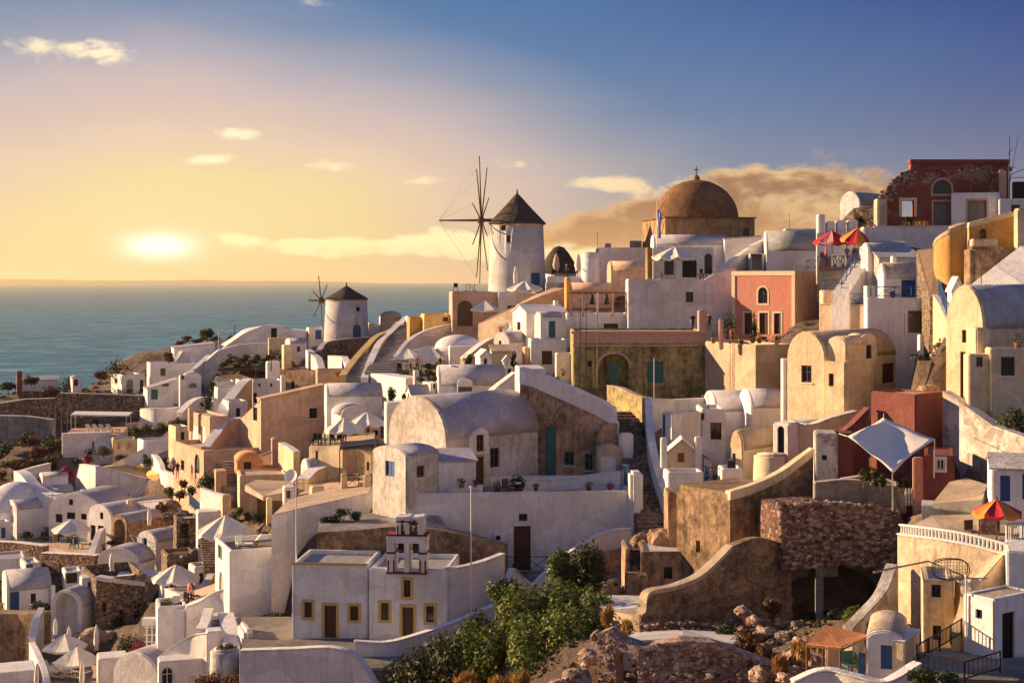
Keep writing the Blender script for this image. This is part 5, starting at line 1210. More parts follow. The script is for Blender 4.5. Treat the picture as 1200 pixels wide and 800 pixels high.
h5 = H('vaulted_house', 'tall white house with grey banded roof beside the domed church', 'house', 'white', (894, 898, 957), (294, 330), 150, 8, 'vx', dep=6.5, rise=2.2, rm='greyroof')
H('house', 'white roofline with lit edge behind the tall white house', 'house', 'white', (None, 920, 962), (268, 320), 156, 4, 'flat', dep=4)
RAIL('blue railing panel beside the tall white house', 'blue', [(945, 315, 141), (957, 315, 141)], 10)
# flag
def flag():
    b = P(770, 292, 158); k = 158 / F; root = thing('flagpole', 'flagpole with hanging blue and white striped flag before the dome', 'flag', b)
    bm = bmesh.new(); tube(bm, (0, 0, -1), (0, 0, 60 * k), .06, .04, 8); mobj('pole', bm, 'plastic', root)
    N = 10
    for s in range(9):
        bm = bmesh.new(); rows = []
        for i in range(N + 1):
            t = i / N; row = []
            for j in (s, s + 1):
                w = j / 9 * 1.25; x = .06 + (w * .42) * (1 - .5 * t) + .05 * math.sin(9 * t + w * 5); y = .18 * math.sin(w * 6 + t * 3)
                row.append(bm.verts.new((x, y, 47 * k - t * 3.0 - w * .35)))
            rows.append(row)
        for a_, c_ in zip(rows, rows[1:]): bm.faces.new((a_[0], a_[1], c_[1], c_[0]))
        o = mobj('stripe', bm, 'flagwhite' if s % 3 == 1 else 'flagblue', root); o.modifiers.new('t', 'SOLIDIFY').thickness = .02
flag()
# grey-white terrace house
H('terrace_house', 'big grey-white wall with one small window below the parasol terrace', 'house', 'white', (733, 736, 862), (327, 396), 143, 2, 'flat', [('A', 808, 348, 9, 12, 'w', 'wood', 'whitetrim')], dep=6, par=.5, rm='paving', skirt=7)
WALL('white parapet swooping up to the coral house', 'white', [(826, 328, 345, 142.6), (840, 320, 345, 142.6), (852, 315, 345, 142.6), (863, 314, 345, 142.6)], .4)
WALL('white stepped parapet end of the parasol terrace', 'white', [(758, 336, 348, 142.7), (768, 330, 345, 142.7), (775, 327, 345, 142.7)], .4)
H('house', 'white house with three dark doors behind the parasol terrace', 'house', 'white', (761, 765, 836), (290, 332), 150, 3, 'flat', [('A', 784, 311, 11, 22, 'w', 'wood'), ('A', 808, 313, 17, 24, 'd', 'black'), ('A', 830, 309, 9, 24, 'wa', 'wood')], dep=4)
UMB('white parasol with one sunlit half on the grey-white terrace', 791, 289, 146, 55, 12, 332, 8, 'canvas', None)
FURN('chair', 'dark chair under the white terrace parasol', 824, 326, 145, .8, None, 'black'); FURN('table', 'orange-brown table at the terrace corner under the parasol', 775, 329, 145, .2, None, 'terracotta')
H('house', 'sunlit narrow yellow strip of wall beside the three dark doors', 'pillar', 'drum', (None, 759, 765), (290, 345), 149, 20, 'plain', dep=.8)  # added strip, coloured as the church drum's sunlit side
# coral house
pk = H('coral_house', 'coral pink house framed with cream pilasters and arched window', 'house', 'pink', (858, 932, 964), (318, 398), 136, -40, 'flat', [('A', 894, 346, 11, 19, 'wa', 'wood', 'creamtrim'), ('A', 895, 379, 10, 25, 'd', 'wood', 'creamtrim'), ('A', 911, 379, 8, 24, 'd', 'wood', 'creamtrim'), ('A', 877, 379, 9, 25, 'd', 'wood', 'creamtrim')], par=.15, rm='tan')
def pktrim():
    h = pk; r = h['root']
    for a, b_ in ((h['x0'] - .04, h['x0'] + .38), (h['x1'] - .36, h['x1'] + .03)):
        bm = bmesh.new(); box(bm, a, b_, -.09, .06, 0, h['h'] - .42); bevel(bm, .03); mobj('pilaster', bm, 'creamtrim', r)
    bm = bmesh.new(); box(bm, h['x0'] - .06, h['x1'] + .05, -.1, .05, h['h'] - .42, h['h'] + .05); bevel(bm, .03); mobj('cornice', bm, 'creamtrim', r)
    bm = bmesh.new(); box(bm, h['x1'] - .05, h['x1'] + .045, .06, h['M'], 0, h['h'] + .02); bevel(bm, .02); mobj('side_render', bm, 'peach', r)
pktrim()
WALL('brown plaster wall running from the coral house to the blue stairs', 'tan', [(962, 345, 400, 134), (1010, 352, 400, 120)], .5, smooth=False, cap=None)
# olive house
ol = H('olive_house', 'derelict olive-stained house with pointed arch porch and teal shutters', 'house', 'olive', (668, 672, 828), (388, 470), 128, 3, 'flat', [('A', 768, 436, 19, 25, 's', 'teal'), ('A', 719, 436, 37, 44, 'oa'), ('A', 691, 426, 5, 7, 'w', 'black')], dep=8, par=.2, rm='tan', skirt=6)
def olive_extra():
    h = ol; r = h['root']; f = h['F']['A']; g = lambda px, py: ray_face(h['c'], h['a'], f, px, py)
    for px0, px1 in ((673, 677), (680, 685), (739, 743), (698, 701), (822, 827)):
        s0, _ = g(px0, 440); s1, _ = g(px1, 440); _, z1 = g(px0, 406); bm = bmesh.new(); box(bm, s0, s1, -.16, .04, -1, z1); bevel(bm, .03); mobj('pilaster', bm, 'olive', r)
    s0, z0 = g(671, 406); s1, z1 = g(827, 402); bm = bmesh.new(); box(bm, s0, s1, -.2, .03, z0, z0 + .2); bevel(bm, .03); mobj('string_course', bm, 'tan', r)
    s0, z0 = g(672, 404.5); s1, z1 = g(826.5, 391); bm = bmesh.new(); box(bm, s0, s1, -.05, .02, z0 + .2, z1); mobj('parapet_render', bm, 'pinktrim', r)
    s0, z0 = g(671, 391); bm = bmesh.new(); box(bm, s0 - .1, s1 + .1, -.14, .03, z0, z0 + .22); bevel(bm, .03); mobj('cornice', bm, 'pinktrim', r)
    s0, z0 = g(714, 460); s1, z1 = g(724, 424); bm = bmesh.new(); box(bm, s0, s1, .1, .15, z0, z1); mobj('door', bm, 'teal', r)
    s0, _ = g(700, 440); s1, _ = g(739, 440); zt = g(720, 413)[1]; zs = g(700, 432)[1]; bm = bmesh.new(); n = 10; prev = None
    for i in range(n + 1):
        t = math.pi * i / n; x = (s0 + s1) / 2 - (s1 - s0) / 2 * math.cos(t); z = zs + (zt - zs) * math.sin(t) ** .85
        if prev: tube(bm, (prev[0], -.05, prev[1]), (x, -.05, z), .14, None, 6)
        prev = (x, z)
    mobj('arch_moulding', bm, 'tan', r)
olive_extra()
POLE('white pole rising in front of the teal shuttered window', 766.5, 422, 470, 120, .035)
for i, px in enumerate((680, 687, 700)): POLE(['dark drainpipe at the olive house edge', 'second dark pipe on the olive house, beside the edge pipe', 'pale cable mast before the olive porch'][i], px, 352 + i * 6, 440, 126.5, .04, 'iron' if i < 2 else 'greywood', name='drainpipe', cat='pipe')
H('terrace_house', 'ochre-brown terrace wall with diagonal sunlit corner under the coral house', 'house', 'tan', (826, 886, 932), (404, 480), 119, 24, 'flat', par=.5, rm='paving', skirt=6)
for i, (px, py, d, hp, mm) in enumerate([(836, 402, 122, 14, 'darkleaf'), (846, 400, 123, 22, 'shrub'), (858, 398, 124, 26, 'shrub'), (868, 402, 122, 10, 'leaf'), (882, 402, 121, 12, 'leaf'), (890, 402, 121, 14, 'leaf')]):
    POTPLANT(['dark potted plant by the red gatepost', 'tall potted shrub behind the red gatepost', 'big potted shrub beside the coral house', 'low green potted plant on the ochre-brown terrace', 'green potted plant before the coral doors', 'leafy potted plant at the corner of the ochre-brown terrace'][i], px, py, d, hp, mm)
BUSH('dark vine climbing between the coral house doors', 884, 400, 128, 6, 38, 220, .1, 'darkleaf', name='vine', cat='plant'); BUSH('dense dark bush on the terrace between red-brown gatepost and coral house', 852, 392, 128, 14, 28, 420, .1, 'darkleaf')
H('gatepost', 'red-brown gatepost on the roof edge of the olive house', 'pillar', 'pinktrim', (None, 819, 829), (366, 389), 129, 10, 'vy', dep=.8, rise=.2, rm='pinktrim', skirt=.3, reg=False); H('gatepost', 'slim pale red gatepost beside the potted shrubs', 'pillar', 'pinktrim', (None, 843, 848), (374, 403), 121.5, 10, 'plain', dep=.4, skirt=.5, reg=False)
PERSON('person in dark clothes standing by the grey-white wall', 812, 388, 136, .5, 'navy', 'navy'); PERSON('person in black beside the red-brown gatepost', 831, 388, 135, -.4, 'black', 'navy')
# white apse buildings behind
H('house', 'long white house with roof tanks between hut and dome', 'house', 'white', (698, 702, 760), (290, 335), 172, 5, 'flat', [('A', 702, 310, 3, 6, 'w', 'wood')], dep=6)
for i, (px, w_) in enumerate(((709, 7), (738, 10), (746, 6))): H('roof_tank', ['low grey tank alone on the long white roof', 'wide dark tank on the long white roof', 'small dark tank on the long white roof, beside the wide one'][i], 'water tank', 'greyroof', (None, px, px + w_), (285 - (i > 0) * 3, 290), 175, 0, 'plain', dep=1, skirt=.1, reg=False, bev=.08)
drum('white rounded apse beside the long white house', 692, 297, 335, 168, 22, 'white', 'apse', 'apse', .95)
H('vaulted_house', 'peach-brown vaulted house with sunlit end below the dome', 'house', 'peach', (711, 716, 762), (318, 345), 156, 8, 'vx', dep=5, rise=1.15, rm='peach')
H('vaulted_house', 'low peach vault behind the bell terrace', 'house', 'peach', (None, 668, 716), (340, 360), 153, 3, 'vx', dep=3.5, rise=.8, rm='peach')
H('pillar', 'ochre pillar beside the bell frame', 'pillar', 'ochre', (661, 664, 669), (325, 370), 151, 20, 'plain', dep=.9)
def bell_terrace():
    b = P(668, 367, 146); k = 146 / F; root = thing('bell_pergola', 'timber bell frame with two dark bells above white wall', 'belfry', b)
    for x in (0, 14, 31, 49, 65):
        bm = bmesh.new(); box(bm, x * k, x * k + .22, 0, .22, -.3, 24 * k); mobj('post', bm, 'pinktrim' if x != 31 else 'whitetrim', root)
    for z in (23, 13, 4): bm = bmesh.new(); box(bm, -.1, 67 * k, .02, .2, z * k, z * k + .16) if z != 13 else box(bm, 49 * k, 67 * k, .02, .2, z * k, z * k + .12); mobj('beam', bm, 'timber', root)
    for x in (26, 43):
        bm = bmesh.new(); M = Matrix.Translation((x * k, .1, 13 * k)); q = .42; lathe(bm, [(0, q * 2.0), (q * .3, q * 1.9), (q * .5, q), (q * .6, 0), (q * .95, -q * .55), (0, -q * .4)], 14, M); recalc(bm); mobj('bell', bm, 'bronze', root)
bell_terrace()
H('house', 'white wall with blind arch and low black window under the bells', 'house', 'white', (660, 664, 737), (367, 400), 146, 2, 'flat', [('A', 716, 383, 17, 8, 'w', 'black')], dep=4, par=.2)
# ================================================================== white houses left of the olive house
h6 = H('white_house', 'white house with sunlit gable end and small square window', 'house', 'white', (600, 617, 664), (366, 425), 147, 40, 'gx', [('B', 608, 382, 4, 10, 'w', 'wood'), ('A', 630, 384, 5, 12, 'w', 'blue')], rise=.7, dep=5, rm='white')
H('house', 'white porch house with arched roof and green door', 'house', 'white', (626, 634, 658), (372, 412), 143.5, 30, 'vx', [('A', 647, 386, 8, 20, 'd', 'teal')], rise=.55)
H('house', 'plain white block with brown doorway below the green door', 'house', 'white', (None, 622, 664), (398, 440), 139, 3, 'flat', [('A', 641, 419, 12, 16, 'd', 'wood')], dep=5)
H('house', 'white cube with steps beside the olive house pipes', 'house', 'white', (None, 652, 672), (414, 440), 134, 4, 'flat', dep=2)
H('house', 'rosy block with dark recess beside the plain white block', 'house', 'peach', (612, 615, 626), (407, 432), 140, 20, 'plain', dep=2)
WALL('sunlit tan wall rising to the windmill terrace', 'tan', [(560, 380, 400, 160), (580, 370, 395, 158), (602, 360, 390, 156), (632, 348, 385, 156), (662, 338, 380, 158)], 2.2, smooth=False, cap='peach')
H('vaulted_house', 'little white vaulted house with rounded lit end and slit window', 'house', 'white', (578, 597, 618), (402, 425), 146, 48, 'vx', [('B', 586, 404, 3, 10, 'w', 'wood')], rise=1.1)
DISH('pale satellite dish before the sunlit tan wall', 594, 383, 152, 5, 394); POTPLANT('pot of red flowers on the low wall by the dish', 587, 389, 151, 8, 'bougain')
WALL('fan-shaped white wall curling round the shallow dome', 'white', [(466, 418, 425, 158), (478, 402, 425, 161), (495, 390, 425, 165), (520, 382, 420, 168), (550, 378, 415, 168), (562, 384, 415, 165)], .5)
WALL('white lower rim wall beside the parasol cafe', 'white', [(478, 413, 430, 157), (505, 406, 428, 157), (530, 405, 425, 156)], .5)
def shallow(label, px, py, d, rx, ry, m='white', sq=.55, name='domed_roof', cat='roof'):
    b = P(px, py, d); k = d / F; root = thing(name, label, cat, b); r, h = rx * k, ry * k
    bm = bmesh.new(); lathe(bm, [(r, -3), (r, 0)] + [(r * math.cos(t), h * math.sin(t)) for t in [i / 10 * math.pi / 2 for i in range(1, 10)]] + [(0, h)], 32, Matrix.Scale(sq, 4, (0, 1, 0))); recalc(bm); mobj('shell', bm, m, root)
    bm = bmesh.new(); lathe(bm, [(r * 1.0, -.5), (r * 1.03, -.45), (r * 1.03, -.05), (r * .99, .02)], 32, Matrix.Scale(sq, 4, (0, 1, 0))); recalc(bm); mobj('rim', bm, m, root); REG.append((b.x, b.y, b.z)); return root
shallow('shallow white dome swelling above the parasol cafe', 537, 406, 152, 27, 14, sq=.9)
H('house', 'white curved block under the shallow dome', 'house', 'white', (None, 527, 575), (406, 430), 148, 4, 'plain', dep=5)
WALL('sloping tan shoulder wall beside the gabled cottage', 'tan', [(546, 420, 435, 146), (560, 408, 432, 147), (575, 398, 430, 148), (583, 396, 428, 148)], 1.0)
cafe_s = SLAB('cafe terrace under the two cream parasols', 'paving', [(461, 440, 150), (528, 440, 147), (532, 425, 153), (468, 424, 156)], 2.5)
UMB('cream parasol over the cafe near the wide steps', 478, 408, 153, 36, 10, 438, 4, 'canvas', None, rz=.5); UMB('large cream parasol over the cafe below the shallow dome', 505, 406, 151, 48, 13, 438, 4, 'canvas', None, rz=.7)
for i, px in enumerate((468, 476, 484, 494, 503, 512, 520)): FURN(('chair', 'table')[i % 2], ['dark chair at the cafe edge near the steps', 'cafe table near the wide steps', 'dark chair under the smaller cafe parasol', 'cafe table between the cream parasols', 'dark chair under the large cafe parasol', 'cafe table under the large parasol rim', 'dark chair at the cafe end by the planter'][i], px, 436, 149.5 - i * .2, i * .7, None, 'black')
for i, (px, w_) in enumerate(((472, 9), (488, 10), (505, 9), (518, 7))): BUSH(['clipped dark hedge plant at the cafe front, by the steps', 'clipped dark hedge plant under the smaller parasol', 'clipped dark hedge plant under the large parasol', 'clipped dark hedge plant at the cafe end'][i], px, 442, 147.6, w_, 10, 260, .1, 'darkleaf', lumps=5)
H('gabled_cottage', 'tiny white gabled chapel below the shallow dome', 'house', 'white', (None, 563, 577), (417, 435), 139, 12, 'gy', [('A', 569, 423, 4, 7, 'wa', 'wood')], dep=2.5, rise=.55, rm='white')
H('house', 'low house with tan pitched roof beside the tiny chapel', 'house', 'cream', (None, 577, 599), (412, 435), 140.5, 5, 'shed', dep=3, rise=.5, rm='tan')
H('bell_gable', 'miniature white bell gable beside the tan roof', 'belfry', 'white', (None, 590, 598), (422, 440), 137.5, 8, 'gy', [('A', 594, 426, 3, 6, 'oa')], dep=.6, rise=.4, rm='white')
H('house', 'tiny white doorway house below the bell gable', 'house', 'white', (None, 590, 602), (430, 445), 136.5, 6, 'flat', [('A', 597, 436, 4, 8, 'd', 'black')], dep=2)
BUSH('dark shrub behind the miniature bell gable', 600, 430, 141, 6, 20, 260, .12, 'darkleaf'); BUSH('pointed palm-like plant by the sloping tan wall', 548, 428, 145, 6, 12, 160, .14, 'darkleaf', up=True, name='palm', cat='plant')
h7 = H('vaulted_house', 'white house with long lilac vault and arched dormer', 'house', 'white', (511, 514, 592), (452, 475), 131, 6, 'vx', [], dep=6, rise=1.75)
h8 = H('x', 'x', 'x', 'white', (None, 536, 554), (450, 472), 130.2, 6, 'vy', [('A', 545, 457, 16, 8, 'w', 'wood')], dep=1.6, rise=.55, skirt=.5, reg=False, bev=.03, ab=True); MERGE(h8, h7, 'dormer')
WALL('white gable shoulder sloping up beside the lilac vault', 'white', [(564, 470, 485, 125), (585, 452, 480, 126), (604, 437, 475, 127), (612, 437, 475, 127)], .8, smooth=False)
H('house', 'tiny white house with two arched windows beside the lilac vault', 'house', 'white', (494, 505, 516), (448, 475), 134, 35, 'flat', [('B', 499, 452, 3, 5, 'wa', 'wood'), ('A', 509, 452, 3, 6, 'wa', 'wood')])
H('house', 'small white cabin with grey pitched roof before the cafe wall', 'house', 'white', (476, 482, 503), (462, 475), 131, 25, 'gx', dep=3, rise=.7, rm='greyroof')
H('house', 'sunlit white retaining house below the wide steps', 'house', 'white', (434, 476, 500), (443, 480), 142, 30, 'plain', dep=None)
BUSH('single dark round tree before the sunlit white retaining wall', 459, 471, 133, 6, 19, 420, .12, 'darkleaf', name='tree', cat='tree', stems=2); BUSH('small dark bush beside the round tree foot', 473, 470, 133, 3, 10, 120, .1, 'darkleaf')
BUSH('dark potted bush above the lilac vault', 509, 447, 135, 5, 9, 160, .1, 'darkleaf'); BUSH('dark low bush at the cafe wall foot', 494, 447, 139, 7, 9, 200, .1, 'darkleaf')
RAIL('little white balustrade in front of the cabin', 'whitetrim', [(478, 470, 128.5), (513, 468, 128.5)], 5, cross=False, bar=.06, name='balustrade', cat='balustrade')
# ================================================================== wide steps to the windmills
STAIRS('broad white steps coloured dark for shade, climbing between plaster walls to the windmills', 'concrete', (446, 436, 150), (481, 376, 196), 3.4, 30)  # white treads in dark concrete colour, their shade painted in
STAIRS('lower shaded flight of steps beside the yellow wall', 'concrete', (420, 442, 150), (433, 414, 164), 3.0, 14)
WALL('long yellow stair wall zigzagging up to the mills', 'yellow', [(405, 440, 450, 149.5), (420, 420, 445, 160), (436, 402, 430, 170), (446, 393, 420, 178), (462, 386, 405, 188), (470, 377, 395, 196)], .7, cap='yellow')
WALL('white balustrade wall between the two stair flights', 'white', [(431, 443, 452, 148.5), (440, 418, 440, 160), (449, 400, 425, 172), (462, 388, 410, 184), (479, 371, 392, 197)], .7)
H('house', 'shaded white house at the top of the broad steps', 'house', 'white', (None, 478, 497), (371, 395), 190, 5, 'flat', dep=4)
H('house', 'cream block at the top landing beside the yellow wall', 'house', 'tan', (None, 482, 494), (372, 388), 184, 5, 'plain', dep=2)
shallow('small white dome over the low house by the sea', 458, 370, 212, 12, 6, 'tan', .9)
H('house', 'low white sunlit house under the small seaside dome', 'house', 'white', (444, 449, 472), (371, 392), 211, 20, 'flat', dep=4)
H('house', 'low white building strip behind the small windmill', 'house', 'white', (None, 432, 452), (379, 395), 214, 3, 'flat', dep=4)

# ================================================================== far left: terraces towards the sea
sm = WALL('curved dark stone terrace wall beneath the small windmill', 'drystone', [(376, 412, 420, 200), (385, 401, 420, 203), (410, 397, 420, 204), (440, 395, 418, 203), (448, 398, 415, 200)], .8, cap='oldwhite'); wall_stones(sm, 260, .09, .2)
H('house', 'white annex with blue door touching the small windmill', 'house', 'white', (359, 362, 379), (384, 404), 214, 8, 'flat', [('A', 373, 392, 7, 11, 'd', 'blue')], dep=3)
w_ = WALL('white seaside house wall with humped roofline and dark door', 'white', [(254, 414, 430, 212), (270, 402, 430, 213), (288, 390, 428, 214), (303, 384, 425, 215), (312, 381, 423, 215), (328, 383, 422, 215), (340, 386, 420, 215), (359, 388, 415, 215)], 3.0, cap='white', cov=.1); WOPEN(w_, [(321, 390, 7, 11, 'd', 'black')], 25, 30)
WALL('white stepped garden wall in front of the humped house', 'white', [(240, 425, 440, 202), (256, 411, 440, 203), (280, 404, 435, 204), (310, 402, 430, 204), (335, 398, 425, 204)], 1.0, smooth=False)
H('house', 'little cream parapet house by the stepped garden wall', 'house', 'cream', (None, 315, 339), (396, 420), 200, 4, 'plain', dep=1.5)
SLAB('dark planted garden bed between the seaside walls', 'soil', [(255, 432, 190), (335, 428, 188), (335, 415, 200), (260, 420, 200)], .3, name='garden_bed', cat='garden')
for i in range(16): BUSH('low dark shrub in the planted garden bed', 262 + i * 5, 431 - (i % 3) * 4, 190 + (i % 3) * 3, 8, 9, 200, .14, 'darkleaf', group='garden bed shrubs', lumps=4, stems=2)
H('pillar', 'white tapering chimney beside the brown ruin', 'chimney', 'cream', (330, 333, 342), (404, 430), 184, 25, 'plain', dep=1)
br = H('house', 'roofless brown stone house with small arched window', 'house', 'brown', (328, 370, 384), (435, 470), 172, -28, 'flat', [('A', 343, 451, 4, 10, 'wa', 'black')], par=.6, rm='soil')
H('house', 'white pillar house touching the brown roofless house', 'house', 'white', (None, 313, 328), (424, 455), 180, 5, 'plain', [], dep=2)
POLE('thin pole with dark finial above the white pillar house', 318, 412, 430, 180, .05, 'iron')
WALL('sunlit white ramp wall beside the dark doorway', 'white', [(358, 410, 430, 186), (370, 420, 435, 180), (374, 434, 440, 174)], .8, smooth=False); WALL('sunlit white triangular wall below the small windmill', 'white', [(384, 417, 436, 190), (400, 418, 436, 186), (407, 432, 440, 170)], .8, smooth=False)
H('house', 'low tan house between brown roofless house and steps', 'house', 'tan', (None, 372, 420), (434, 460), 164, 3, 'flat', dep=4)
BUSH('dark red flower bush on the wall by the steps', 399, 443, 158, 7, 9, 240, .12, 'bougain')
for i, (x0, x1, yt, yb, d, a, rf, kw) in enumerate([
    (255, 281, 455, 480, 176, 6, 'flat', {}), (281, 300, 446, 470, 180, 8, 'flat', {}), (296, 330, 446, 480, 172, 4, 'flat', {}), (251, 275, 447, 465, 186, 4, 'flat', {})]):
    H('house', ['white terrace block with sloping arm', 'small white house with pale blue roof', 'white house with two tiny black windows', 'white low block behind the sloping arm'][i], 'house', 'white', (None, x0, x1), (yt, yb), d, a, rf, [('A', 304, 451, 2.5, 4, 'w', 'black'), ('A', 318, 451, 2.5, 4, 'w', 'black'), ('A', 299, 466, 4, 12, 'd', 'black')] if i == 2 else [], dep=4)
WALL('tan curved wall sweeping down beside the peach house', 'tan', [(266, 490, 500, 158), (270, 474, 495, 162), (280, 460, 490, 166), (290, 448, 480, 169), (296, 444, 475, 170)], 1.2)
# seaside houses, far left
H('house', 'white seaside house with arched pale blue window', 'house', 'white', (130, 143, 170), (439, 462), 202, 35, 'flat', [('B', 136, 446, 3, 6, 'w', 'black'), ('A', 152, 449, 8, 10, 'wa', 'paleblue'), ('A', 166, 452, 4, 14, 'd', 'black')])
H('house', 'white upper seaside house with one dark window', 'house', 'white', (172, 176, 232), (426, 460), 205, 4, 'flat', [('A', 191, 436, 6, 9, 'w', 'black')], dep=6)
H('house', 'broad white terrace house stepping up to the headland', 'house', 'white', (None, 204, 252), (408, 440), 212, 5, 'shedx', dep=5, rise=.6)
WALL('diagonal white stair wall on the seaside houses', 'white', [(208, 450, 462, 196), (225, 437, 460, 199), (248, 416, 450, 204)], .8, smooth=False); WALL('second diagonal white stair wall higher on the seaside slope', 'white', [(206, 424, 440, 208), (214, 412, 430, 210), (222, 412, 430, 210)], .8, smooth=False)
H('house', 'white house with green awning and sunlit slanted roof', 'house', 'white', (168, 173, 210), (456, 482), 190, 10, 'shedx', [('A', 181, 462, 8, 12, 'd', 'teal'), ('A', 194, 451, 8, 3, 'w', 'black')], dep=3, rise=1.2)
H('chimney', 'small white chimney with blue door panel', 'chimney', 'white', (None, 211, 217), (440, 482), 187, 10, 'plain', [('A', 214, 442, 4, 5, 's', 'blue')], dep=1)
H('house', 'white house with round black arch facing the sea path', 'house', 'white', (None, 217, 236), (441, 478), 188, 5, 'vy', [('A', 226, 451, 10, 6, 'oa')], dep=3, rise=.4)
WALL('rounded white terrace bastion above the hedge', 'white', [(164, 482, 504, 180), (166, 479, 504, 178), (180, 479, 502, 176), (198, 479, 500, 177), (214, 477, 497, 180)], .8)
WALL('rosy curved plaster wall with small arch by the hedge', 'white', [(214, 484, 500, 172), (228, 470, 495, 174), (240, 466, 490, 175), (250, 470, 490, 174)], 1.0)
BUSH('round dark green bush behind the seaside wall', 241, 480, 172, 9, 20, 380, .15, 'shrub'); BUSH('ochre-green bush beneath the white seaside stairs', 249, 458, 184, 8, 14, 260, .15, 'shrub')
H('chapel', 'tiny white domed chapel with arched black window on the wall', 'chapel', 'white', (None, 85, 95), (444, 462), 203, 8, 'vy', [('A', 89, 448, 5, 8, 'wa', 'black')], dep=2.5, rise=.35)
H('house', 'long low building with pale blue-white front at the cliff edge', 'house', 'white', (None, 20, 69), (446, 462), 208, 1, 'shed', dep=3, rise=.4)
H('chimney', 'round-topped red chimney by the cliff-edge building', 'chimney', 'red', (None, 20, 26), (437, 462), 207, 5, 'vy', dep=.7, rise=.3, rm='red')
for i, (px, py, rx, ry) in enumerate([(83, 460, 14, 25), (138, 448, 18, 30), (37, 450, 10, 12), (10, 460, 12, 14), (118, 445, 14, 14), (198, 424, 6, 12), (60, 462, 9, 10), (95, 466, 14, 7)]):
    BUSH(['round green bush beside the tiny domed chapel', 'large round bush before the white seaside house', 'small dark bush above the pale blue-white building', 'dark bush at the end of the cliff wall', 'scrubby dark bush between the two round bushes', 'brown bush beside the white stair wall', 'reddish bush by the pale blue-white building', 'low red flower bush before the tiny domed chapel'][i], px, py, 206 - i, rx, ry, 520, .17, ['shrub', 'shrub', 'darkleaf', 'darkleaf', 'drybrush', 'drybrush', 'drybrush', 'bougain'][i], lumps=9)
lw = WALL('long grey stone retaining wall along the cliff edge', 'drystone', [(-20, 476, 500, 188), (30, 468, 500, 190), (64, 467, 498, 191), (70, 461, 498, 191), (120, 462, 495, 192), (168, 464, 492, 192)], .9, cap='oldwhite', smooth=False); wall_stones(lw, 420, .1, .24)
lw2 = WALL('dark broken stone wall under the pale blue-white building', 'rubble', [(22, 458, 470, 200), (70, 458, 468, 200)], .6, cap=None, smooth=False)
lw3 = WALL('lower grey terrace wall below the cliff retaining wall', 'concrete', [(-20, 487, 520, 182), (30, 488, 520, 182), (60, 492, 520, 181)], .9, cap='oldwhite', smooth=False)
pergola('white pergola with open slats over the sunbed terrace', [(83, 486, 178), (150, 487, 176), (155, 483, 181), (88, 482, 183)], 22, 'whitetrim', 'whitetrim')
SLAB('sunbed terrace with white walls by the pergola', 'white', [(74, 512, 174), (132, 512, 173), (150, 506, 177), (150, 500, 184), (84, 502, 183)], 4.0, top='peach')
H('house', 'white blockhouse with rounded corner under the sunbed terrace', 'house', 'white', (None, 73, 131), (508, 535), 172, 2, 'plain', [('A', 111, 521, 6, 8, 'w', 'black')], dep=1)
for i in range(4): FURN('sun_lounger', 'cream sun lounger on the pergola terrace', 108 + i * 8, 506, 177.5 - i * .3, 1.2, 'loungers under the white pergola')
for i, (px, py, rx) in enumerate([(158, 512, 9), (172, 509, 10), (186, 508, 10), (200, 506, 9), (212, 500, 8)]): BUSH('clipped green hedge bush below the rounded bastion', px, py, 171 + i * .3, rx, 15, 340, .14, 'shrub', group='hedge bushes below the bastion', lumps=6)
WALL('long sloping white parapet beside the hedge', 'white', [(130, 545, 553, 166), (160, 530, 538, 165), (190, 514, 523, 164), (222, 498, 508, 163)], .6, smooth=False, skirt=.7)
H('house', 'small pale house with pink shutters by the sloping parapet', 'house', 'cream', (None, 132, 160), (515, 540), 170, 3, 'flat', [('A', 139, 522, 4, 8, 's', 'pinktrim'), ('A', 151, 521, 4, 8, 's', 'pinktrim')], dep=3)
for i in range(4): POLE(['thin pale post at the cliff terrace, beside the long wall', 'thin pale post joining two rails at the cliff terrace', 'rail post below the long cliff wall', 'rail post near the white pergola'][i], 58 + i * 7, 479, 525, 178, .05, 'greywood', name='post', cat='post')
# scrub hillside
for i in range(34):
    px, py = rnd.uniform(-10, 75), rnd.uniform(512, 568)
    BUSH(['olive scrub bush on the hillside below the cliff wall', 'dry brown scrub bush on the hillside below the cliff wall'][i % 2], px, py, 178 - (py - 512) * .22, rnd.uniform(7, 13), rnd.uniform(8, 14), 150, .2, ['shrub', 'drybrush'][i % 2], group=['olive scrub below the cliff wall', 'brown scrub below the cliff wall'][i % 2], lumps=4, stems=2)
for i in range(20): BUSH('dark scrub on the bare headland', 206 + i * 4.2, 412 - (i % 4) * 4, 228, 8, 7, 170, .2, 'drybrush', group='headland scrub', lumps=4, stems=2)
BUSH('lone rounded tree on the headland by the sea', 243, 398, 224, 11, 15, 620, .2, 'darkleaf', name='tree', cat='tree')
POLE('dark lamp post on the headland skyline', 275, 382, 400, 224, .06, 'iron', 'lamp_post', 'lamp post'); POLE('white flagstaff by the stepped garden wall', 256, 388, 412, 208, .05)
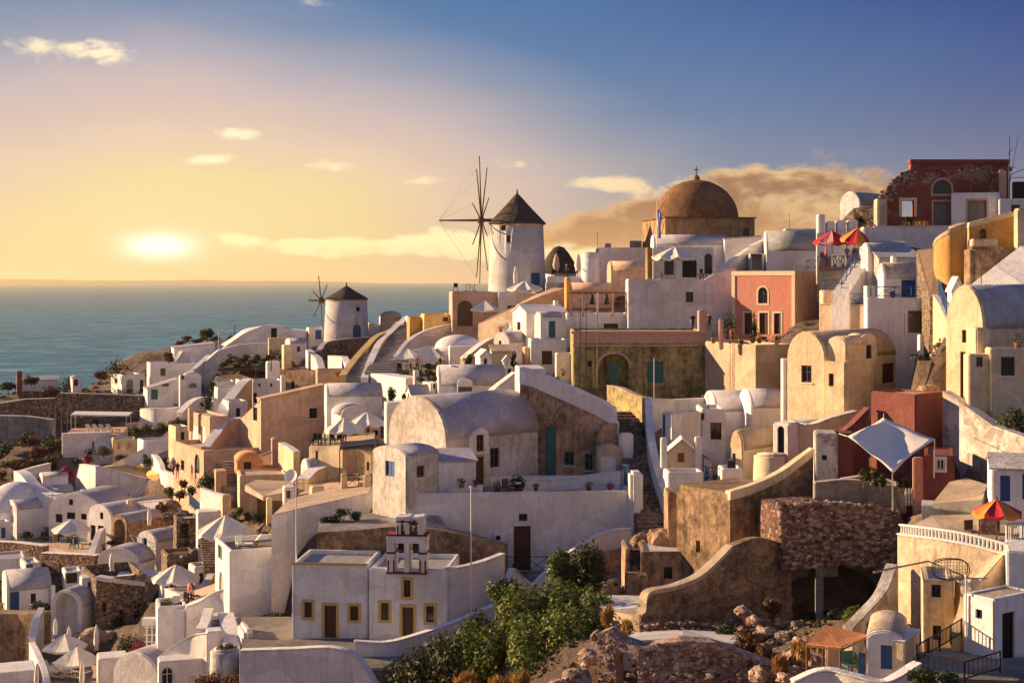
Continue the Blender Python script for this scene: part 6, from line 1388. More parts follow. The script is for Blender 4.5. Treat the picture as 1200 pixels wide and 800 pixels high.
# ================================================================== big white sloped wall and yellow terrace
WALL('big white battered wall with sunlit edge below the yellow terrace', 'white', [(88, 566, 600, 166), (93, 544, 600, 165), (112, 547, 600, 160), (142, 554, 600, 160.5), (172, 561, 600, 161)], .6, smooth=False)
SLAB('dry yellow earth terrace above the battered wall', 'ochre', [(112, 548, 161), (170, 558, 163), (186, 556, 158), (190, 548, 162), (175, 542, 169), (135, 543, 172)], 2.5, top='yellow')
WALL('low rosy wall behind the yellow terrace', 'white', [(106, 541, 550, 172), (130, 536, 548, 173), (160, 532, 545, 172), (176, 532, 548, 170)], .5); WALL('pale wavy wall between yellow terrace and peach lane', 'white', [(174, 530, 550, 166), (182, 536, 553, 162), (187, 545, 560, 158), (190, 552, 565, 155), (208, 556, 570, 152)], .5)
BUSH('dark shrub against the battered white wall', 149, 588, 154, 10, 12, 320, .13, 'shrub'); BUSH('green bush behind the yellow terrace wall', 148, 541, 170, 7, 8, 240, .13, 'shrub'); BUSH('pair of dark cypress-like shrubs on the yellow terrace', 172, 545, 164, 7, 14, 260, .13, 'darkleaf')
BUSH('magenta bougainvillea beside the curling white wall', 81, 564, 160, 11, 20, 520, .13, 'bougain', name='bougainvillea', cat='shrub'); BUSH('crimson bougainvillea above the sunlit wall edge', 104, 542, 168, 9, 10, 340, .13, 'bougain', name='bougainvillea', cat='shrub')
BUSH('green hedge below the white blockhouse', 122, 534, 167, 12, 14, 380, .14, 'shrub')
WALL('curling white wall by the bougainvillea', 'white', [(16, 552, 580, 162), (24, 556, 580, 159), (36, 570, 585, 156), (50, 578, 590, 154), (66, 580, 590, 153)], 1.2); WALL('upper white wall curling above the scrub', 'white', [(22, 553, 565, 164), (40, 548, 562, 166), (60, 543, 556, 168)], .6)
H('house', 'blue-white cave house front beside the bougainvillea', 'house', 'white', (46, 50, 80), (559, 585), 157, 8, 'vx', dep=3, rise=.3)
shallow('large smooth white cave-house dome behind the lilac-vault cottage', 20, 594, 156, 34, 30, 'white', .9, 'cave_house', 'house')
# row of small vaulted houses
r1 = H('vaulted_house', 'white cottage with lilac vault and two slit windows beside the patio hedge', 'house', 'white', (4, 20, 62), (598, 632), 152, 42, 'vx', [('B', 13, 595, 3, 5, 'w', 'black'), ('B', 13, 607, 3, 8, 'w', 'black')], rise=1.0, dep=3.4)
r2 = H('vaulted_house', 'broad white gabled house with three dark windows over the patio', 'house', 'white', (57, 119, None), (602, 640), 148, -20, 'vy', [('A', 83, 588, 5, 7, 'w', 'black'), ('A', 69, 607, 8, 10, 'w', 'black'), ('A', 83, 604, 10, 8, 'w', 'black'), ('A', 98, 605, 7, 7, 'w', 'black'), ('A', 83, 623, 11, 8, 'w', 'black')], dep=6, rise=2.0)
r3 = H('vaulted_house', 'white vaulted house with tall twin doorways beside the patio', 'house', 'white', (102, 131, None), (609, 645), 144.5, -34, 'vy', [('A', 119, 604, 4, 8, 'w', 'black'), ('A', 109, 624, 6, 18, 'd', 'black'), ('A', 118, 620, 7, 9, 'w', 'black')], dep=8, rise=1.4)
r4 = H('vaulted_house', 'dark stone vault with deep arched mouth and lilac roof', 'house', 'brown', (130, 149, None), (614, 640), 141, -34, 'vy', [('A', 140, 621, 13, 26, 'oa')], dep=8, rise=.85, rm='roofwhite')
r5 = H('vaulted_house', 'white gabled cottage with long lilac vault and slit window', 'house', 'white', (160, 183, None), (636, 668), 135.5, -34, 'vy', [('A', 170, 636, 4, 12, 'w', 'black'), ('A', 169, 656, 9, 14, 'w', 'black'), ('A', 178, 657, 4, 10, 'w', 'brownframe')], dep=8, rise=1.0)
WALL('white ledge wall along the vault backs', 'white', [(120, 588, 600, 152), (150, 590, 602, 149), (192, 586, 600, 146)], 1.0, smooth=False)
UMB('cream parasol over the green chairs on the patio', 84, 608, 144, 46, 11, 640, 6, 'canvas', None)
SLAB('tan patio in front of the broad gabled house', 'tan', [(0, 640, 146), (50, 640, 143), (112, 652, 136), (118, 640, 142), (60, 634, 149), (0, 632, 151)], 2.0)
for i, (px, py) in enumerate([(85, 643), (89, 642), (97, 644)]): FURN(('chair', 'chair', 'table')[i], ['green garden chair under the patio parasol', 'second green garden chair, by the patio table', 'small cream table at the patio edge'][i], px, py, 141, i * 2.0, None, 'teal' if i < 2 else None)
for i, (px, py) in enumerate([(50, 634), (56, 634), (66, 634), (71, 633)]): FURN('chair', ['dark patio chair near the cottage hedge', 'dark patio chair between hedge and gabled house', 'dark patio chair below the gabled house window', 'dark patio chair by the parasol pole'][i], px, py, 147.5, i, None, 'black')
BUSH('dark hedge against the lilac-vault cottage', 31, 632, 148.5, 10, 11, 300, .13, 'darkleaf')
rb1 = WALL('dark red rubble wall with white coping below the patio', 'rubble', [(-20, 634, 658, 142), (20, 636, 662, 140), (51, 640, 664, 138)], .7, cap='white', smooth=False); wall_stones(rb1, 140, .08, .17)
rb2 = WALL('second red rubble wall stepping forward with white coping', 'rubble', [(48, 648, 672, 134.5), (95, 650, 674, 132), (112, 651, 674, 131)], .7, cap='white', smooth=False); wall_stones(rb2, 160, .08, .17)
WALL('white fin wall curving up between patio and vault', 'white', [(110, 650, 668, 133), (114, 638, 660, 136), (119, 624, 655, 139), (124, 619, 650, 141)], .5)
# lit dome and umbrella terraces, lower left
H('vaulted_house', 'sunlit white vault with folded parasol at its mouth', 'house', 'white', (114, 162, None), (661, 690), 125, -20, 'vy', [('A', 124, 672, 11, 17, 'oa')], dep=2.6, rise=1.35)
FOLDED('folded tan parasol before the sunlit vault', 131, 647, 676, 122, 6); FOLDED('folded tan parasol beside the long lilac vault', 175, 594, 622, 139, 5)
H('house', 'white house with flat sunlit canopy and dark openings', 'house', 'white', (None, 137, 186), (672, 708), 125.5, 3, 'flat', [('A', 142, 684, 7, 18, 'd', 'black'), ('A', 153, 684, 12, 18, 'w', 'black'), ('A', 170, 685, 6, 20, 'd', 'black')], dep=4)
SLAB('thin sunlit canopy roof over the dark openings', 'white', [(136, 676, 122), (182, 675, 121.5), (186, 668, 125.4), (140, 668, 125.6)], .2, name='canopy', cat='canopy', reg=False)
POLE('white canopy post before the dark openings', 147, 677, 702, 122, .07)
UMB('large white parasol on the round terrace', 206, 661, 112, 56, 15, 712, 8, 'canvas', None)
UMB('very large white parasol with sagging canopy by the steps', 264, 603, 113, 68, 19, 642, 8, 'canvas', None)
sr = H('stone_ruin', 'roofless rough stone ruin with small dark windows', 'house', 'drystone', (95, 113, 172), (678, 735), 118, 28, 'flat', [('A', 122, 713, 5, 18, 'w', 'black'), ('A', 142, 717, 5, 6, 'w', 'black'), ('A', 161, 717, 7, 20, 'd', 'black'), ('A', 143, 732, 8, 6, 'w', 'black')], par=.8, rm='soil', dep=None)
face_stones(sr, 'A', 420, .06, .16); face_stones(sr, 'B', 160, .06, .16)
WALL('white coping strip on the stone ruin corner', 'white', [(112, 676, 679, 117.5), (130, 679, 682, 117.2)], .8, smooth=False, skirt=.05, reg=False); WALL('white coping strip on the stone ruin beside the bush', 'white', [(133, 679, 682, 118.1), (170, 683, 686, 119.6)], .5, smooth=False, skirt=.05, reg=False)
H('house', 'white blue-shaded house with long vault and two dark doors', 'house', 'white', (None, 8, 60), (693, 720), 124, 4, 'vx', [('A', 17, 704, 11, 22, 'd', 'blue'), ('A', 39, 701, 6, 12, 'w', 'black')], dep=6, rise=1.2)
H('house', 'white stub house with blue panel beyond the long vault', 'house', 'white', (None, 30, 48), (660, 680), 131, 10, 'flat', [('A', 35, 666, 8, 11, 's', 'teal')], dep=3)
H('house', 'white slab-roofed house below the white-coped rubble wall', 'house', 'white', (None, -30, 30), (657, 680), 133, 2, 'flat', dep=4)
H('house', 'white box with dark square hatch above the long vault', 'house', 'white', (None, 76, 96), (670, 690), 126, 6, 'flat', [('A', 84, 677, 13, 12, 's', 'black')], dep=2.5)
H('house', 'small white box with blue shutter on the ruin edge', 'house', 'white', (None, 96, 113), (677, 697), 120, 8, 'plain', [('A', 105, 686, 4, 9, 's', 'blue')], dep=1.5, skirt=.2, reg=False)
H('vaulted_house', 'white vault with tall dark arched mouth beside the ruin', 'house', 'white', (59, 96, None), (712, 750), 118, -16, 'vy', [('A', 78, 721, 26, 52, 'oa')], dep=6, rise=1.4)
BUSH('dark green bush beside the blue door', 45, 717, 121, 12, 14, 320, .1, 'darkleaf'); BUSH('dark shrub beside the stone ruin door', 180, 716, 115, 9, 14, 300, .1, 'darkleaf')
WALL('rough brown earth bank below the blue-shaded house', 'brownwall', [(-20, 718, 800, 120), (20, 719, 800, 119), (45, 719, 795, 118)], 1.5, cap=None, smooth=False)
WALL('white wall curving down the earth bank edge', 'white', [(42, 748, 770, 114), (46, 725, 760, 116), (52, 712, 750, 117)], .5); WALL('narrow sunlit white wall running down to the loungers', 'white', [(34, 753, 790, 113), (42, 768, 805, 109), (50, 790, 820, 105), (53, 812, 840, 103)], .4)
H('house', 'white slab roof below the brown earth bank', 'house', 'white', (None, -30, 42), (791, 840), 104, 1, 'plain', dep=3)
UMB('square cream parasol over the loungers, beside the dark arched mouth', 76, 742, 110, 52, 15, 782, 4, 'canvas', None, rz=.5); UMB('square cream parasol over the loungers, beside the white low wall block', 90, 757, 106, 52, 16, 798, 4, 'canvas', None, rz=.4)
for i, (px, yt, yb, d) in enumerate([(65, 724, 750, 113), (81, 733, 765, 112), (113, 731, 772, 110), (43, 777, 815, 103), (96, 773, 815, 103)]):
    FOLDED(['folded tan parasol beside the dark arched mouth', 'folded tan parasol behind the upper square parasol', 'folded tan parasol by the cave and red bush', 'folded tan parasol on the narrow white wall', 'folded tan parasol before the lower square parasol'][i], px, yt, yb, d, 6)
SLAB('sun terrace with loungers below the square parasols', 'tan', [(50, 800, 107), (116, 800, 105), (118, 775, 112), (60, 776, 113), (46, 815, 103), (116, 815, 103)][:4], 1.5)
for i in range(5): FURN('sun_lounger', 'cream sun lounger under the square parasols', 60 + i * 8, 790 + (i % 2) * 6, 108 - i * .5, 1.1, 'loungers on the sun terrace')
ROCK('brown cave rock mound beside the folded parasols', 104, 752, 115, 19, 'brown'); ROCK('smaller brown cave rock by the ruin', 128, 748, 116, 14, 'brown')
BUSH('dark bush with red flowers over the lower terrace', 152, 775, 107, 20, 38, 1100, .09, 'darkleaf', lumps=12); BUSH('red flowering shrub below the stone ruin', 160, 772, 105.5, 12, 26, 420, .08, 'bougain', lumps=7)
def lattice():
    b = P(171, 768, 104); root = thing('lattice_frame', 'white wooden lattice stand beside the purple wall', 'frame', b); k = 104 / F
    for x in (0, 6, 13):
        bm = bmesh.new(); box(bm, x * k, x * k + .09, 0, .09, -.2, 36 * k); mobj('post', bm, 'whitetrim', root)
    for z in (8, 16, 24, 33): bm = bmesh.new(); box(bm, -.1, 14 * k, -.03, .0, z * k, z * k + .08); mobj('slat', bm, 'whitetrim', root)
    bm = bmesh.new(); box(bm, -.25, 15.5 * k, -.2, .5, 36 * k, 44 * k); mobj('top', bm, 'whitetrim', root)
lattice()
H('vaulted_house', 'sunlit white barrel roof beside the tall purple wall', 'house', 'white', (132, 186, None), (800, 830), 99, -28, 'vy', dep=5, rise=1.9)
H('house', 'white low wall block beside the barrel roof', 'house', 'white', (None, 115, 150), (772, 830), 102, 3, 'plain', dep=2)
H('house', 'tall purple-shaded wall with terrace cafe on top', 'house', 'white', (None, 185, 219), (711, 830), 101, 3, 'flat', dep=3, par=.3, rm='paving', skirt=4)
WALL('purple-shaded wall curving up to the lounger terrace', 'white', [(218, 711, 800, 100.8), (232, 706, 790, 101), (248, 696, 780, 101), (264, 690, 770, 100.5), (274, 688, 760, 100)], .5)
SLAB('round lounger terrace paved in warm plaster', 'white', [(186, 712, 101.5), (215, 713, 101.2), (250, 696, 102), (266, 688, 103), (262, 680, 110), (205, 700, 108)], 2.5, top='tan')
WALL('white curved parapet round the large parasol terrace', 'white', [(193, 690, 712, 113), (200, 692, 716, 110.5), (215, 697, 716, 109), (235, 692, 710, 110), (247, 680, 702, 113), (251, 672, 695, 115)], .5)
for i, (px, py) in enumerate([(214, 711), (221, 708), (229, 705), (207, 712)]): FURN('chair', ['white garden chair at the curved wall, by the dark table', 'dark wooden chair on the round lounger terrace', 'dark chair beside the curved parapet', 'white chair at the terrace wall end'][i], px, py, 103.5, i * 1.1, None, ('whitetrim', 'timber', 'timber', 'whitetrim')[i])
H('house', 'sunlit white wall end with arched niche below the very large parasol', 'house', 'white', (252, 269, 345), (645, 728), 98.5, 22, 'flat', [('B', 259, 681, 5, 24, 'da', 'tan'), ('B', 258, 647, 5, 16, 's', 'teal')], par=.4, rm='paving', skirt=5)
STAIRS('steps coloured dark for shade between the stone walls and the very large parasol', 'rubble', (249, 664, 112), (243, 626, 122), 1.3, 14, deep=.5)  # dark rubble colour puts the shade into these steps
FURN('sun_lounger', 'white sun lounger on the roof terrace by the tall pole', 292, 642, 102.5, -1.4, None, 'whitetrim'); FURN('chair', 'white chair beside the roof terrace lounger', 281, 643, 102, .5, None, 'whitetrim')
SLAB('large plaster roof block with sunlit top above the chapel', 'white', [(318, 604, 97), (374, 591, 99), (433, 578, 101), (438, 568, 104), (395, 571, 106), (338, 585, 103.5)], 8.5, name='roof_block', cat='house', top='tan')
for i, (px, py) in enumerate([(392, 612), (403, 606), (384, 616), (418, 608)]): BUSH(['dark trailing shrub hanging over the chapel ledge', 'upper dark shrub at the foot of the roof block', 'lowest dark creeper by the roof block', 'small dark creeper near the annex foot'][i], px, py, 96.5, 11, 12, 360, .08, 'darkleaf', lumps=5)
STAIRS('grey plaster steps leading up to the chapel forecourt', 'greywhite', (263, 762, 92), (262, 718, 99), 1.9, 9)
WALL('shaded white stair cheek wall of the forecourt steps', 'white', [(241, 737, 775, 91), (246, 728, 770, 94), (250, 713, 760, 98)], .6, smooth=False); H('pillar', 'white stair pier at the foot of the forecourt steps', 'pillar', 'white', (None, 242, 261), (740, 790), 90, 4, 'plain', dep=1.2)
WALL('sunlit white stair cheek wall between steps and forecourt', 'white', [(281, 768, 790, 88), (280, 745, 780, 91), (276, 728, 770, 95), (273, 718, 760, 98)], 1.0); H('pillar', 'rounded white pier at the forecourt corner', 'pillar', 'white', (None, 286, 297), (738, 785), 88.5, 10, 'plain', dep=2.5, bev=.2)
WALL('sunlit sloping white wall below the forecourt steps', 'white', [(186, 770, 830, 92), (205, 756, 820, 91.5), (225, 745, 810, 91), (243, 742, 800, 90)], 1.2)
H('house', 'white lower wall with arched white grille window', 'house', 'white', (None, 186, 245), (775, 840), 89.5, 3, 'plain', [('A', 196, 792, 15, 22, 'wa', 'whitetrim')], dep=1.5)
drum('round stone planter well below the forecourt', 264, 762, 790, 85.5, 36, 'oldwhite', 'planter', 'planter', .95)
BUSH('dry dark plant inside the round planter', 265, 764, 85.5, 12, 10, 260, .08, 'drybrush', lumps=5); BUSH('dark scrub below the round planter', 245, 808, 82, 22, 24, 700, .09, 'drybrush', lumps=9); BUSH('brown scrub beside the forecourt wall foot', 272, 806, 81.5, 14, 18, 420, .09, 'drybrush', lumps=6)
# ================================================================== peach quarter
p1 = H('peach_house', 'big plain peach-brown house with blank wall and one dark window', 'house', 'peach', (None, 306, 381), (468, 545), 141, 24, 'shedx', [('A', 367, 484, 9, 12, 'w', 'black')], dep=1.6, rise=1.25, rm='peach', skirt=4, ab=True)
WOPEN(WALL('sunlit peach gable wall sloping down from the plain peach-brown house', 'peach', [(281, 491, 545, 147), (306, 468, 545, 141.1)], .5, smooth=False, cap='tan'), [(299, 485, 5, 16, 'w', 'black')])
p2 = H('peach_house', 'sunlit peach cube with two white shutters', 'house', 'peach', (221, 246, 269), (488, 532), 146, 30, 'flat', [('B', 228, 507, 8, 17, 's', 'whitetrim'), ('B', 238, 509, 5, 19, 's', 'whitetrim')], rm='tan')
WALL('peach stair wall slanting beside the white shutters', 'peach', [(246, 524, 540, 143), (258, 508, 540, 145), (268, 492, 540, 147), (284, 490, 540, 147.5)], 1.0, smooth=False)
H('house', 'peach porch with dark garage opening', 'house', 'peach', (None, 266, 290), (492, 530), 147.5, 5, 'plain', [('A', 276, 511, 16, 25, 'o'), ('A', 291, 515, 5, 9, 'w', 'black')], dep=2)
p3 = H('house', 'long rosy-peach terrace house with arched doorway on the lane', 'house', 'peach', (203, 239, 309), (528, 575), 139, 30, 'flat', [('B', 231, 543, 6, 22, 'da', 'black'), ('B', 214, 545, 4, 12, 'w', 'black')], par=.4, rm='tan', dep=None)
o1 = H('orange_house', 'little orange house with round gable and black door', 'house', 'orange', (None, 278, 308), (543, 562), 131, 4, 'vy', [('A', 290, 548, 9, 14, 'd', 'black')], dep=4, rise=.75)
H('house', 'low orange wall beside the round orange gable', 'house', 'orange', (None, 303, 332), (548, 562), 131.5, 3, 'flat', dep=2)
H('house', 'cream framed porch house below the orange gable', 'house', 'cream', (278, 281, 336), (557, 600), 126, 5, 'flat', [('A', 306, 584, 24, 26, 'o')], dep=4, par=.15, rm='peach')
SLAB('flat tan roof over the dark garden porch', 'tan', [(287, 568, 120), (308, 582, 115), (340, 577, 115), (345, 564, 122), (300, 562, 124)], .3, name='slab_roof', cat='roof', reg=False)
H('house', 'dark-mouthed garden porch under the tan roof', 'house', 'tan', (None, 293, 336), (572, 610), 118.5, -5, 'plain', [('A', 315, 592, 28, 26, 'o')], dep=2)
STAIRS('narrow grey steps beside the orange house', 'concrete', (270, 572, 131), (272, 540, 137), 1.4, 10)
H('wall_stub', 'rosy wall block beside the narrow grey steps', 'wall', 'peach', (None, 253, 266), (552, 580), 131, 5, 'plain', dep=2)
BUSH('large dark green bush before the rosy-peach house', 243, 575, 133, 13, 26, 700, .12, 'shrub', lumps=9); BUSH('dark bush on the cream porch wall', 258, 556, 134, 9, 14, 320, .11, 'darkleaf'); 
WALL('white garden wall in sun below the dark green bush', 'white', [(234, 572, 596, 126), (250, 578, 600, 124), (260, 580, 604, 123)], .4, smooth=False); H('pillar', 'cream gate pier at the sunny garden wall', 'pillar', 'cream', (None, 261, 271), (580, 612), 121.5, 15, 'plain', dep=.6); H('pillar', 'slim cream pier beside the tan porch roof', 'pillar', 'cream', (None, 313, 319), (583, 625), 114, 10, 'plain', dep=.5)
for i, (px, py) in enumerate([(280, 606), (292, 610), (304, 612), (272, 614)]): BUSH('garden shrub before the dark porch', px, py, 117, 8, 14, 280, .1, 'shrub', group='shrubs before the dark porch', lumps=5)
H('chimney', 'pink plaster chimney on the peach terrace', 'chimney', 'peach', (None, 319, 326), (516, 545), 136, 10, 'vy', dep=.7, rise=.2, rm='peach'); WALL('peach parapet climbing to the pink chimney', 'peach', [(303, 534, 550, 137), (314, 530, 548, 136.5), (325, 525, 548, 136)], .5)
WALL('sunlit peach wall beside the satellite dish', 'cream', [(326, 519, 565, 131), (336, 524, 565, 129), (344, 530, 568, 127)], .6, smooth=False)
DISH('large grey satellite dish by the sunlit peach wall', 341, 557, 116, 8, 582); POLE('white lamp pole at the corner of the roof block', 347, 566, 612, 97.2, .04)
H('vaulted_house', 'small white vault with arched window beside the dish', 'house', 'white', (352, 361, 378), (550, 585), 120, 35, 'vx', [('B', 356, 560, 3, 12, 'wa', 'black')], rise=.85)
WALL('rounded cream bank wall below the pergola cafe', 'cream', [(362, 562, 580, 118), (372, 552, 578, 119), (386, 546, 575, 120), (396, 546, 572, 120)], 1.2); 
H('house', 'cream lower house with peach panel below the pergola', 'house', 'cream', (364, 436, None), (527, 572), 118, -30, 'flat', [('A', 371, 535, 3, 14, 'w', 'black'), ('A', 412, 545, 14, 24, 's', 'peach'), ('A', 431, 546, 3, 10, 'w', 'black')], dep=6, par=.3, rm='paving')
SLAB('small plaster yard with steps before the cream lower house', 'cream', [(346, 590, 108), (400, 583, 107), (436, 575, 108), (436, 562, 116), (380, 566, 118), (350, 578, 116)], 2.5, top='peach')
H('house', 'white low bench block in the small plaster yard', 'bench', 'cream', (None, 366, 380), (570, 582), 111, 15, 'plain', dep=1, skirt=1); H('house', 'small white box with dark hatch by the dish', 'house', 'white', (None, 333, 346), (571, 590), 113, 5, 'flat', [('A', 338, 579, 5, 9, 'w', 'black')], dep=1.5)
RAIL('black iron railing on the sunny plaster roof', 'iron', [(405, 573, 104.5), (436, 571, 104)], 16); H('pillar', 'cream pier joining the black iron railing, by the plaster yard', 'pillar', 'cream', (None, 400, 407), (555, 580), 104.3, 5, 'plain', dep=.5); H('pillar', 'cream pier joining the black iron railing, by the weathered annex', 'pillar', 'cream', (None, 427, 435), (556, 582), 103.4, 5, 'plain', dep=.5)
# pergola cafe
pergola('dark slatted cafe pergola on thin posts', [(398, 526, 113), (438, 522, 112), (443, 516, 119), (400, 519, 120)], 36, 'black', 'iron', th=.12)
SLAB('cafe terrace floor under the cream twin parasols', 'tan', [(362, 523, 122), (402, 523, 119), (440, 515, 121), (440, 505, 128), (380, 505, 130)], 1.5)
RAIL('dark railing around the twin parasol cafe', 'iron', [(364, 522, 122.5), (400, 524, 119.6)], 10)
UMB('grey-white parasol over the person in rose at the cafe', 403, 489, 121, 46, 14, 522, 8, 'canvas', None); UMB('cream parasol over the counter wall at the cafe', 430, 482, 124, 44, 13, 516, 8, 'canvas', None)
PERSON('person in rose top under the grey-white cafe parasol', 404, 522, 120.6, .3, 'rosecloth', 'navy'); PERSON('person in purple top walking along the peach lane', 204, 556, 143, 1.2, 'purplecloth', 'navy'); PERSON('person in dark clothes sitting out near the peach lane wall', 208, 561, 142, .4, 'navy', 'rosecloth')
for i, px in enumerate((370, 377, 384, 391, 397)): FURN('chair', ['dark cafe chair at the railing end by the peach wall', 'dark cafe chair behind the cafe railing, one from its end', 'dark cafe chair at the middle of the cafe railing', 'dark cafe chair near the person in rose', 'dark cafe chair next to the cafe pergola'][i], px, 521, 121.5, i * .9, None, 'black')
H('house', 'cream pillar wall of the twin parasol cafe', 'house', 'cream', (None, 404, 420), (500, 522), 126, 5, 'plain', [('A', 414, 508, 6, 9, 'w', 'black')], dep=.6); H('house', 'cream counter wall under the upper cafe parasol', 'house', 'cream', (None, 424, 446), (497, 520), 127, 4, 'plain', [('A', 431, 505, 4, 12, 'd', 'brownframe'), ('A', 440, 507, 6, 6, 'w', 'black')], dep=.6)
H('vaulted_house', 'grey-lilac vaulted house behind the twin parasols', 'house', 'white', (None, 383, 448), (465, 500), 135, 3, 'vx', dep=5, rise=1.1)
H('vaulted_house', 'sunlit low white arch roof before the grey-lilac vault', 'house', 'white', (388, 400, 434), (487, 505), 130.5, 30, 'vy', dep=3, rise=.9)
BUSH('dark potted bush at the cafe railing corner', 368, 519, 123.5, 4, 8, 140, .1, 'darkleaf')
H('house', 'white block behind the large round gable', 'house', 'white', (450, 453, 480), (472, 500), 116, 10, 'plain', dep=2); H('house', 'long white parapet block behind the large vault', 'house', 'white', (None, 478, 612), (468, 490), 122, 2, 'plain', dep=1.5)
# lane side, lower middle-left
for i, (px, py, rp, mm) in enumerate([(200, 592, 9, 'brown'), (212, 603, 8, 'brown'), (196, 606, 6, 'drystone'), (222, 612, 7, 'drystone'), (228, 650, 9, 'drystone'), (216, 655, 8, 'drystone')]): ROCK(['brown rock lump beside the lilac vault ridge', 'brown rock lump by the lane railing', 'small grey rock behind the vault backs', 'grey rock above the dark steps', 'grey rock heap at the foot of the dark steps', 'grey rock heap beside the gabled cottage'][i], px, py, 134 - (py - 592) * .2, rp, mm)
RAIL('blue fence along the lane below the peach house', 'blue', [(222, 592, 134), (236, 606, 128)], 14, cross=False)
for i, (px, py) in enumerate([(210, 585), (225, 580), (200, 582), (216, 572), (238, 598), (190, 600)]): BUSH(['dark bush by the blue lane fence', 'dark bush above the blue lane fence', 'dark bush behind the vault ridge', 'brown bush on the lane edge', 'dark bush at the fence end', 'dark bush among the vault rocks'][i], px, py, 138 - (py - 572) * .2, 9, 13, 260, .12, ['darkleaf', 'darkleaf', 'shrub', 'drybrush', 'darkleaf', 'drybrush'][i], lumps=5)
H('house', 'dark stone doorway block beneath the lane', 'house', 'drystone', (None, 207, 233), (608, 640), 128, 6, 'flat', [('A', 216, 622, 10, 18, 'o')], dep=3)
H('house', 'white lane house at the end of the blue fence', 'house', 'white', (None, 232, 262), (600, 640), 122, 5, 'plain', [('A', 258, 592, 4, 20, 'o')], dep=2)

# roof and terrace clutter
for i, (px, yt, yb, d, mm) in enumerate([(96, 574, 590, 151, 'white'), (150, 586, 600, 147, 'cream'), (222, 478, 492, 149, 'peach'), (330, 440, 452, 170, 'white'), (528, 428, 445, 133, 'white'), (486, 434, 446, 141, 'white'), (650, 352, 366, 150, 'white'), (862, 470, 485, 111, 'white'), (1046, 300, 312, 111, 'white'), (1078, 392, 408, 100, 'white'), (60, 686, 700, 125, 'white'), (20, 575, 590, 154, 'white')]):
    H('chimney', ['little white chimney on the broad gabled house', 'cream chimney behind the stone vault', 'peach chimney on the white shutter cube', 'white chimney on the brown roofless house wall', 'white chimney above the lilac vault dormer', 'white chimney beside the cafe hedge', 'white chimney on the sunlit gable house', 'white chimney between the blue-white vaults', 'white chimney on the sloping plaster roof', 'white chimney behind the cream house vault', 'white chimney on the long blue-shaded vault', 'white chimney on the smooth cave-house dome'][i], 'chimney', mm, (None, px, px + 5), (yt, yb), d, 25, 'flat', dep=.45, par=.05, skirt=1.2, reg=False, bev=.04)
for i, (px, py, d, hp, mm) in enumerate([(65, 634, 146, 9, 'leaf'), (108, 645, 139, 9, 'darkleaf'), (122, 645, 138, 8, 'bougain'), (196, 712, 103, 10, 'leaf'), (300, 642, 101.5, 9, 'leaf'), (388, 580, 109, 9, 'leaf'), (425, 574, 108, 10, 'bougain'), (566, 384, 161, 9, 'darkleaf'), (660, 440, 132, 9, 'leaf'), (1046, 349, 106.6, 8, 'bougain'), (1085, 349, 106.6, 8, 'leaf'), (835, 553, 96, 10, 'leaf'), (820, 327, 145, 7, 'leaf'), (690, 575, 100, 11, 'darkleaf'), (715, 576, 99.5, 10, 'bougain'), (258, 640, 107, 14, 'darkleaf')]):
    POTPLANT(['potted plant by the gabled house wall on the patio', 'dark potted plant beside the twin doorways', 'red potted flowers near the stone vault', 'potted plant at the purple wall corner', 'potted plant beside the roof terrace lounger', 'potted plant in the small plaster yard', 'red potted flowers by the black iron railing', 'dark plant in pot under the square porch canopy', 'potted plant on the white cube by olive house', 'red flowers in pot behind the blue house railing', 'green plant in pot behind the blue house railing', 'potted plant before the blue gate', 'potted plant beside the three dark doors', 'dark potted plant along the blue-white courtyard wall', 'red potted flowers by the blue-green gate', 'dark potted plant under the very large parasol'][i], px, py, d, hp, mm)
for i, (px, py, d, tp) in enumerate([(489, 436, 149, 'rosecloth'), (516, 436, 148.5, 'navy'), (664, 325, 171, 'navy'), (992, 312, 119, 'purplecloth'), (968, 311, 118.6, 'rosecloth'), (222, 708, 103, 'rosecloth')]):
    PERSON(['person in rose top under the smaller cafe parasol', 'person in dark top by the large cafe parasol', 'person in dark top at the windmill cafe', 'person in purple top under the orange parasol', 'person in rose top beneath the red cloth', 'person in rose top on the round lounger terrace'][i], px, py, d, i * 1.1, tp, 'navy')

def AERIAL(label, px, yt, yb, d):
    b = P(px, yb, d); h = wm(yb - yt, d); root = thing('tv_aerial', label, 'antenna', b, rnd.uniform(-.6, .6))
    bm = bmesh.new(); tube(bm, (0, 0, -.4), (0, 0, h), .025, None, 5); mobj('mast', bm, 'iron', root)
    bm = bmesh.new(); tube(bm, (-.5, 0, h * .93), (.5, 0, h * .93), .016, None, 4)
    for x in (-.45, -.2, .05, .3): tube(bm, (x, -.28, h * .93), (x, .28, h * .93), .011, None, 4)
    mobj('yagi', bm, 'steel', root)
for i, a in enumerate([(400, 450, 466, 136), (236, 470, 488, 147), (62, 572, 592, 151), (545, 414, 432, 133), (700, 272, 290, 174), (925, 250, 268, 157), (1060, 368, 388, 101), (830, 462, 480, 106), (600, 414, 432, 141), (165, 606, 626, 137), (300, 430, 446, 173), (20, 654, 674, 127), (1150, 316, 338, 88)]):
    AERIAL(['TV aerial on the grey-lilac vault', 'TV aerial on the white shutter cube', 'TV aerial on the broad gabled house', 'TV aerial above the arched dormer', 'TV aerial on the long white roof', 'TV aerial on the lit roofline by the dome', 'TV aerial behind the cream house vault', 'TV aerial on the white cube by the stairway', 'TV aerial behind the miniature bell gable', 'TV aerial on the long lilac vault cottage', 'TV aerial on the tiny black windows house', 'TV aerial on the blue-shaded vault', 'TV aerial on the tall cream house'][i], *a)
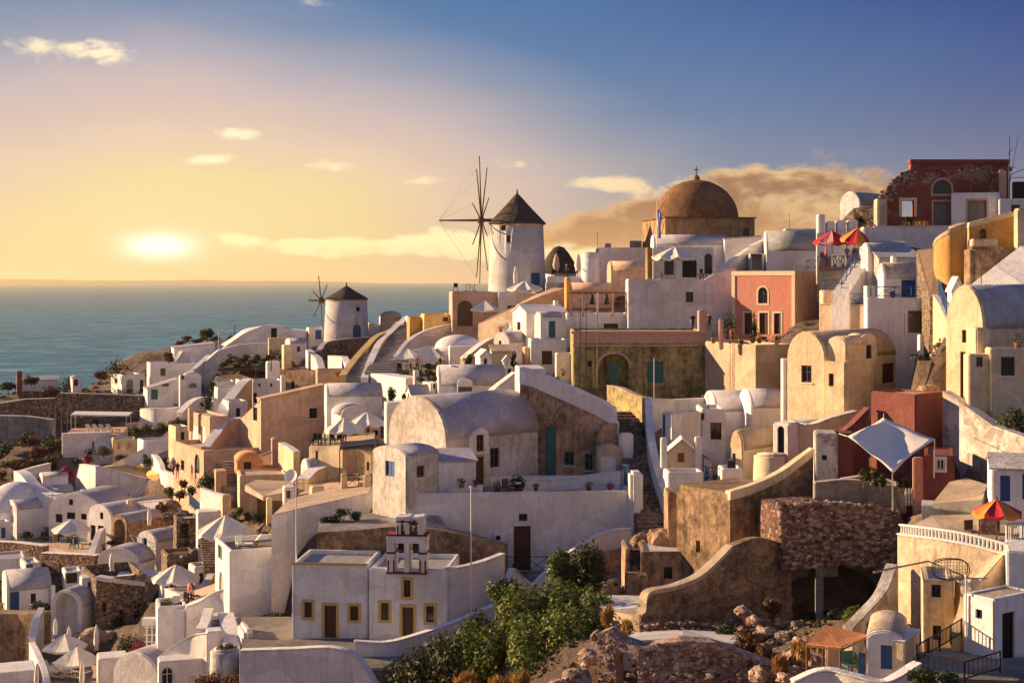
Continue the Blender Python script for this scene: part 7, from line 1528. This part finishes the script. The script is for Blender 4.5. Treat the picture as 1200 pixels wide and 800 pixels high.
def CABLE(label, a, b, sag):
    p, q = P(*a), P(*b); o = put(empty('power_cable', p), label, 'cable'); bm = bmesh.new(); N = 14; pt = lambda t: (q - p) * t - Vector((0, 0, sag * 4 * t * (1 - t)))
    for i in range(N): tube(bm, pt(i / N), pt((i + 1) / N), .012, None, 4)
    mobj('wire', bm, 'iron', o)
CABLE('thin cable sagging across the weathered brown house wall', (618, 487, 107.6), (724, 497, 106.4), .25); CABLE('thin cable sagging over the long white terrace wall', (552, 574, 86.6), (736, 560, 96), .5); CABLE('thin cable from the chapel roof pole to the annex', (347, 566, 90.5), (440, 540, 95.4), .4); CABLE('thin cable along the olive house front', (672, 408, 127.5), (826, 405, 127), .2)

# shrubs added at wall feet to imitate the dark gaps between houses
cnt = 0
for h_, xe_, cat_, rg_ in list(HS):
    if cat_ != 'house' or not rg_ or xe_ > 480 or h_['c'].y > 205: continue
    for k_ in range(2):
        if rnd.random() < .35: continue
        s_ = rnd.uniform(h_['x0'], h_['x1']); n_ = -rnd.uniform(.35, .7); w_ = h_['c'] + Vector((h_['u'][0] * s_ + h_['v'][0] * n_, h_['u'][1] * s_ + h_['v'][1] * n_, 0))
        px_, py_ = w_.x / w_.y * F + CX, HY - (w_.z - CZ) / w_.y * F
        dk = rnd.random() < .72
        BUSH('dark shrub at the foot of a whitewashed wall' if dk else 'brown scrub at the foot of a whitewashed wall', px_, py_, w_.y, rnd.uniform(5, 10), rnd.uniform(6, 13), 150, .11, 'darkleaf' if dk else 'drybrush', group='shrubs added to darken the gaps by house walls' if dk else 'brown scrub added to darken the gaps by house walls', lumps=4, stems=2); cnt += 1
print('wall shrubs', cnt)

RAIL('white railing along the path above the vault backs', 'whitetrim', [(150, 588, 156), (190, 566, 158)], 9); RAIL('blue railing beside the dark stone vault', 'blue', [(152, 636, 137), (167, 641, 134.5)], 10)
sq = H('house', 'low rough stone hut with black opening below the lane', 'house', 'drystone', (None, 196, 230), (650, 676), 121, 10, 'flat', [('A', 220, 662, 8, 13, 'o')], dep=3, rm='soil'); face_stones(sq, 'A', 120, .06, .15)
H('house', 'white stepped block with two slit windows beside the stone hut', 'house', 'white', (186, 190, 206), (676, 706), 117, 20, 'flat', [('A', 195, 686, 3, 8, 'w', 'black'), ('A', 201, 686, 3, 8, 'w', 'black')], dep=2.5)
H('house', 'small white cube with black doorway below the round terrace parapet', 'house', 'white', (None, 228, 246), (664, 690), 116, 15, 'flat', [('A', 236, 678, 5, 14, 'd', 'black')], dep=2)
H('house', 'little white dome-roofed store beside the battered wall', 'house', 'white', (None, 62, 86), (578, 596), 156, 12, 'vx', [('A', 74, 587, 4, 8, 'd', 'black')], dep=3, rise=.7)
H('house', 'white shed with blue door at the cave-house foot', 'house', 'white', (None, -6, 12), (612, 634), 150, 12, 'flat', [('A', 4, 624, 5, 12, 'd', 'blue')], dep=2)
H('house', 'white terrace box with three tiny windows under the hedge', 'house', 'white', (None, 168, 204), (516, 534), 166, 14, 'flat', [('A', 176, 523, 3, 5, 'w', 'black'), ('A', 186, 522, 3, 5, 'w', 'black'), ('A', 196, 521, 3, 5, 'w', 'black')], dep=3)
H('house', 'cream cube with black door between peach cube and bastion', 'house', 'cream', (None, 206, 222), (500, 520), 158, 16, 'flat', [('A', 214, 511, 4, 10, 'd', 'black')], dep=3)
H('house', 'white house with arched door behind the peach gable wall', 'house', 'white', (None, 268, 290), (470, 492), 160, 14, 'flat', [('A', 279, 483, 5, 11, 'da', 'black')], dep=3)
H('house', 'small white vault with black window above the garden bed', 'house', 'white', (None, 340, 360), (402, 418), 196, 14, 'vx', [('A', 350, 409, 4, 6, 'w', 'black')], dep=3, rise=.6)
H('house', 'white cube with two black windows by the broad steps', 'house', 'white', (None, 478, 500), (420, 436), 158, 12, 'flat', [('A', 484, 427, 3, 5, 'w', 'black'), ('A', 493, 427, 3, 5, 'w', 'black')], dep=2, reg=False)
STAIRS('white steps between stone hut and white cube', 'concrete', (214, 704, 112), (216, 676, 118), 1.2, 9, deep=.6)

# ================================================================== hillside planting, foreground
for i, (px, py, d, rx, ry, n) in enumerate([(640, 745, 80, 30, 50, 1500), (668, 800, 76, 36, 78, 2100), (690, 700, 84, 22, 52, 1100), (610, 770, 79, 30, 66, 1600), (575, 800, 77, 34, 60, 1500), (645, 815, 74, 40, 82, 2100), (530, 815, 78, 36, 60, 1300), (490, 822, 78, 26, 50, 900), (590, 712, 85, 16, 28, 600), (700, 760, 79, 18, 60, 900), (660, 690, 86, 22, 44, 900), (560, 760, 81, 20, 40, 800), (620, 800, 76, 34, 70, 1500), (690, 790, 76, 24, 70, 1300), (655, 740, 82, 26, 50, 1100)]):
    BUSH(['bright-topped fig bush in the middle of the thicket', 'tallest glossy fig bush of the thicket', 'dark fig bush against the brown ramp recess', 'fig bush below the small curved wing wall', 'fig bush in front of the sloping garden wall', 'broad fig bush at the foot of the thicket', 'dark fig bush under the chapel garden wall', 'low dark bush at the end of the chapel garden wall', 'small fig sapling at the wing wall doorway', 'narrow fig bush beside the rough stone pier', 'fig bush climbing below the black railing', 'low fig bush next to the garden steps', 'full fig bush filling the thicket middle', 'fig bush leaning towards the rough pier', 'dense fig bush beneath the ramp wall'][i],
         px, py, d, rx * 1.3, ry * 1.25, int(n * 2.6), .12, 'leaf' if i not in (2, 6, 7, 11) else 'shrub', name='fig_bush', cat='bush', lumps=12, stems=7)
for i, (px, py, d, rx, ry) in enumerate([(545, 812, 73, 14, 26), (585, 815, 72, 18, 24), (610, 818, 71, 16, 30), (712, 728, 74, 9, 16), (735, 742, 72.5, 9, 14), (940, 770, 61, 14, 18), (960, 762, 62, 14, 20), (915, 785, 60.5, 10, 14), (1010, 742, 64, 12, 14)]):
    BUSH(['golden dry grass below the fig thicket, by the garden wall', 'golden dry grass below the fig thicket', 'golden dry grass at the foot of the broad fig bush', 'golden grass tuft by the slab roof', 'golden grass tuft on the rough stone pier', 'orange dry grass behind the reed pergola', 'orange dry grass on the rock slope above the pergola', 'dry grass tuft on the pale rubble wall', 'dry grass on the warm plaster slope'][i], px, py, d, rx, ry, 420, .13, 'drygrass', name='grass_tuft', cat='grass', up=True, lumps=6, stems=1)
for i, (px, py, d, rx, ry, mm) in enumerate([(872, 768, 66, 22, 40, 'drybrush'), (895, 775, 65, 16, 26, 'drybrush'), (1000, 735, 67, 13, 26, 'leaf'), (850, 745, 70, 14, 18, 'darkleaf'), (905, 720, 74, 14, 20, 'drybrush'), (680, 812, 68, 16, 20, 'drybrush'), (1085, 800, 52.5, 22, 14, 'shrub'), (1110, 800, 52, 18, 14, 'darkleaf')]):
    BUSH(['rusty dry brush on the rock slope', 'smaller rusty brush on the rock slope', 'fresh green bush before the black arches', 'dark weeds at the foot of the garden wall', 'brown brush under the mottled wall', 'reddish shrub beside the rough stone pier', 'green shrub along the cottage path railing', 'dark shrub along the cottage path railing'][i], px, py, d, rx, ry, 650, .09, mm, lumps=8)
for i, (px, py, d, r_, mm) in enumerate([(870, 718, 73, 11, 'palestone'), (884, 728, 72, 9, 'palestone'), (895, 742, 70, 12, 'palestone'), (905, 755, 68, 8, 'drystone'), (920, 748, 69, 13, 'drystone'), (940, 752, 66, 10, 'palestone'), (930, 768, 64, 12, 'palestone'), (955, 775, 62, 9, 'palestone'), (885, 760, 66.5, 9, 'drystone'), (860, 758, 67, 8, 'drystone'), (890, 790, 61, 12, 'palestone'), (920, 795, 60, 10, 'palestone'), (935, 735, 72, 12, 'drystone'), (860, 730, 73, 9, 'drystone'), (980, 760, 63, 9, 'palestone'), (690, 770, 66, 14, 'palestone'), (675, 796, 63, 18, 'palestone'), (702, 745, 67, 10, 'drystone'), (655, 805, 62, 14, 'palestone')]):
    ROCK(['fallen pale block in the rock slope below the garden wall', 'rough pinkish boulder beside the rough stone pier'][i > 14], px, py, d, r_, mm, ['blocks on the rock slope', 'boulders by the stone pier'][i > 14], .7)
def scree():
    o = P(880, 740, 70); root = put(empty('scree', o), 'loose rubble and small stones scattered over the rock slope', 'rubble', kind='stuff')
    def fn():
        px = rnd.uniform(735, 1000); py = rnd.uniform(725, 790); d = 73.5 - (py - 725) * .19
        return P(px, py, d) - o + Vector((0, 0, rnd.uniform(-.2, .05))), Vector((rnd.uniform(-.3, .3), -.5, .8)).normalized()
    stones_on(root, fn, 700, .06, .2)
scree()

# ================================================================== terrain
for p in [(-20, 560, 182), (0, 600, 165), (-30, 700, 135), (-40, 790, 112), (0, 830, 100), (150, 840, 90), (300, 850, 76), (450, 850, 72), (560, 830, 73), (640, 835, 69), (700, 825, 64), (800, 850, 57), (900, 850, 56), (1000, 835, 53), (1100, 840, 49), (1230, 830, 50),
          (640, 750, 82), (600, 740, 85), (540, 770, 82), (690, 720, 84), (720, 745, 72), (790, 752, 71), (850, 748, 72), (900, 750, 69.5), (950, 765, 64), (980, 745, 66), (700, 780, 66),
          (1250, 560, 75), (1260, 420, 95), (1260, 300, 110), (1250, 250, 125), (1260, 700, 62), (215, 408, 228), (245, 398, 228), (280, 398, 226), (320, 398, 224), (370, 398, 222)]:
    w = P(*p); REG.append((w.x, w.y, w.z))
for X_, Y_, Z_ in [(-10, 30, 62), (20, 30, 70), (-40, 40, 52), (60, 40, 75), (60, 80, 88), (-60, 80, 50), (-90, 120, 25), (-105, 170, 12), (-110, 210, 0), (-95, 240, -5), (-60, 250, 20), (-60, 275, -5), (-30, 240, 55), (-30, 275, 0), (0, 240, 60), (0, 280, 5), (40, 240, 62), (40, 285, 10), (80, 240, 70), (100, 180, 85), (100, 120, 92), (90, 290, 10), (-80, 215, 55), (10, 205, 90), (50, 180, 97), (30, 200, 92), (-140, 150, -8), (-140, 220, -10), (-140, 60, 0), (-130, 30, 0)]:
    REG.append((X_, Y_, Z_))
def terrain():
    R_ = np.array(REG); st = .8; xs = np.arange(-150, 115, st); ys = np.arange(22, 300, st); nx, ny = len(xs), len(ys)
    gx, gy = np.meshgrid(xs, ys); pts = np.stack([gx.ravel(), gy.ravel()], 1); z = np.zeros(len(pts)); zl = np.zeros(len(pts))
    for i in range(0, len(pts), 4000):
        q = pts[i:i + 4000]; d2 = ((q[:, None, :] - R_[None, :, :2]) ** 2).sum(2) + .25
        k = np.argpartition(d2, 10, axis=1)[:, :10]; dd = np.take_along_axis(d2, k, 1); w = dd ** -1.6; zz = R_[k, 2]
        z[i:i + 4000] = (w * zz).sum(1) / w.sum(1)
    Z = z.reshape(ny, nx)
    for _ in range(2):
        Zp = np.pad(Z, 1, 'edge'); Z = (Zp[1:-1, 1:-1] * 4 + Zp[:-2, 1:-1] + Zp[2:, 1:-1] + Zp[1:-1, :-2] + Zp[1:-1, 2:]) / 8
    from mathutils import noise as mn
    for j in range(ny):
        for i in range(nx): Z[j, i] += .28 * mn.noise(Vector((xs[i] * .5, ys[j] * .5, 0))) + .12 * mn.noise(Vector((xs[i] * 1.3, ys[j] * 1.3, 3)))
    px = gx / gy * F + CX; lim = np.full(Z.shape, 1e9)
    for pa, da, pb, db, zf in SIGHT:
        if pa > pb: pa, da, pb, db = pb, db, pa, da
        if pb - pa < .5: continue
        t = np.clip((px - pa) / (pb - pa), 0, 1); dd = da + (db - da) * t
        m = (px >= pa - 1.5) & (px <= pb + 1.5) & (gy < dd - .2) & (gy > dd - 45)
        lim = np.where(m, np.minimum(lim, CZ + (zf - CZ) * gy / dd), lim)
    Z = np.minimum(Z, np.maximum(lim - .1, Z - 7))
    for poly, zb in FOOT:          # the ground stays under floors and roofs
        P_ = np.array(poly); lo, hi = P_.min(0) - .9, P_.max(0) + .9
        i0, i1 = np.searchsorted(xs, (lo[0], hi[0])); j0, j1 = np.searchsorted(ys, (lo[1], hi[1]))
        if i1 <= i0 or j1 <= j0: continue
        X_, Y_ = np.meshgrid(xs[i0:i1], ys[j0:j1]); ins = np.zeros(X_.shape, bool); n = len(poly)
        cen = P_.mean(0); P2 = cen + (P_ - cen) * 1.0; md = np.full(X_.shape, 1e9)
        for a in range(n):
            x0, y0 = P2[a]; x1, y1 = P2[(a + 1) % n]
            c = ((y0 > Y_) != (y1 > Y_)) & (X_ < (x1 - x0) * (Y_ - y0) / (y1 - y0 + 1e-12) + x0); ins ^= c
            L2 = (x1 - x0) ** 2 + (y1 - y0) ** 2 + 1e-9; t = np.clip(((X_ - x0) * (x1 - x0) + (Y_ - y0) * (y1 - y0)) / L2, 0, 1); md = np.minimum(md, np.hypot(X_ - x0 - t * (x1 - x0), Y_ - y0 - t * (y1 - y0)))
        near = ins | (md < .75); sub = Z[j0:j1, i0:i1]; sub[near] = np.minimum(sub[near], zb - .12)
    v = np.stack([gx, gy, Z], 2).reshape(-1, 3); idx = np.arange(nx * ny).reshape(ny, nx)
    f = np.stack([idx[:-1, :-1], idx[:-1, 1:], idx[1:, 1:], idx[1:, :-1]], 2).reshape(-1, 4)
    me = bpy.data.meshes.new('terrain'); me.from_pydata(v.tolist(), [], f.tolist()); me.polygons.foreach_set('use_smooth', np.ones(len(f), bool))
    o = mobj('terrain', me, 'earth'); put(o, 'brown rocky hillside under the village', None, kind='structure')
    # low scrub and stones over the open ground in view
    bm = bmesh.new(); k = 0; vs, fs = [], []
    while k < 2600:
        px = rnd.uniform(-10, 1205); d = rnd.uniform(55, 225) ; x = (px - CX) / F * d
        i, j = int((x - xs[0]) / st), int((d - ys[0]) / st)
        if not (0 <= i < nx and 0 <= j < ny): continue
        zz = Z[j, i]; py = HY - (zz - CZ) / d * F
        if py > 815 or py < 380: continue
        if mn.noise(Vector((x * .16, d * .16, 9))) < -.05: continue
        r = rnd.uniform(.15, .5); leaves(bm, (x, d, zz + r * .35), (r, r, r * .6), int(9 + r * 26), .1 + .0006 * d); k += 1
    put(mobj('ground_cover', bm, 'shrub'), 'low dark scrub covering open ground between the houses', None, kind='stuff')
def earthmat():
    m, t, b, p = newmat('earth'); g = t.nodes.new('ShaderNodeNewGeometry')
    n1, n2, n3 = noise(t, p, .22, 6, .65), noise(t, p, 1.6, 6, .7), noise(t, p, 7, 5, .7)
    c = mixc(t, n1.step(.4, .65), (.13, .085, .06), (.26, .19, .14)); c = mixc(t, n2.step(.45, .7) * .7, c, (.10, .06, .045)); c = mixc(t, n3.step(.55, .75) * .6, c, (.42, .34, .27))
    c = mixc(t, noise(t, p, .5, 5, .6).step(.56, .66) * .6, c, (.06, .06, .025))
    link(t, c, b, 'Base Color'); bump(t, b, n2 * .7 + n3 * .35, 1.0, .3)
earthmat(); terrain()

# ================================================================== sea
def seamat():
    m, t, b, p = newmat('sea')
    w1 = noise(t, mapping(t, p, scale=(.016, .03, 1), rot=(0, 0, R(12))), 1.0, 8, .62, .5); w2 = noise(t, mapping(t, p, scale=(.22, .42, 1), rot=(0, 0, R(-8))), 1.0, 6, .7); big = noise(t, mapping(t, p, scale=(.0011, .0032, 1)), 1.0, 4, .5)
    c = mixc(t, w1.step(.35, .68), (.002, .10, .17), (.03, .30, .41)); c = mixc(t, big.step(.4, .65) * .5, c, (.035, .25, .34))
    foam_sparkle = (w2 * .62 + w1 * .48).step(.6, .66)  # whitecap flecks that also paint the sparkle on the water
    c = mixc(t, foam_sparkle * .85, c, (.62, .66, .68))
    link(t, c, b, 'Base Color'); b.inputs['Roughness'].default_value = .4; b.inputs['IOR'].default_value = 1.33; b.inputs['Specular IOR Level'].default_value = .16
    bump(t, b, w1 * 1.0 + w2 * .25, .9, 5.0)
seamat()
bm = bmesh.new(); n = 12
vs = [[bm.verts.new((-35500 + 71000 * i / n, -3000 + 42500 * j / n, 0)) for i in range(n + 1)] for j in range(n + 1)]
for j in range(n):
    for i in range(n): bm.faces.new((vs[j][i], vs[j][i + 1], vs[j + 1][i + 1], vs[j + 1][i]))
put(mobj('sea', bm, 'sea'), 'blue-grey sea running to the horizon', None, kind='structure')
def far_isle():
    from mathutils import noise as mn
    bm = bmesh.new(); D = 33000.0; rows = []; N = 90
    for j in range(7):
        row = []
        for i in range(N + 1):
            px = -260 + 760 * i / N; t = i / N; x = (px - CX) / F * D; env = max(0.0, math.sin(math.pi * t)) ** .5
            hh = (9 + 3.5 * mn.noise(Vector((t * 5, 1.7, 0))) + 1.5 * mn.noise(Vector((t * 17, .3, 0)))) * env * (1 - .42 * t)
            row.append(bm.verts.new((x, D + (j - 3) * 1300, -30 + max(0, hh) * D / F * math.cos((j - 3) / 3.2 * math.pi / 2))))
        rows.append(row)
    for a_, b_ in zip(rows, rows[1:]):
        for i in range(N): bm.faces.new((a_[i], a_[i + 1], b_[i + 1], b_[i])).smooth = True
    put(mobj('far_hills', bm, 'earth'), 'faint far island hills on the horizon', None, kind='structure')
far_isle()
HAZE = 3.2e-5
def haze():
    bm = bmesh.new(); box(bm, -36000, 36000, -3500, 40000, -25, 300)
    m = bpy.data.materials.new('haze'); m.use_nodes = True; t = m.node_tree; t.nodes.clear()
    v = t.nodes.new('ShaderNodeVolumePrincipled'); v.inputs['Color'].default_value = (1, .88, .6, 1); v.inputs['Density'].default_value = HAZE; v.inputs['Anisotropy'].default_value = .3
    o = t.nodes.new('ShaderNodeOutputMaterial'); t.links.new(v.outputs[0], o.inputs['Volume']); MATS['haze'] = m
    put(mobj('haze', bm, 'haze'), 'thin golden sea haze', None, kind='stuff')
if HAZE: haze()
finish_booleans()
print('OBJECTS', len(bpy.data.objects), 'things', len([o for o in bpy.data.objects if o.parent is None]))
